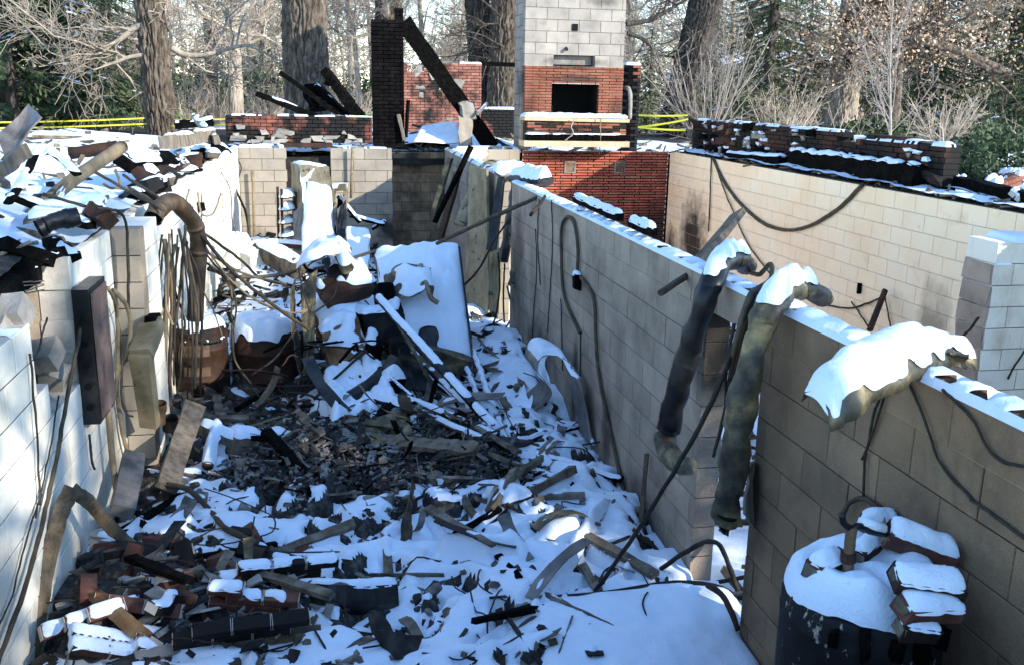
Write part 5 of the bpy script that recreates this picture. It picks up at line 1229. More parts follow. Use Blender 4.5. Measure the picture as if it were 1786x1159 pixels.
# ------------------------------------------------------------------ burnt timbers, beams and tape at the back
for (a, b, w, y0, y1, lab) in (((446,163),(556,206),0.17,18.2,18.3,'lowest charred timber, poking left from the low brick wall'),
        ((489,127),(601,207),0.15,18.7,18.4,'long charred timber crossing in front of the thick oak, pointing up left'),
        ((566,122),(630,207),0.26,18.5,18.3,'broad charred timber leaning left towards the thick oak'),
        ((552,150),(606,205),0.20,18.9,18.5,'short charred timber in the middle of the leaning bundle'),
        ((538,150),(560,190),0.30,19.0,18.8,'stubby charred timber against the foot of the thick oak'),
        ((575,128),(571,150),0.16,18.5,18.5,'splintered charred tip on top of the leaning bundle')):
    mb = MB(); mb.beam(at(*a, y=y0), at(*b, y=y1), w, w*0.55, rng.uniform(-.3,.3), 9, 0.16, 1.25); one('charred_timber', mb, 'char', lab, 'timber', 'charred timbers against the thick oak', snow=(0.015, 0.02, 0.35))
mb = MB(); mb.beam(at(703,38,y=18.5), at(858,258,y=18.5), 0.14, 0.30, 0.0, 14, 0.06); one('charred_rafter', mb, 'char', 'long charred rafter sloping down from the black brick column', 'rafter')
mb = MB(); mb.box(at(812,232,y=18.4), (0.28,0.28,0.55), None, 0.2); mb = subdiv(mb, 3, 0.05, 3); one('masonry_stump', mb, 'block_far', 'cracked pale masonry stump beside the foot of the charred rafter', 'masonry')
mb = MB(); mb.box(at(815,195,y=18.42), (0.26,0.26,0.3), None, 0.25); mb = subdiv(mb, 3, 0.06, 9); one('masonry_stump', mb, 'plaster', 'pale lump balanced on the cracked masonry stump', 'masonry')
mb = plate([at(735,222,y=19.2), at(795,215,y=19.2), at(810,250,y=18.5), at(720,250,y=18.5)], 0.02, 5, 0.08, 2, 0.02); one('plaster_sheet', mb, 'plaster', 'tilted plaster sheet under snow behind the recess', 'sheet', snow=(0.05,0.025))
cable('thin wire hanging off the masonry stump toward the chimney', [at(832,190,y=18.3), at(848,182,y=18.3), at(862,205,y=18.3), at(880,236,y=18.3)], 0.008, 'cable_dark', 'wire')
mb = MB(); mb.tube([at(832,200,y=18.2), at(850,180,y=18.2)], 0.035, 8); one('pipe', mb, 'sheet_metal', 'short grey pipe slanting above the rear floor', 'pipe', snow=(0.02,0.02))
for (a, b, lab) in (((695,200),(706,245),'white stick leaning on the right side of the black brick column'), ((712,175),(708,240),'dark rod leaning beside the black brick column')):
    mb = MB(); mb.beam(at(*a, y=17.95), at(*b, y=17.9), 0.05, 0.05, 0, 4, 0.1); one('stick', mb, 'wood' if 'white' in lab else 'char', lab, 'stick')
cable('frayed cord hanging from the middle of the hearth', [at(1003,205,y=17.1), at(996,222,y=17.05), at(1000,236,y=17.05), at(985,248,y=17.1)], 0.012, 'plaster', 'cord')
cable('thin wire hanging from the hearth down over the red bricks', [at(1047,203,y=17.1), at(1047,240,y=17.08), at(1045,272,y=17.45)], 0.009, 'cable_tan', 'wire')
cable('white bent hose hooked on the right side of the chimney', [at(1090,155,y=17.8), at(1098,160,y=17.6), at(1099,200,y=17.6), at(1092,205,y=17.7)], 0.04, 'plaster', 'hose')
def tape(label, a, b, sag=0.02, w=0.036, group=None):
    a, b = Vector(a), Vector(b); t = thing('caution_tape', label, 'tape', a, group); n = 24; G = []
    side = (b-a).cross(V3((0,0,1))).normalized()
    for i in range(n+1):
        f = i/n; p = a.lerp(b, f)-V3((0,0,sag*4*f*(1-f))); tw = 0.5*math.sin(f*7+a.x); u = V3((0,0,math.cos(tw)))+side*math.sin(tw)
        G.append([p-u*w/2, p+u*w/2])
    mb = MB(); mb.grid(G, 0.002); mb.build('ribbon', MAT['tape'], t)
    mk = MB(); r = random.Random(int(a.x*100)); k = 1
    while k < n-1:
        f0, f1 = k/n+0.008, (k+0.55)/n; q0, q1 = a.lerp(b, f0), a.lerp(b, f1)
        for z in (0.014, -0.014):
            c0 = q0-V3((0,0,sag*4*f0*(1-f0)))+V3((0,0,z))-V3((0,0.006,0)); c1 = q1-V3((0,0,sag*4*f1*(1-f1)))+V3((0,0,z))-V3((0,0.006,0)); m = 5
            for j in range(m):
                if r.random() < 0.25: continue
                mk.beam(c0.lerp(c1, j/m), c0.lerp(c1, (j+0.6)/m), 0.002, 0.016)
        k += 2
    return t
tape('upper yellow caution tape at left, ending on the straight oak', at(-30,214,y=23.6), at(262,206,y=23.6), group='caution tapes')
tape('lower yellow caution tape at left, half hidden by the snowy debris', at(-30,224,y=23.6), at(262,216,y=23.6), group='caution tapes')
tape('yellow caution tape between the straight oak and the thick oak', at(300,210,y=23.6), at(504,202,y=22.4), group='caution tapes')
tape('short low yellow caution tape left of the scorched brick wall', at(300,220,y=23.4), at(400,217,y=22.6), group='caution tapes')
tape('yellow caution tape from the thick oak to the black brick column', at(572,203,y=22.2), at(665,198,y=22.0), group='caution tapes')
tape('topmost yellow caution tape right of the chimney', at(1114,201,y=20.5), at(1200,201,y=20.0), group='caution tapes', w=0.042)
tape('yellow caution tape slanting up from the burnt post to the leaning oak', at(1112,222,y=20.5), at(1200,208,y=20.0), group='caution tapes', w=0.042)
tape('lowest yellow caution tape right of the chimney', at(1112,222,y=20.45), at(1196,227,y=19.95), group='caution tapes', w=0.042)

# ------------------------------------------------------------------ far end of the left room
YW = YF-0.03
for u, v0, v1, lab in ((615,259,346,'thin pale pipe on the right part of the far wall'), (441,299,432,'thin pale pipe on the left part of the far wall')):
    mb = MB(); mb.tube([at(u, v0, y=YW-0.1), at(u-(3 if u > 600 else -3), v1, y=YW-0.06)], 0.025, 8); one('wall_pipe', mb, 'cable_tan', lab, 'pipe', smooth=True)
cable('dark cable slanting down the corner of the far wall', [at(385,262,y=16.5), at(412,335,y=17.0), at(428,368,y=17.2), at(438,425,y=17.2)], 0.022, 'cable_brown')
cable('thin wire curving on the left part of the far wall', [at(402,262,y=17.6), at(418,285,y=17.7), at(420,300,y=17.7), at(413,318,y=17.7)], 0.010, 'cable_dark', 'wire')
# shelf rack
t = thing('shelf_rack', 'burnt metal shelf rack full of snow in front of the far wall', 'shelf', at(490,415,y=15.6))
for u, v0, v1, y in ((484,326,418,15.6),(491,330,425,15.4),(514,335,420,15.5)):
    mb = MB(); mb.beam(at(u,v0,y=y), at(u+2,v1,y=y), 0.04, 0.04); mb.build('post', MAT['rust'], t)
for v in (345,367,390,413):
    a, b, c, d = at(486,v-3,y=15.75), at(514,v-5,y=15.75), at(515,v,y=15.35), at(489,v+3,y=15.35)
    mb = plate([a,b,c,d], 0.02, 4, 0.0, 1, 0.006); s = mb.build('shelf', MAT['duct_dark'], t)
    snow_on(mb, 0.10, 0.025, parent=s, seed=v, cover=0.9, name='snow_load')
# crushed furnace casing and its snow
fr = [at(524,288,y=15.4), at(574,292,y=15.3), at(576,352,y=15.0), at(530,395,y=15.0)]; bk = [at(509,284,y=15.9), at(556,284,y=16.0), at(560,350,y=15.9), at(508,402,y=15.7)]
mb = subdiv(hexa(fr, bk), 5, 0.05, 4); one('furnace_casing', mb, 'duct_tan', 'dented tan furnace casing standing in front of the far window gap', 'furnace', smooth=False, snow=(0.03,0.03,0.6))
mb = plate([at(533,318,y=14.9), at(577,330,y=14.7), at(584,440,y=13.8), at(528,470,y=13.6)], 0.04, 8, 0.05, 5, 0.03); one('slid_sheet', mb, 'sheet_metal', 'snow covered panel sliding down from the tan furnace casing', 'panel', snow=(0.09,0.035,1.0,0.2))
mb = plate([at(512,372,y=14.8), at(528,358,y=14.9), at(530,465,y=14.2), at(512,470,y=14.2)], 0.03, 4, 0.0, 6, 0.01); one('white_sheet', mb, 'plaster', 'narrow white panel standing beside the shelf rack', 'panel')
t = thing('open_rack', 'small tan metal rack with an open front, right of the furnace casing', 'rack', at(590,345,y=14.8))
for a, b in (((581,328),(604,326)), ((581,328),(578,372)), ((603,327),(602,366))):
    mb = MB(); mb.beam(at(*a, y=14.8), at(*b, y=14.7), 0.06, 0.10, 0, 3, 0.1); mb.build('bar', MAT['duct_tan'], t)
sb = MB(); sb.beam(at(580,325,y=14.8), at(606,323,y=14.8), 0.14, 0.06, 0, 5, 0.15); sb.build('snow_cover', MAT['snow'], t)
mb = plate([at(570,352,y=14.6), at(588,356,y=14.5), at(590,392,y=14.2), at(570,385,y=14.3)], 0.02, 3, 0.0, 7, 0.02); one('tan_sheet', mb, 'duct_tan', 'small dark tan flap under the metal frame', 'panel')
mb = plate([at(604,397,y=13.7), at(645,402,y=13.6), at(643,500,y=13.0), at(602,480,y=13.1)], 0.03, 6, 0.03, 8, 0.006); one('tan_sheet', mb, 'duct_tan', 'tall tan panel with peeling paint standing upright in the rubble', 'panel', snow=(0.03,0.02))
mb = plate([at(582,372,y=14.2), at(603,350,y=14.4), at(606,410,y=14.0), at(588,425,y=13.9)], 0.02, 4, 0.02, 9, 0.02); one('dark_sheet', mb, 'duct_dark', 'dark sheet standing between the metal frame and the far wall', 'panel')
for a, b, y, w, lab in (((596,345),(588,415),15.0,.10,'black charred post in front of the right far wall'), ((590,342),(628,388),14.8,.07,'charred lath slanting right from the black post'),
                         ((610,376),(672,392),14.9,.07,'charred lath with snow reaching the scorched recess'), ((650,400),(672,385),15.0,.06,'short snowy lath crossing under the charred lath')):
    mb = MB(); mb.beam(at(*a, y=y), at(*b, y=y-0.1), w, w*0.7, 0.2, 6, 0.15); one('charred_post' if 'post' in lab else 'charred_lath', mb, 'char', lab, 'post' if 'post' in lab else 'lath', snow=(0.03,0.02,0.8))
mb = MB(); mb.beam(at(464,426,y=14.6), at(560,432,y=14.2), 0.10, 0.07, 0, 6, 0.08); one('steel_bar', mb, 'rust', 'flat bar loaded with snow lying across the far rubble', 'bar', snow=(0.07,0.02))
mb = MB(); mb.tube([at(455,437,y=13.2), at(490,452,y=12.8), at(522,470,y=12.5)], [0.15,0.16,0.13], 10, jit=0.15); one('log', mb, 'bark_oak', 'short thick log dusted with snow near the far left corner', 'log', smooth=True, snow=(0.04,0.025,0.75))
for u, v, y, s, wh in ((420,432,13.6,.22,'middle one of the heap'),(434,450,13.0,.20,'lowest one, beside the log'),(405,425,15.5,.24,'farthest, against the white pier'),(398,452,12.4,.2,'nearest, by the hanging cables'),(447,432,13.6,.13,'smallest, just left of the log')):
    p = at(u, v, y=y); mb = MB(); mb.box(p, (s*1.5, s, s), Matrix.Rotation(u*0.1, 3, 'Z') @ Matrix.Rotation(0.3, 3, 'X'), 0.15); mb = subdiv(mb, 2, 0.02, u)
    one('block_chunk', mb, 'block_white', 'broken white block in the far left corner, '+wh, 'block', 'broken blocks in the far left corner', snow=(0.05,0.02,0.8))

# ------------------------------------------------------------------ left wall: fuse box, pipes, cables
t = thing('fuse_box', 'tall scorched metal fuse box hanging on the near white wall', 'fuse box', (-1.5, 6.45, 1.3))
zb = at(147,738,x=XL).z; zt = at(150,503,y=6.25).z
mb = MB(); mb.lohi((XL+0.003, 6.2, zb), (-1.455, 6.66, zt)); mb = subdiv(mb, 4, 0.008, 1); mb.build('cabinet', MAT['duct_dark'], t)
mb = MB(); mb.lohi((-1.452, 6.23, zb+0.03), (-1.440, 6.63, zt-0.03)); mb.build('door', MAT['scorched_paint'], t)
mb = MB(); mb.lohi((-1.4395, 6.34, zb+0.15), (-1.432, 6.54, zt-0.25)); mb.build('door_panel', MAT['scorched_paint'], t)
for k in range(5):
    mb = MB(); mb.tube([(-1.505, 6.185, zb+0.12+k*0.14), (-1.505, 6.176, zb+0.12+k*0.14)], 0.022, 10); mb.build('knockout', MAT['soot_hole_shade'], t)
mb = MB(); mb.tube(arc([(-1.47,6.5,zb+0.02), (-1.47,6.5,zb-0.45), (-1.44,6.45,zb-0.62), (-1.36,6.35,zb-0.66)], 5), 0.022, 8); mb.build('conduit', MAT['cable_tan'], t, True)
mb = MB(); mb.beam(at(268,562,y=7.38), at(246,618,y=7.05), 0.155, 0.10, 0.15, 6, 0.03); m2 = MB(); m2.beam(at(246,616,y=7.05), at(262,742,y=7.2), 0.15, 0.09, 0.3, 8, 0.04, 0.85)
t = thing('duct_boot', 'bent rectangular tan duct leaning on the grey pier', 'duct', at(262,742,y=7.2)); mb.build('upper_leg', MAT['duct_tan'], t); m2.build('lower_leg', MAT['duct_tan'], t)
mb = MB(); mb.box(at(266,556,y=7.36), (0.10,0.10,0.07), None, 0.2); subdiv(mb, 2, 0.02).build('stuffing', MAT['char'], t)
vp = [at(268,380,y=8.3), at(278,364,y=8.4), at(300,352,y=8.6), at(322,368,y=8.8), at(343,402,y=8.95), at(346,450,y=9.0), at(340,555,y=9.05)]
t = duct('vent_pipe', 'brown elbowed vent pipe with an open mouth against the left wall', vp, 0.075, 'pipe_brown', squash=1.0, dents=0.025, cat='vent pipe', n=18)
for k, (a, b) in enumerate(((6,8),(27,29),(34,36))):
    P = arc(vp, 7); d = (P[b]-P[a]).normalized(); mb = MB(); mb.tube([P[a]-d*0.02, P[a]+d*0.02], [0.082,0.082], 18); mb.build('collar', MAT['pipe_brown'], t, True)
for i, (pts, r, m, lab) in enumerate((
    ([(198,503,6.9),(222,535,7.1),(229,575,7.2),(222,620,7.15),(205,665,7.1),(213,750,7.1),(236,830,7.3)], .022, 'cable_tan', 'thick tan cable looping down beside the fuse box'),
    ([(188,500,6.7),(203,545,6.9),(205,625,7.0),(202,690,7.0)], .018, 'cable_tan', 'tan cable dropping straight from the top of the fuse box'),
    ([(170,360,6.6),(205,368,7.0),(221,398,7.3),(224,480,7.35),(225,535,7.35)], .014, 'cable_dark', 'dark cable running over the block pier and down its face'),
    ([(195,505,6.8),(210,600,7.0),(213,690,7.0),(222,720,7.1),(232,724,7.2)], .012, 'cable_brown', 'thin brown wire below the fuse box'),
    ([(286,415,8.3),(292,470,8.3),(288,600,8.25),(287,700,8.2)], .030, 'cable_tan', 'tan conduit against the wall behind the tan duct'),
    ([(297,470,8.4),(300,540,8.35),(296,640,8.3),(298,712,8.2)], .022, 'pipe_brown', 'ribbed brown conduit next to the tan conduit'),
    ([(306,428,8.7),(296,480,8.5),(283,545,8.2),(270,560,7.6)], .020, 'cable_tan', 'tan cable sweeping from the conduits to the tan duct'),
    ([(312,430,8.8),(305,500,8.7),(322,560,8.7),(312,610,8.6),(310,660,8.5)], .014, 'cable_brown', 'brown cable hanging in front of the rusty round tank'),
    ([(320,420,8.8),(318,520,8.6),(316,640,8.5),(308,690,8.4)], .012, 'cable_tan', 'thin tan cable hanging straight before the rusty round tank'),
    ([(345,400,8.9),(400,470,8.9),(470,525,8.7),(540,580,8.6)], .022, 'cable_brown', 'thick brown cable slanting from the vent pipe to the crushed cabinets'),
    ([(352,420,9.0),(395,480,9.1),(440,520,9.0),(500,545,8.9),(535,540,9.0)], .014, 'cable_tan', 'tan cable sagging between the vent pipe and the arched sheet'),
    ([(350,432,9.0),(385,455,9.3),(430,480,9.5),(500,500,9.7)], .016, 'cable_tan', 'tan cable fanning out above the tanks'),
    ([(348,445,9.0),(400,500,9.2),(405,560,9.1),(410,625,9.0),(440,672,8.9)], .014, 'cable_brown', 'brown cable drooping between the two rusty tanks'),
    ([(355,440,9.0),(410,520,9.2),(404,600,9.1),(422,650,9.0),(452,690,8.8)], .012, 'cable_dark', 'dark cable drooping between the two rusty tanks to the floor'),
    ([(358,410,9.1),(420,450,9.8),(455,488,10.0),(512,498,10.0)], .018, 'cable_brown', 'brown cable passing above the snowy tank top'),
    ([(365,470,9.1),(410,485,9.6),(480,480,9.9),(525,470,10.0)], .028, 'pipe_brown', 'thin pipe lying level toward the arched sheet'),
    ([(352,505,9.0),(372,540,9.0),(388,580,8.9)], .010, 'cable_tan', 'short tan wire end over the rusty round tank'),
    ([(345,335,12.2),(352,372,12.0),(372,375,12.4),(385,340,13.2)], .016, 'cable_tan', 'tan cable loop hanging on the sunlit white wall'),
    ([(330,330,11.4),(318,380,11.2),(312,430,11.0)], .014, 'cable_tan', 'tan cable on the sunlit white wall behind the vent pipe'),
    ([(350,300,13.6),(352,400,12.2),(342,440,11.8)], .008, 'cable_dark', 'thin wire dropping to the wall outlet on the sunlit wall'),
    ([(386,300,15.2),(402,335,15.0),(408,400,14.6),(440,440,13.5)], .010, 'cable_dark', 'thin dark wire at the far pier'))):
    cable(lab, [at(u, v, y=y) for u, v, y in pts], r*0.75, m, group='cables on the left wall')
p = at(352,361,x=XL+0.05); mb = MB(); mb.box(p, (0.08,0.12,0.12), None, 0.15); one('wall_outlet', subdiv(mb,2,0.015), 'char', 'burnt outlet box on the sunlit white wall', 'outlet')
for u, v, y, L_, r_, lab in ((278,722,7.5,.16,.045,'short open pipe stub standing on the floor by the grey pier'), (296,735,7.6,.10,.05,'brown pipe elbow lying by the foot of the grey pier')):
    p = at(u, v+14, y=y); duct('pipe_stub', lab, [p, p+V3((0.01,0,L_*0.5)), p+V3((0.02,-0.02,L_))], r_, 'pipe_brown', 1.0, cat='pipe')
for i, (pts, r, lab) in enumerate(((([(148,540),(135,610),(118,690),(100,790),(75,905),(40,1040),(-5,1165)]), .013, 'ribbed hose sagging down the near white wall'),
    ([(52,610),(60,700),(66,800),(70,880)], .006, 'thin dark wire hanging from the broken corner of the near white wall'), ([(72,870),(50,930),(20,1040),(-5,1100)], .005, 'thin wire crossing the lower part of the near white wall'),
    ([(103,690),(92,760),(80,830),(62,900)], .005, 'thin loose wire beside the ribbed hose'), ([(157,760),(160,800),(166,815)], .008, 'short dark wire below the fuse box'), ([(85,560),(70,600),(60,620)], .006, 'pale wire in the broken window gap'))):
    cable(lab, [at(u, v, x=XL+0.02+r+0.01*(i == 0)*k/3) for k, (u, v) in enumerate(pts)], r, 'cable_brown' if i == 0 else 'cable_dark', 'hose' if i == 0 else 'wire', 'wires on the near white wall')
for k, dv in enumerate((0,8,14,20)):
    cable('frayed pale wire bristling out of the burnt window head', [at(0,505+dv*0.4,x=-1.8), at(35,492+dv,x=-1.72), at(75,490+dv*0.7,x=-1.65)], 0.004, 'cable_tan', 'wire', 'frayed wires at the window head')
for u, v, s, lab in ((78,622,.15,'broken block lying tilted on the window sill'), (95,655,.14,'broken block under the tilted one on the window sill'), (15,545,.16,'broken block on top of the near white wall'), (3,575,.1,'small block shard at the left edge')):
    p = at(u, v, x=-1.67); mb = MB(); mb.box(p, (s, s*1.1, s*0.9), Matrix.Rotation(0.5, 3, 'X') @ Matrix.Rotation(0.4*u, 3, 'Y'), 0.12); one('block_chunk', subdiv(mb,2,0.012,u), 'plaster', lab, 'block')
p = at(100,565,x=-1.80)
mb = MB(); mb.beam((-1.78, 5.2, 2.33), (-1.80, 6.3, 2.36), 0.16, 0.12, 0, 10, 0.18); one('charred_header', mb, 'char', 'charred window header over the broken left window', 'beam', snow=(0.02,0.02,0.3))
mb = MB(); mb.lohi((-2.05,6.24,1.45),(-1.765,6.62,2.3)); one('block_jamb', subdiv(mb,3,0.01,2), 'block_grey', 'dark inner jamb of the broken left window', 'jamb')
for k in range(12):
    u0 = rng.uniform(276, 330); u1 = u0+rng.uniform(-35, 30); v1 = rng.uniform(560, 720); y0 = rng.uniform(8.2, 8.9)
    cable('%s hanging cable in the tangle between the vent pipe and the tan duct' % ('thin brown','tan','dark')[k % 3], [_at(u0, rng.uniform(395,440), y=y0), _at((u0+u1)/2+rng.uniform(-18,18), 520+rng.uniform(-30,30), y=y0-.1), _at(u1, v1, y=y0-.2)], rng.uniform(.006,.014), ('cable_brown','cable_tan','cable_dark')[k % 3], group='cables on the left wall')
# straps and leaning things at the near left
def strap(label, pts, w, mat, nrm=None, name='metal_strap'):
    P = arc(pts, 6); mb = MB(); G = []
    for i, p in enumerate(P):
        d = (P[min(i+1,len(P)-1)]-P[max(i-1,0)]).normalized(); n = (nrm or V3((0.5,-0.8,0.35))); s = d.cross(n).normalized(); ww = w*(1+0.25*(i % 2)*0.3)
        G.append([p-s*ww/2, p-s*ww*0.1+n*0.012, p+s*ww*0.1+n*0.012, p+s*ww/2])
    mb.grid(G, 0.006); return one(name, mb, mat, label, 'strap', 'perforated metal straps')
strap('tall bent lath strap standing against the near white wall', [at(52,1175,y=4.75), at(78,1010,y=5.05), at(105,900,y=5.3), at(128,850,y=5.4)], 0.10, 'lath', V3((0.7,-0.6,0.2)))
strap('dark lath strap sloping down right from the bend by the white wall', [at(126,850,y=5.4), at(160,880,y=5.5), at(205,930,y=5.7), at(248,966,y=5.8)], 0.075, 'lath', V3((0.3,-0.8,0.5)))
strap('rust coloured strap sloping over the broken bricks', [at(128,1005,y=5.35), at(165,1035,y=5.3), at(210,1075,y=5.2), at(258,1115,y=5.1)], 0.08, 'rust_orange', V3((0.2,-0.7,0.7)))
strap('grey strap lying from the rusty one toward the snow', [at(130,1003,y=5.4), at(180,985,y=5.6), at(240,975,y=5.8)], 0.09, 'lath', V3((0.1,-0.5,0.85)))
strap('mesh strap curving over the plaster pieces at the bottom', [at(395,1132,y=4.95), at(450,1112,y=5.0), at(510,1105,y=5.0), at(562,1100,y=5.05)], 0.09, 'lath', V3((0,-0.6,0.8)))
strap('charred mesh strap standing in the ash heap', [at(708,955,y=6.15), at(712,900,y=6.3), at(722,850,y=6.6), at(714,820,y=6.8)], 0.10, 'lath', V3((0.6,-0.7,0.2)))
strap('short mesh strap at the edge of the ash heap', [at(770,880,y=6.5), at(790,845,y=6.8), at(805,822,y=7.0)], 0.09, 'lath', V3((0.6,-0.6,0.4)))
mb = MB(); mb.beam(at(214,892,y=6.1), at(233,795,y=6.75), 0.15, 0.09, 0.4, 4, 0.03); t = one('duct_offcut', mb, 'sheet_metal', 'grey and rust duct offcut leaning at the foot of the white wall', 'duct')
mb = MB(); mb.beam(at(290,850,y=6.6), at(340,706,y=7.7), 0.16, 0.05, 0.5, 8, 0.06); one('leaning_channel', mb, 'wood', 'weathered channel leaning up from the rubble by the grey pier', 'channel')
mb = MB(); mb.tube([at(380,745,y=7.6), at(370,775,y=7.35), at(362,812,y=7.1)], 0.045, 10); one('short_pipe', mb, 'pipe_brown', 'short upright pipe piled with snow right of the leaning channel', 'pipe', smooth=True, snow=(0.07,0.015,1,0.2))
mb = MB(); mb.beam(at(350,742,y=7.6), at(420,775,y=7.4), 0.09, 0.07, 0, 5, 0.1); one('short_board', mb, 'wood', 'short board under snow beside the upright pipe', 'board', snow=(0.05,0.02))
mb = MB(); mb.box(at(430,775,y=7.5), (0.28,0.2,0.16), Matrix.Rotation(0.5,3,'Z') @ Matrix.Rotation(0.3,3,'Y'), 0.1); one('wooden_box', subdiv(mb,2,0.01), 'wood', 'small tan box with snow on top left of the ash heap', 'box', snow=(0.06,0.02))
mb = MB(); mb.box(at(180,950,y=5.85), (0.16,0.13,0.15), Matrix.Rotation(0.3,3,'Z'), 0.2); one('stone_chunk', subdiv(mb,3,0.02), 'plaster', 'pale stone against the near white wall', 'stone', snow=(0.02,0.02,0.4))
mb = MB(); mb.beam(at(235,1146,y=4.9), at(424,1102,y=5.15), 0.06, 0.02, 0.6, 10, 0.12); one('pale_strip', mb, 'plaster', 'long pale splintered strip at the bottom left', 'strip')
cable('curved hose lying in the snow left of the ash heap', [at(290,845,y=6.6), at(330,855,y=6.5), at(365,880,y=6.35), at(395,925,y=6.1), at(450,945,y=6.0)], 0.02, 'cable_brown', 'hose')
for k, (a, b, c) in enumerate((((250,980),(330,985),(385,1040)), ((250,1005),(340,1000),(390,1030)), ((255,965),(300,950),(350,1010)))):
    cable('fine dark wire arched over the snow at left', [at(*a, y=5.8), at(*b, y=5.75), at(*c, y=5.5)], 0.004, 'cable_dark', 'wire', 'fine wires in the snow at left')
for i, (u, v, y, rot, n, lab, mt, sn) in enumerate(((428,1050,5.35,(0.35,0.1,-0.15),(2,1,3),'sunlit lump of four brick courses in the lower left rubble','brick_rubble',0.015), (135,1078,5.15,(0.9,0.1,0.5),(2,1,3),'pale backed lump of bricks by the near white wall','brick_rubble',0.012),
     (405,1100,5.15,(0.5,0,0.1),(3,1,2),'dark lump of bricks below the sunlit one','brick_brown',0.0), (300,1060,5.3,(0.2,0.5,0.9),(2,1,2),'tilted lump of bricks in the lower left rubble','brick_brown',0.012), (232,1045,5.35,(1.0,0.2,-0.4),(2,1,2),'lump of bricks propped under the rust coloured strap','brick_rubble',0.0),
     (470,1000,5.75,(0.2,0.1,0.2),(3,1,2),'lump of bricks at the edge of the snow above the sunlit one','brick_brown',0.015), (185,1120,4.95,(0.3,0.5,0.2),(2,2,2),'lump of bricks in the bottom left corner','brick_brown',0.012), (270,1125,4.95,(0.5,0.2,1.2),(2,1,2),'lump of bricks beside the pale strip','brick_brown',0.0))):
    brick_chunk(lab, at(u, v, y=y)-V3((0,0,0.03)), rot, *n, mat=mt, snow=sn, seed=i+3)
for k in range(26):
    y = 4.75+1.5*rng.random(); x = rng.uniform(-1.4, -0.2); p = (x, y, zc(x, y)+rng.uniform(.0,.05))
    o = link('brick', unit_mesh('solid', 0.188, 0.085, 0.055, 'brick_rubble' if k % 2 else 'brick_brown'), None, Matrix.Translation(p) @ Matrix.Rotation(rng.uniform(0,6.3),4,'Z') @ Matrix.Rotation(rng.gauss(0,.4),4,'X') @ Matrix.Rotation(rng.gauss(0,.3),4,'Y'))
    o.name = 'loose_brick'; tag(o, ('loose %s brick %s' % ('red' if k % 2 else 'dark', near(x, y))), 'brick', 'loose bricks at the lower left')
for k in range(26):
    y = 4.7+0.6*rng.random(); x = rng.uniform(-1.2, 0.1); p = V3((x, y, zc(x, y)+rng.uniform(.02,.07))); mb = MB(); mb.box(p, (rng.uniform(.05,.15), rng.uniform(.04,.11), .015), Matrix.Rotation(rng.uniform(0,6),3,'Z') @ Matrix.Rotation(rng.gauss(0,.4),3,'X') @ Matrix.Rotation(rng.gauss(0,.4),3,'Y'), 0.22)
    one('plaster_shard', mb, 'plaster', 'pale plaster shard '+near(x, y), 'plaster', 'plaster shards at the bottom left')

# debris on the bank behind the left wall
mb = plate([at(-5,240,y=7.6), at(52,183,y=8.0), at(74,206,y=7.7), at(12,285,y=7.3)], 0.012, 6, 0.06, 3, 0.004); one('bent_sheet', mb, 'sheet_metal', 'bent grey metal sheet sticking up out of the snow at the left edge', 'sheet metal')
mb = MB(); mb.tube(arc([at(55,375,y=7.6), at(130,312,y=8.2), at(205,262,y=8.8), at(212,256,y=8.85)], 4), 0.055, 10); one('long_pole', mb, 'cable_tan', 'long tan pole lying on the snow behind the left wall', 'pole', smooth=True)
mb = MB(); mb.tube(arc([at(122,268,y=8.9), at(165,262,y=8.9), at(205,256,y=8.9)], 3), 0.055, 10); one('rusty_pipe', mb, 'rust', 'rusty pipe with an elbow meeting the end of the tan pole', 'pipe', smooth=True)
mb = MB(); mb.tube(arc([at(15,355,y=7.0), at(50,295,y=7.6), at(70,258,y=8.0), at(105,275,y=7.8), at(135,305,y=7.6)], 4), 0.035, 8, squash=0.4); one('bent_rail', mb, 'char', 'burnt rail arched over the snow at left', 'rail', smooth=True, snow=(0.02,0.02,0.5))
duct('black_pipe', 'black stove pipe with an open mouth at the broken window head', [at(70,398,y=6.3), at(100,385,y=6.35), at(133,378,y=6.4)], 0.055, 'duct_dark', 1.0, cat='pipe', n=18)
mb = plate([at(60,360,y=7.2), at(190,345,y=7.8), at(178,372,y=7.0), at(40,392,y=6.8)], 0.03, 6, 0.08, 4, 0.01); one('curved_board', mb, 'sheet_metal', 'curved grey board lying at the top edge of the left wall', 'board', snow=(0.05,0.03,0.6))
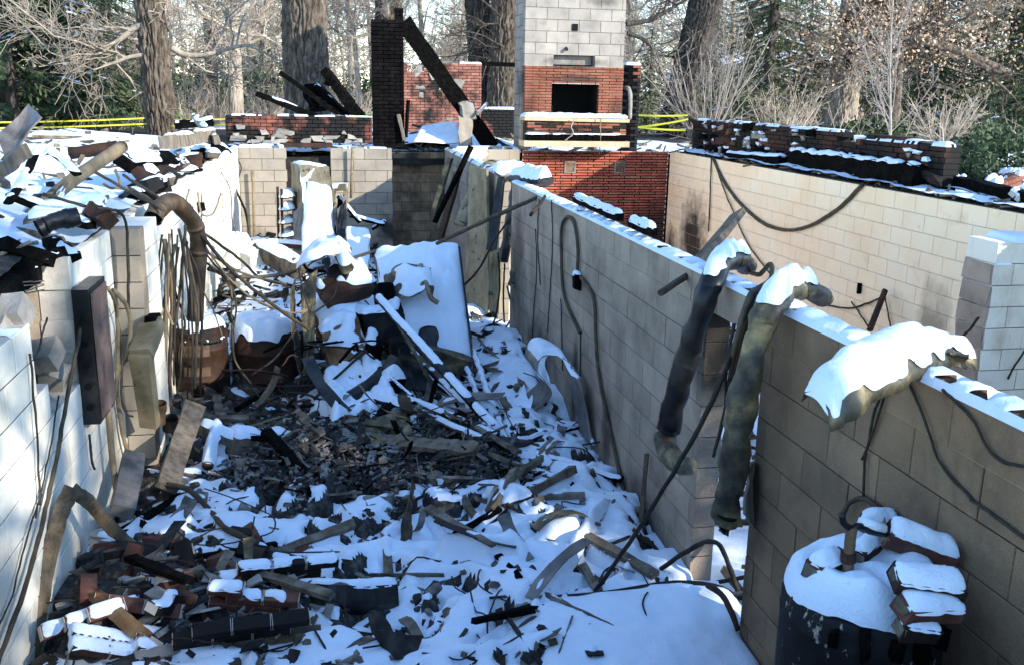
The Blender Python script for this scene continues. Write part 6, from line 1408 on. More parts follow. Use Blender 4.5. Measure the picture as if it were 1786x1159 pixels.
for k, (a, b, w, m, lab) in enumerate((((30,345,7.3),(160,395,6.9),.07,'char','burnt stick crossing the curved grey board'), ((90,360,7.4),(155,255,9.2),.03,'cable_tan','thin tan rod slanting over the snow'), ((215,285,9.6),(300,278,10.6),.16,'char','charred joist under snow behind the left wall'),
      ((240,305,9.6),(310,285,10.8),.12,'rust','rusty angle iron by the charred joist'), ((0,300,6.8),(45,262,7.4),.09,'wood','grey board end at the left edge under the bent sheet'), ((285,250,12.5),(370,235,14.5),.16,'wood','pale board near the far end of the snow bank'), ((340,205,16.0),(378,245,14.0),.12,'wood','grey plank slanting at the far end of the snow bank'),
      ((305,218,16.5),(372,212,16.5),.12,'char','charred plank on the crest of the snow bank'), ((160,370,7.0),(190,385,6.9),.14,'rust','short rusty channel on top of the grey pier'), ((20,470,6.0),(110,440,6.3),.09,'char','charred log hanging in the broken window head'), ((0,425,6.0),(85,455,6.2),.11,'char','thick charred log above the broken window'), ((85,420,6.5),(130,450,6.3),.09,'char','charred stub above the window jamb'))):
    mb = MB(); mb.beam(at(a[0],a[1],y=a[2]), at(b[0],b[1],y=b[2]), w, w*0.7, 0.3*k, 8, 0.16); one('burnt_timber' if m in ('char','wood') else 'metal_bar', mb, m, lab, 'timber' if m in ('char','wood') else 'bar', snow=(0.04,0.025,0.55))
cable('tan cable looping over the edge of the snow bank', [at(200,290,y=9.0), at(210,320,y=8.8), at(195,330,y=8.7), at(180,318,y=8.7)], 0.012, 'cable_tan', group='cables on the left wall')
cable('dark cable arching from the window head over the pier', [at(75,342,y=7.0), at(150,362,y=7.0), at(195,375,y=7.1)], 0.012, 'cable_dark', group='cables on the left wall')
for k, (a, b, c) in enumerate((((160,298,8.5),(215,325,8.6),(285,365,8.2)), ((215,310,9.2),(255,335,9.0),(290,355,8.6)), ((225,330,9.0),(262,352,8.7),(270,372,8.3)))):
    cable(('long','middle','short')[k]+' brown cable trailing over the wall edge to the vent pipe', [at(q[0],q[1],y=q[2]) for q in (a,b,c)], 0.014, 'cable_brown', group='cables on the left wall')
for k in range(26):
    v = rng.random(); y = 8.6+8.2*v; p = V3((-1.62+rng.uniform(-.12,.05), y, ZT+0.05+rng.uniform(0,.08))); mb = MB()
    mb.box(p, (rng.uniform(.1,.25), rng.uniform(.12,.4), rng.uniform(.06,.14)), Matrix.Rotation(rng.uniform(-.4,.4),3,'Z') @ Matrix.Rotation(rng.gauss(0,.3),3,'Y'), 0.25); one('burnt_lump', subdiv(mb,1,0.03,k), ('char','brick_brown','debris_tan')[k % 3], '%s lump on the top edge of the left wall, %s' % (('black charred','red brick','tan burnt')[k % 3], 'behind the vent pipe' if y < 10.5 else 'along its middle' if y < 13.5 else 'near the far pier'), 'debris lump', 'burnt lumps along the left wall top', snow=(0.03,0.025,0.6))
# ------------------------------------------------------------------ tanks and crushed cabinets in the middle
def tank(label, c, r, z0, z1, mat, name='rusty_tank'):
    t = thing(name, label, 'tank', (c[0], c[1], z0)); h = z1-z0
    mb = MB(); mb.lathe((c[0], c[1], z0), [(r*0.96,0),(r,0.02),(r,h*0.3),(r*1.025,h*0.31),(r*1.025,h*0.34),(r,h*0.35),(r,h*0.68),(r*1.02,h*0.69),(r*1.02,h*0.71),(r*0.99,h*0.72),(r,h*0.9),(r*0.93,h*0.965),(r*0.72,h*0.99),(r*0.3,h),(0.001,h)], 36, wob=0.012); mb.build('shell', MAT[mat], t, True)
    return t, mb
zt1 = at(350,572,y=9.85).z
t, mb = tank('rusty round tank with a charred top standing by the left wall', (at(352,640,y=10.05).x, 10.05), 0.28, 0.25, zt1+0.02, 'rust')
lid = MB(); lid.lathe((t.location.x, 10.05, zt1-0.06), [(0.20,0),(0.22,0.05),(0.12,0.10),(0.001,0.11)], 20, wob=0.04); lid.build('charred_lid', MAT['char'], t, True); snow_on(mb, 0.06, 0.02, parent=t, seed=3, cover=0.62)
for v, h in ((648,0.05),(612,0.06)):
    p = at(345, v, y=9.78); b = MB()
    for k in range(6):
        a0, a1 = -2.1+k*0.16, -2.1+(k+1)*0.16; b.add([(t.location.x+0.288*math.cos(a), 10.05+0.288*math.sin(a), z) for a, z in ((a0,p.z-h),(a1,p.z-h),(a1,p.z+h),(a0,p.z+h))], [(0,1,2,3)])
    b.build('faded_patch', MAT['pipe_brown'], t)
t, mb = tank('wide rust brown drum capped with snow, right of the round tank', (at(472,640,y=10.2).x, 10.25), 0.40, 0.2, at(470,572,y=10.1).z, 'rust', 'rusty_drum'); snow_on(mb, 0.11, 0.025, parent=t, seed=5, edge=0.12)
# big cabinet thrown on its back
fr = [at(655,440,y=11.3), at(799,428,y=11.3), at(832,690,y=9.75), at(690,672,y=9.75)]
nn = (fr[1]-fr[0]).cross(fr[3]-fr[0]).normalized(); nn = nn if nn.z < 0 else -nn
bk = [p+nn*0.62 for p in fr]
mb = subdiv(hexa(fr, bk), 11, 0.04, 2)
t = thing('steel_cabinet', 'big steel cabinet thrown on its back under thick snow in the middle of the room', 'cabinet', at(740,690,y=10.0)); mb.build('shell', MAT['duct_dark'], t)
cz = at(770,606,y=10.3).z
snow_on(mb, 0.075, 0.025, parent=t, seed=11, edge=0.10, minz=0.3, cut=lambda X, Y, T: (Y-9.75)/1.55 > 0.36+0.22*fbm(X, Y, 0.4, 3, 4)-0.34*np.exp(-((X-at(806,620,y=10).x)/0.13)**2))
mb = MB(); G = [[at(668,478,y=10.75), at(672,500,y=10.6), at(684,524,y=10.5)], [at(700,462,y=10.75), at(702,494,y=10.5), at(708,520,y=10.4)], [at(735,460,y=10.8), at(738,486,y=10.5), at(742,505,y=10.4)], [at(752,470,y=10.7), at(758,500,y=10.5), at(760,520,y=10.45)]]
mb.grid(G, 0.02); mb = subdiv(mb, 2, 0.05, 7); mb.build('torn_flap', MAT['duct'], t); snow_on(mb, 0.05, 0.02, parent=t, seed=7, cover=0.6)
mb = MB(); mb.tube([at(672,500,y=10.62), at(676,545,y=10.4), at(690,580,y=10.2)], [0.13,0.15,0.12], 8, jit=0.25); mb.build('burnt_hole', MAT['char'], t)
mb = MB(); mb.tube(arc([at(733,462,y=10.7), at(745,500,y=10.45), at(752,520,y=10.4), at(764,528,y=10.4)], 4), 0.03, 7, jit=.1); mb.build('torn_edge', MAT['duct_tan'], t)
mb = MB(); mb.beam(at(700,604,y=9.95), at(822,640,y=9.75), 0.10, 0.20, 0.3, 6, 0.15); mb.build('scorched_rim', MAT['duct'], t)
mb = MB(); mb.beam(at(801,432,y=11.15), at(834,700,y=9.7), 0.025, 0.06, 0.2, 6, 0.05); mb.build('edge_trim', MAT['duct_dark'], t)
# left: rusty faced cabinet and the panel below it
fr = [at(562,578,y=9.55), at(626,556,y=9.55), at(634,612,y=9.35), at(578,640,y=9.35)]; bk = [at(538,528,y=10.3), at(622,512,y=10.3), at(640,580,y=10.2), at(560,600,y=10.2)]
mb = subdiv(hexa(fr, bk), 6, 0.07, 5); t = one('crushed_cabinet', mb, 'rust_orange', 'crushed cabinet with a rusty tan face left of the big steel cabinet', 'cabinet', snow=(0.07,0.022,0.9,0.55,0.08))
mb = plate([at(548,530,y=10.5), at(700,515,y=10.6), at(690,560,y=10.0), at(540,575,y=10.0)], 0.03, 10, 0.10, 8, 0.05); one('roof_sheet', mb, 'duct_dark', 'snow covered sheet between the arched metal and the big steel cabinet', 'sheet', snow=(0.07,0.022,0.85,0.3,0.08))
mb = plate([at(565,650,y=9.3), at(632,632,y=9.3), at(660,720,y=8.6), at(580,735,y=8.6)], 0.02, 9, 0.10, 9, 0.05); one('tilted_sheet', mb, 'duct_tan', 'tilted panel with snow under the crushed rusty cabinet', 'panel', snow=(0.06,0.02,0.85,0.3))
mb = plate([at(632,612,y=9.3), at(662,640,y=9.2), at(700,715,y=8.6), at(640,700,y=8.7)], 0.02, 8, 0.08, 19, 0.05); one('tilted_sheet', mb, 'duct_dark', 'dark tilted panel with snow just left of the big steel cabinet foot', 'panel', snow=(0.07,0.025,0.85,0.2))
mb = MB(); mb.box(at(662,575,y=9.85), (0.4,0.3,0.36), Matrix.Rotation(0.3,3,'Z'), 0.25); one('burnt_core', subdiv(mb,4,0.06,4), 'duct_dark', 'dark crumpled machine part between the two cabinets', 'machine part', snow=(0.06,0.025,0.5))
mb = MB(); mb.box(at(650,620,y=9.5), (0.16,0.3,0.5), Matrix.Rotation(0.2,3,'X'), 0.25); one('burnt_core', subdiv(mb,3,0.05,8), 'char', 'black upright remnant beside the rusty tan face', 'machine part', snow=(0.05,0.025,0.6))
# arched sheet
ap = [at(522,650,y=9.4), at(512,595,y=9.45), at(508,520,y=9.55), at(525,468,y=9.7), at(565,446,y=9.8), at(600,442,y=9.9), at(612,455,y=10.0)]
P = arc(ap, 5); G = [[p+V3((0,dy,0.02*math.sin(i*1.3+dy*6)))+V3((0.03*dy,0,0.10*dy)) for dy in (0,0.15,0.3,0.46)] for i, p in enumerate(P)]
mb = MB(); mb.grid(G, -0.012); mb = subdiv(mb, 1, 0.03, 3); one('arched_sheet', mb, 'duct', 'arched strip of scorched sheet metal with snow on its crown, beside the drum', 'sheet metal', snow=(0.08,0.022,0.9,0.5,0.08))
mb = plate([at(524,500,y=9.75), at(552,470,y=9.9), at(548,640,y=9.6), at(530,655,y=9.5)], 0.02, 6, 0.04, 5, 0.02); one('inner_sheet', mb, 'duct', 'tan brown sheet hanging inside the arched strip', 'sheet metal')
mb = MB(); mb.tube([at(560,520,y=9.95), at(600,500,y=10.0), at(640,495,y=10.1)], [0.17,0.2,0.17], 9, jit=0.2); one('motor_drum', mb, 'rust', 'rusty machine drum half hidden under the arched strip', 'machine part', snow=(0.08,0.025,0.6))
mb = MB(); mb.tube([at(588,480,y=9.9), at(612,472,y=10.1)], [0.12,0.12], 14); one('metal_can', mb, 'duct_dark', 'short dark can lying on its side by the crown of the arched strip', 'can', smooth=False, snow=(0.05,0.02))
mb = MB(); mb.tube([at(592,440,y=10.0), at(606,470,y=9.8)], 0.07, 9); one('short_duct', mb, 'duct', 'short snowy pipe end leaning over the dark can', 'pipe', snow=(0.08,0.015,1,0.1))
mb = MB(); mb.beam(at(630,478,y=10.5), at(648,500,y=10.2), 0.14, 0.08, 0.3, 4, .15); one('bent_bracket', mb, 'duct_dark', 'dark bracket with snow left of the torn flap', 'bracket', snow=(0.07,0.02))
cable('hanging chain of wire inside the arched strip', [at(520,470,y=9.6), at(532,520,y=9.5), at(545,545,y=9.5), at(580,520,y=9.6), at(588,495,y=9.7)], 0.008, 'cable_dark', 'wire')
cable('thin rod from the arched strip to the tan panel', [at(604,450,y=10.2), at(655,437,y=11.0)], 0.018, 'cable_brown', 'rod')
mb = MB(); mb.tube(arc([at(535,740,y=8.2), at(590,706,y=8.5), at(645,672,y=8.8), at(668,650,y=9.0)], 4), 0.07, 14, jit=0.03); one('flue_pipe', mb, 'duct_dark', 'black flue pipe slanting up from the ash heap to the cabinets', 'pipe', smooth=True)
mb = MB(); mb.tube([at(665,655,y=8.95), at(690,630,y=9.1)], [0.05,0.09], 9, jit=0.2); one('frayed_pipe_end', mb, 'duct', 'frayed tan end of the black flue pipe', 'pipe')
cable('dark wire leaning over the tilted panels', [at(548,695,y=8.6), at(590,655,y=9.0), at(640,612,y=9.2)], 0.014, 'cable_dark', 'wire')
mb = MB(); mb.box(at(684,672,y=8.9), (0.22,0.2,0.16), Matrix.Rotation(.5,3,'Z'), 0.2); one('burnt_lump', subdiv(mb,2,0.03), 'char', 'round lump capped with snow at the foot of the big steel cabinet', 'debris lump', snow=(0.10,0.02))
for k in range(34):
    u, v, y = rng.uniform(500, 690), rng.uniform(470, 745), 0; y = 10.4-(v-470)/275*2.2+rng.uniform(-.2,.2); p = at(u, v, y=y); a = rng.uniform(0, 6.28); L_ = rng.uniform(.25, .8)
    d = V3((math.cos(a)*.8, math.sin(a)*.5, rng.uniform(-.6,.35)))*L_
    cable('%s rod sticking out of the crushed heap, %s' % (('thin burnt','bent rusty','charred')[k % 3], 'near the arched strip' if u < 590 else 'between the two cabinets' if u < 690 else 'by the big steel cabinet'), [p, p+d*0.5+V3((rng.gauss(0,.06),rng.gauss(0,.06),rng.gauss(0,.06))), p+d], rng.uniform(.007,.018), ('cable_dark','rust','char')[k % 3], 'rod', 'thin rods in the crushed heap')
# rails, rods and strips between the cabinet and the ash heap
for i, (a, b, w, m, lab, sn) in enumerate((
    ((658,517,9.5),(884,768,7.9),.075,'duct_dark','thick dark rail with snow slanting across the big steel cabinet',.03),
    ((672,525,9.45),(760,680,8.7),.035,'duct','thin brown rail under the thick dark rail',0),
    ((720,612,9.2),(868,762,7.95),.05,'duct_dark','dark rail running close below the thick one',.02),
    ((826,610,9.9),(884,770,7.95),.045,'duct_dark','dark rail standing at the right side of the big steel cabinet',.02),
    ((814,640,9.6),(866,770,7.9),.04,'duct_dark','second dark rail at the right side of the big steel cabinet',.02),
    ((838,660,9.5),(912,775,7.85),.035,'char','thin rail furthest right in the bundle of rails',.015),
    ((700,690,8.6),(865,758,7.85),.06,'duct_dark','snowy rail lying low toward the ash heap',.03),
    ((712,708,8.45),(842,765,7.8),.05,'sheet_metal','pale snowy rail lying lowest of the bundle',.03),
    ((640,668,8.9),(760,722,8.3),.05,'char','charred strip right of the black flue pipe',.02),
    ((660,640,9.0),(720,690,8.5),.03,'char','thin charred strip above the snowy lump',.01),
    ((640,742,8.0),(690,700,8.4),.06,'char','charred stick leaning on the black trough',0),
    ((830,770,7.85),(930,772,7.9),.09,'duct_dark','dark pipe end with a collar right of the burnt plank',0),
    ((740,650,8.9),(800,705,8.3),.05,'char','short charred strip in the snow below the cabinet',.02),
    ((900,770,8.1),(1010,742,8.5),.05,'char','blackened stick with peeled top near the curled sheet',.02),
    ((930,790,7.7),(1085,835,7.3),.06,'char','charred branch like strip along the partition',.03),
    ((880,800,7.5),(1000,845,7.1),.05,'char','charred strip below the branch like one',.02),
    ((980,818,7.5),(1060,840,7.3),.07,'wood','peeled tan stick end near the partition',0))):
    mb = MB(); mb.beam(at(a[0],a[1],y=a[2]), at(b[0],b[1],y=b[2]), w, w*0.6, 0.2, 10, 0.06 if m != 'char' else 0.18)
    one('metal_rail' if m != 'char' and m != 'wood' else 'charred_strip', mb, m, lab, 'rail' if m not in ('char','wood') else 'strip', 'rails and strips before the cabinet', snow=(sn*0.7, 0.014, 0.7, 0.5, 0.03) if sn else None)
mb = MB(); mb.beam(at(648,768,y=7.75), at(832,782,y=7.7), 0.13, 0.045, 0.35, 14, 0.2); one('burnt_plank', mb, 'wood', 'ragged tan and black plank at the back of the ash heap', 'plank')
mb = plate([at(612,742,y=8.0), at(708,722,y=8.3), at(722,764,y=7.95), at(640,775,y=7.7)], 0.03, 5, 0.06, 6, 0.015); one('black_trough', mb, 'duct', 'dark brown metal trough behind the ash heap', 'trough')
mb = plate([at(520,760,y=7.7), at(580,738,y=7.9), at(640,765,y=7.7), at(560,800,y=7.3)], 0.03, 6, 0.12, 16, 0.03); one('ash_sheet', mb, 'debris_ash', 'ash grey crumpled sheet at the top of the ash heap', 'sheet')
mb = plate([at(560,750,y=7.8), at(630,738,y=8.0), at(650,775,y=7.6), at(590,790,y=7.4)], 0.05, 6, 0.10, 26, 0.04); one('ash_sheet', mb, 'debris_dark', 'dark crumpled lump behind the ash grey sheet', 'sheet')
mb = plate([at(380,828,y=7.2), at(430,805,y=7.4), at(445,830,y=7.1), at(395,850,y=6.9)], 0.03, 5, 0.06, 36, 0.03); one('ash_sheet', mb, 'debris_ash', 'pale crumpled plate with a hole at the left of the ash heap', 'sheet')
mb = plate([at(632,868,y=6.6), at(688,862,y=6.65), at(690,880,y=6.5), at(640,885,y=6.45)], 0.02, 4, 0.02, 46, 0.01); one('ash_board', mb, 'debris_ash', 'grey flat board end in the ash heap', 'board')
# flat panel and curled sheet by the partition
mb = plate([at(838,680,z=.48), at(928,628,z=.62), at(945,690,z=.58), at(890,752,z=.50)], 0.02, 8, 0.05, 3, 0.008); one('fallen_sheet', mb, 'sheet_metal', 'flat sheet covered in snow sloping to the foot of the partition', 'sheet metal', snow=(0.06,0.025,1,0.2))
P = arc([at(880,752,z=.52), at(925,722,z=.56), at(962,690,y=8.1), at(950,662,y=8.15), at(936,645,y=8.2), at(944,624,y=8.25), at(972,622,y=8.2), at(1000,640,y=7.9), at(1016,680,x=2.15), at(1026,735,x=2.19), at(1036,785,x=2.2)], 5); wd = V3((-0.02,0.40,0.03)); G = [[p, p+wd*0.33, p+wd*0.66, p+wd] for p in P]
mb = MB(); mb.grid(G, 0.008); one('curled_sheet', mb, 'sheet_metal', 'wide ribbon of sheet metal curling up and over against the partition', 'sheet metal', smooth=True, snow=(0.05,0.02,1,0.35))
for a, b, y0, lab in (((852,575),(853,650),10.9,'thin rod with a snowy cap standing behind the fallen sheet'),):
    t = thing('lamp_rod', lab, 'rod', at(852,650,y=10.6)); mb = MB(); mb.tube([at(852,655,y=10.6), at(850,615,y=10.7), at(853,580,y=10.8)], 0.014, 7); mb.build('rod', MAT['cable_dark'], t); mb = MB(); mb.tube([at(853,583,y=10.8), at(853,575,y=10.8)], [0.055,0.06], 12); mb.build('cap', MAT['duct_dark'], t); snow_on(mb, 0.04, 0.012, parent=t, seed=2, edge=0.03)
    mb = MB(); mb.lathe(at(852,664,y=10.6), [(0.02,-0.06),(0.055,-0.04),(0.055,0.03),(0.02,0.05)], 12); mb.build('bulb', MAT['char'], t)
for i, pts in enumerate(([(833,590),(855,565),(885,575),(905,590)], [(835,600),(848,580),(880,572)], [(818,575),(842,585),(850,600)])):
    cable(('long','middle','short')[i]+' bent dark rod by the second doorway', [at(u, v, y=11.1-0.1*i) for u, v in pts], 0.02, 'cable_dark', 'rod', 'bent rods by the second doorway')
mb = plate([at(835,862,y=6.95), at(872,842,y=7.15), at(932,868,y=6.9), at(880,884,y=6.7)], 0.03, 6, -0.03, 4, 0.006); one('shallow_pan', mb, 'duct_dark', 'shallow black pan filled with snow right of the ash heap', 'pan', snow=(0.05,0.016))
mb = MB(); mb.tube(arc([at(885,880,y=6.7), at(930,905,y=6.5), at(905,885,y=6.7), at(920,850,y=6.9), at(945,845,y=7.0)], 4), 0.012, 6); one('cord_loop', mb, 'cable_dark', 'loop of dark cord beside the shallow pan', 'cord')
mb = plate([at(940,1042,y=5.55), at(975,1040,y=5.5), at(1068,872,y=6.6), at(1040,880,y=6.6)], 0.02, 10, 0.05, 14, 0.01); one('long_strip', mb, 'lath', 'long strip under snow running up to the foot of the partition', 'strip', snow=(0.07,0.018,1,0.25))
for a, b, w, m, lab in (((1015,985,5.9),(1045,1030,5.6),.05,'wood','pale leaning slat right of the long snowy strip'), ((860,960,6.0),(905,1010,5.7),.05,'char','dark bent strip in the snow below the ash heap'), ((880,955,6.05),(862,985,5.9),.04,'wood','short pale slat by the dark bent strip'),
      ((745,1128,4.95),(870,1158,4.75),.022,'cable_dark','thin dark rod in the snow at the bottom'), ((1075,860,6.9),(1105,925,6.5),.03,'cable_brown','rusty rod leaning on the foot of the partition'), ((1128,790,7.0),(1118,910,6.6),.03,'cable_brown','thin rusty post against the partition'),
      ((485,955,5.95),(533,1030,5.5),.06,'rust','brown bar slanting to the black duct offcut'), ((925,905,6.4),(880,915,6.35),.05,'char','small charred strip right of the ash heap')):
    mb = MB(); mb.beam(at(a[0],a[1],y=a[2]), at(b[0],b[1],y=b[2]), w, w*0.5, 0.3, 6, 0.1); one('slat' if m in ('wood',) else 'rod' if 'rod' in lab or 'post' in lab else 'bar', mb, m, lab, 'rod' if 'rod' in lab else 'bar')
P = arc([at(520,1042,y=5.45), at(570,1046,y=5.42), at(640,1048,y=5.40), at(694,1045,y=5.40)], 4); G = [[p+V3((0,0.10,0.075)), p+V3((0,0.0,0.10)), p+V3((0,-0.045,0.0)), p+V3((0,-0.02,-0.08))] for p in P]
mb = MB(); mb.grid(G, 0.01); one('duct_offcut', mb, 'duct_dark', 'long dark duct offcut lying in the snow at the bottom middle', 'duct', snow=(0.03,0.015,0.8))
mb = MB(); mb.box(at(690,1130,y=4.95), (0.18,0.14,0.10), Matrix.Rotation(.6,3,'X') @ Matrix.Rotation(.4,3,'Y'), .25); one('charred_lump', subdiv(mb,3,0.06,3), 'debris_dark', 'jagged charred lump at the bottom, right of the mesh strap', 'debris lump')
# snow covered sheet at the lower right with its post
z = 0.60
G = [[at(u, v, z=zz) for u, v, zz in row] for row in (
    ((905,1047,.57),(965,1046,.58),(1060,1038,.59),(1180,1020,.60),(1262,1030,.58),(1292,1062,.50)),
    ((880,1090,.55),(975,1085,.57),(1080,1075,.57),(1190,1060,.59),(1280,1066,.56),(1320,1100,.46)),
    ((872,1140,.52),(990,1135,.56),(1100,1125,.58),(1210,1110,.56),(1320,1110,.52),(1365,1120,.45)),
    ((868,1260,.50),(1000,1250,.55),(1110,1240,.55),(1230,1220,.53),(1350,1200,.50),(1420,1190,.44)))]
G = [[V3((min(p.x, 2.22), p.y, p.z)) if p.y < 4.47 else p for p in row] for row in G]
mb = MB(); mb.grid(G, 0.012); mb = subdiv(mb, 3, 0.0)
o = one('bent_roof_sheet', mb, 'sheet_metal', 'wide buckled sheet under smooth snow at the bottom right, before the doorway', 'sheet metal')
x0 = at(945,1110,z=.6).x
lip = MB(); lip.tube([p+V3((0,0.01,0.012)) for p in arc(G[0], 4)], 0.016, 6); lip.build('rolled_edge', MAT['duct_dark'], o, True)
snow_on(mb, 0.03, 0.02, parent=o, seed=9, edge=0.07, cut=lambda X, Y, T: X > x0+0.06+0.16*fbm(X, Y, 0.3, 3, 6)-0.25*np.clip((4.7-Y),0,1))
mb = MB(); mb.beam(at(868,1040,y=5.15), at(876,1180,y=4.9), 0.045, 0.03, 0.2, 8, 0.12); one('rusty_stake', mb, 'rust', 'rusty stake standing at the left edge of the buckled sheet', 'stake')
cable('brown bar bent over the corner of the buckled sheet', [at(1236,1022,z=.66), at(1262,1045,z=.68), at(1285,1095,z=.60)], 0.018, 'rust', 'bar')
cable('dark hose arching out of the doorway', [at(1155,995,y=5.6), at(1215,955,y=5.3), at(1255,952,y=5.1), at(1275,985,y=4.95), at(1287,1030,y=4.9)], 0.016, 'cable_dark', 'hose')
for i, pts in enumerate(([(1035,1030,5.6),(1062,990,5.8),(1110,1010,5.7),(1180,1022,5.6)], [(1110,930,6.3),(1150,960,6.0),(1165,1000,5.7),(1160,1020,5.6)], [(1040,955,6.2),(1085,945,6.2),(1120,930,6.3)])):
    cable(('lower','right hand','upper')[i]+' dark cable in the snow at the foot of the partition', [at(u, v, y=y) for u, v, y in pts], 0.012, 'cable_dark', group='cables at the foot of the partition')

# ------------------------------------------------------------------ on and over the partition
X0 = XI-0.025
t = thing('conduit_loop', 'brown cable looped on the grey partition around a burnt outlet box', 'cable', at(1007,490,x=X0))
for pts in ([(1011,580),(984,515),(979,437),(980,395),(990,378),(1002,392),(1008,435),(1007,476)], [(1013,483),(1035,520),(1039,585),(1043,640),(1055,710),(1072,785),(1086,850),(1100,900)]):
    mb = MB(); mb.tube(arc([at(u, v, x=X0) for u, v in pts], 6), 0.016, 7); mb.build('cable', MAT['cable_brown'], t, True)
mb = MB(); mb.box(at(1006,491,x=XI-0.03), (0.06,0.12,0.13), None, 0.1); mb = subdiv(mb, 2, 0.01); mb.build('outlet_box', MAT['char'], t); snow_on(mb, 0.03, 0.012, parent=t, cover=0.8, edge=0.03)
for i, pts in enumerate(([(934,398),(936,470),(930,560),(926,640)], [(962,350),(965,420),(960,500),(955,580)], [(1012,580),(1012,650),(1010,690)], [(940,350),(938,420),(942,500)], [(978,520),(980,600),(982,650)])):
    cable('thin dark wire hanging straight down the grey partition', [at(u, v, x=XI-0.012) for u, v in pts], 0.006, 'cable_dark', 'wire', 'thin wires on the grey partition')
mb = MB(); mb.tube([at(1152,511,x=2.0), at(1180,492,x=2.15), at(1216,470,x=2.36)], 0.022, 7); one('iron_rod', mb, 'cable_brown', 'iron rod poking left over the top of the partition', 'rod')
mb = MB(); mb.beam(at(1288,373,x=3.35), at(1200,478,x=2.6), 0.13, 0.05, 0.6, 5, 0.05); one('weathered_plank', mb, 'wood', 'weathered plank leaning up behind the partition toward the cream wall', 'plank')
A = [at(1302,462,x=2.75), at(1285,452,x=2.55), at(1256,462,x=2.28), at(1238,500,x=2.13), at(1208,590,x=2.06), at(1180,690,x=2.0), at(1166,748,x=1.98)]
duct('hung_duct', 'dark round duct hooked over the partition left of the doorway', A, 0.068, 'duct_dark', 0.85, snow=(0.07,0.015,1.0,lambda X,Y,T: T > 2.5))
mb = MB(); mb.tube(arc([at(1158,755,x=1.98), at(1166,785,x=1.98), at(1188,812,x=2.0), at(1204,812,x=2.03)], 4), [0.068]*8+[0.062]*5, 12, cap=True, squash=0.8, jit=0.08); one('duct_elbow', mb, 'duct', 'crushed tan elbow hanging under the dark round duct', 'duct')
Bp = [at(1432,520,x=2.85), at(1408,505,x=2.62), at(1372,503,x=2.36), at(1342,535,x=2.15), at(1318,600,x=2.08), at(1296,700,x=2.04), at(1280,800,x=2.02), at(1266,905,x=2.02)]
duct('hung_duct', 'rusty tan duct hooked over the partition across the doorway', Bp, 0.074, 'duct', 0.72, snow=(0.08,0.015,1.0,lambda X,Y,T: T > 2.48), dents=0.09)
mb = plate([at(1250,903,x=2.0), at(1278,905,x=2.05), at(1272,935,x=2.0), at(1256,928,x=1.98)], 0.01, 4, 0.03, 2, 0.012); one('torn_tin', mb, 'duct_dark', 'torn tin tongue under the rusty tan duct', 'sheet metal')
mb = plate([at(1304,805,x=2.18), at(1322,800,x=2.3), at(1312,920,x=2.25), at(1296,895,x=2.15)], 0.015, 5, 0.02, 4, 0.008); one('pale_strip', mb, 'block_far', 'pale mottled strip hanging behind the rusty tan duct', 'strip')
for i, (pts, r, m, lab) in enumerate((([(1335,497,2.4),(1312,510,2.15),(1296,545,2.08),(1284,600,2.05),(1270,680,2.1)], .018, 'cable_brown', 'brown strap looping down left of the rusty tan duct'),
    ([(1345,488,2.4),(1310,525,2.12),(1262,655,2.02),(1210,760,1.9),(1120,910,1.75),(1038,1030,1.55)], .014, 'cable_dark', 'long dark cable falling from the doorway top to the snow'),
    ([(1325,505,2.35),(1300,560,2.1),(1288,640,2.08),(1282,690,2.08)], .020, 'rust', 'rusty strap beside the rusty tan duct'), ([(1300,470,2.8),(1325,478,2.6),(1345,460,2.6),(1342,490,2.5)], .015, 'cable_brown', 'bent brown rod above the doorway lintel'),
    ([(1278,560,2.1),(1268,640,2.06),(1262,720,2.04),(1245,800,2.0)], .010, 'cable_dark', 'beaded chain hanging left of the rusty tan duct'))):
    cable(lab, [at(u, v, x=x) for u, v, x in pts], r, m, group='cables at the doorway')
Cp = [_at(1424,700,x=1.64), _at(1455,668,x=1.78), _at(1500,634,x=1.96), _at(1560,610,x=2.18), _at(1615,604,x=2.42), _at(1660,612,x=2.64), _at(1694,632,x=2.76)]
P = arc(Cp, 6); G = []
for i, p in enumerate(P):
    f = i/(len(P)-1); w = 0.05+0.085*math.sin(math.pi*min(1, f*1.1+0.12))**0.6; G.append([p+V3((0.01*math.sin(i), w*math.sin(a), w*0.75*(math.cos(a)-1)+0.02)) for a in (-1.75,-1.35,-0.9,-0.45,0,0.45,0.9,1.35)])
mb = MB(); mb.grid(G, 0.008); crumple(mb, 0.014, 8.0, 3)
t = one('duct_shell', mb, 'duct', 'flattened half shell of duct heaped with snow, lying over the partition above the water heater', 'duct', smooth=True)
snow_on(mb, 0.065, 0.013, parent=t, seed=12, edge=0.06, minz=0.52)
mb = plate([_at(1655,612,x=2.5), _at(1690,616,x=2.6), _at(1684,642,x=2.62), _at(1646,640,x=2.5)], 0.01, 5, 0.05, 4, 0.01); mb.build('torn_end', MAT['duct'], t)
for pts, lab in (([(1560,640),(1530,720),(1512,790),(1505,870)],'dark wire falling from the crushed duct to the water heater'), ([(1552,645),(1535,700),(1515,770),(1503,800)],'second dark wire falling close beside the first under the crushed duct'), ([(1578,655),(1610,730),(1645,800),(1700,875)],'thin wire slanting right below the crushed duct'), ([(1640,680),(1690,730),(1740,790),(1790,800)],'thin wire at the right edge of the olive grey wall'), ([(1700,870),(1740,905),(1790,940)],'thin wire behind the water heater bricks')):
    cable(lab, [at(u, v, x=XI-0.015) for u, v in pts], 0.006, 'cable_dark', 'wire', 'wires on the olive grey wall')
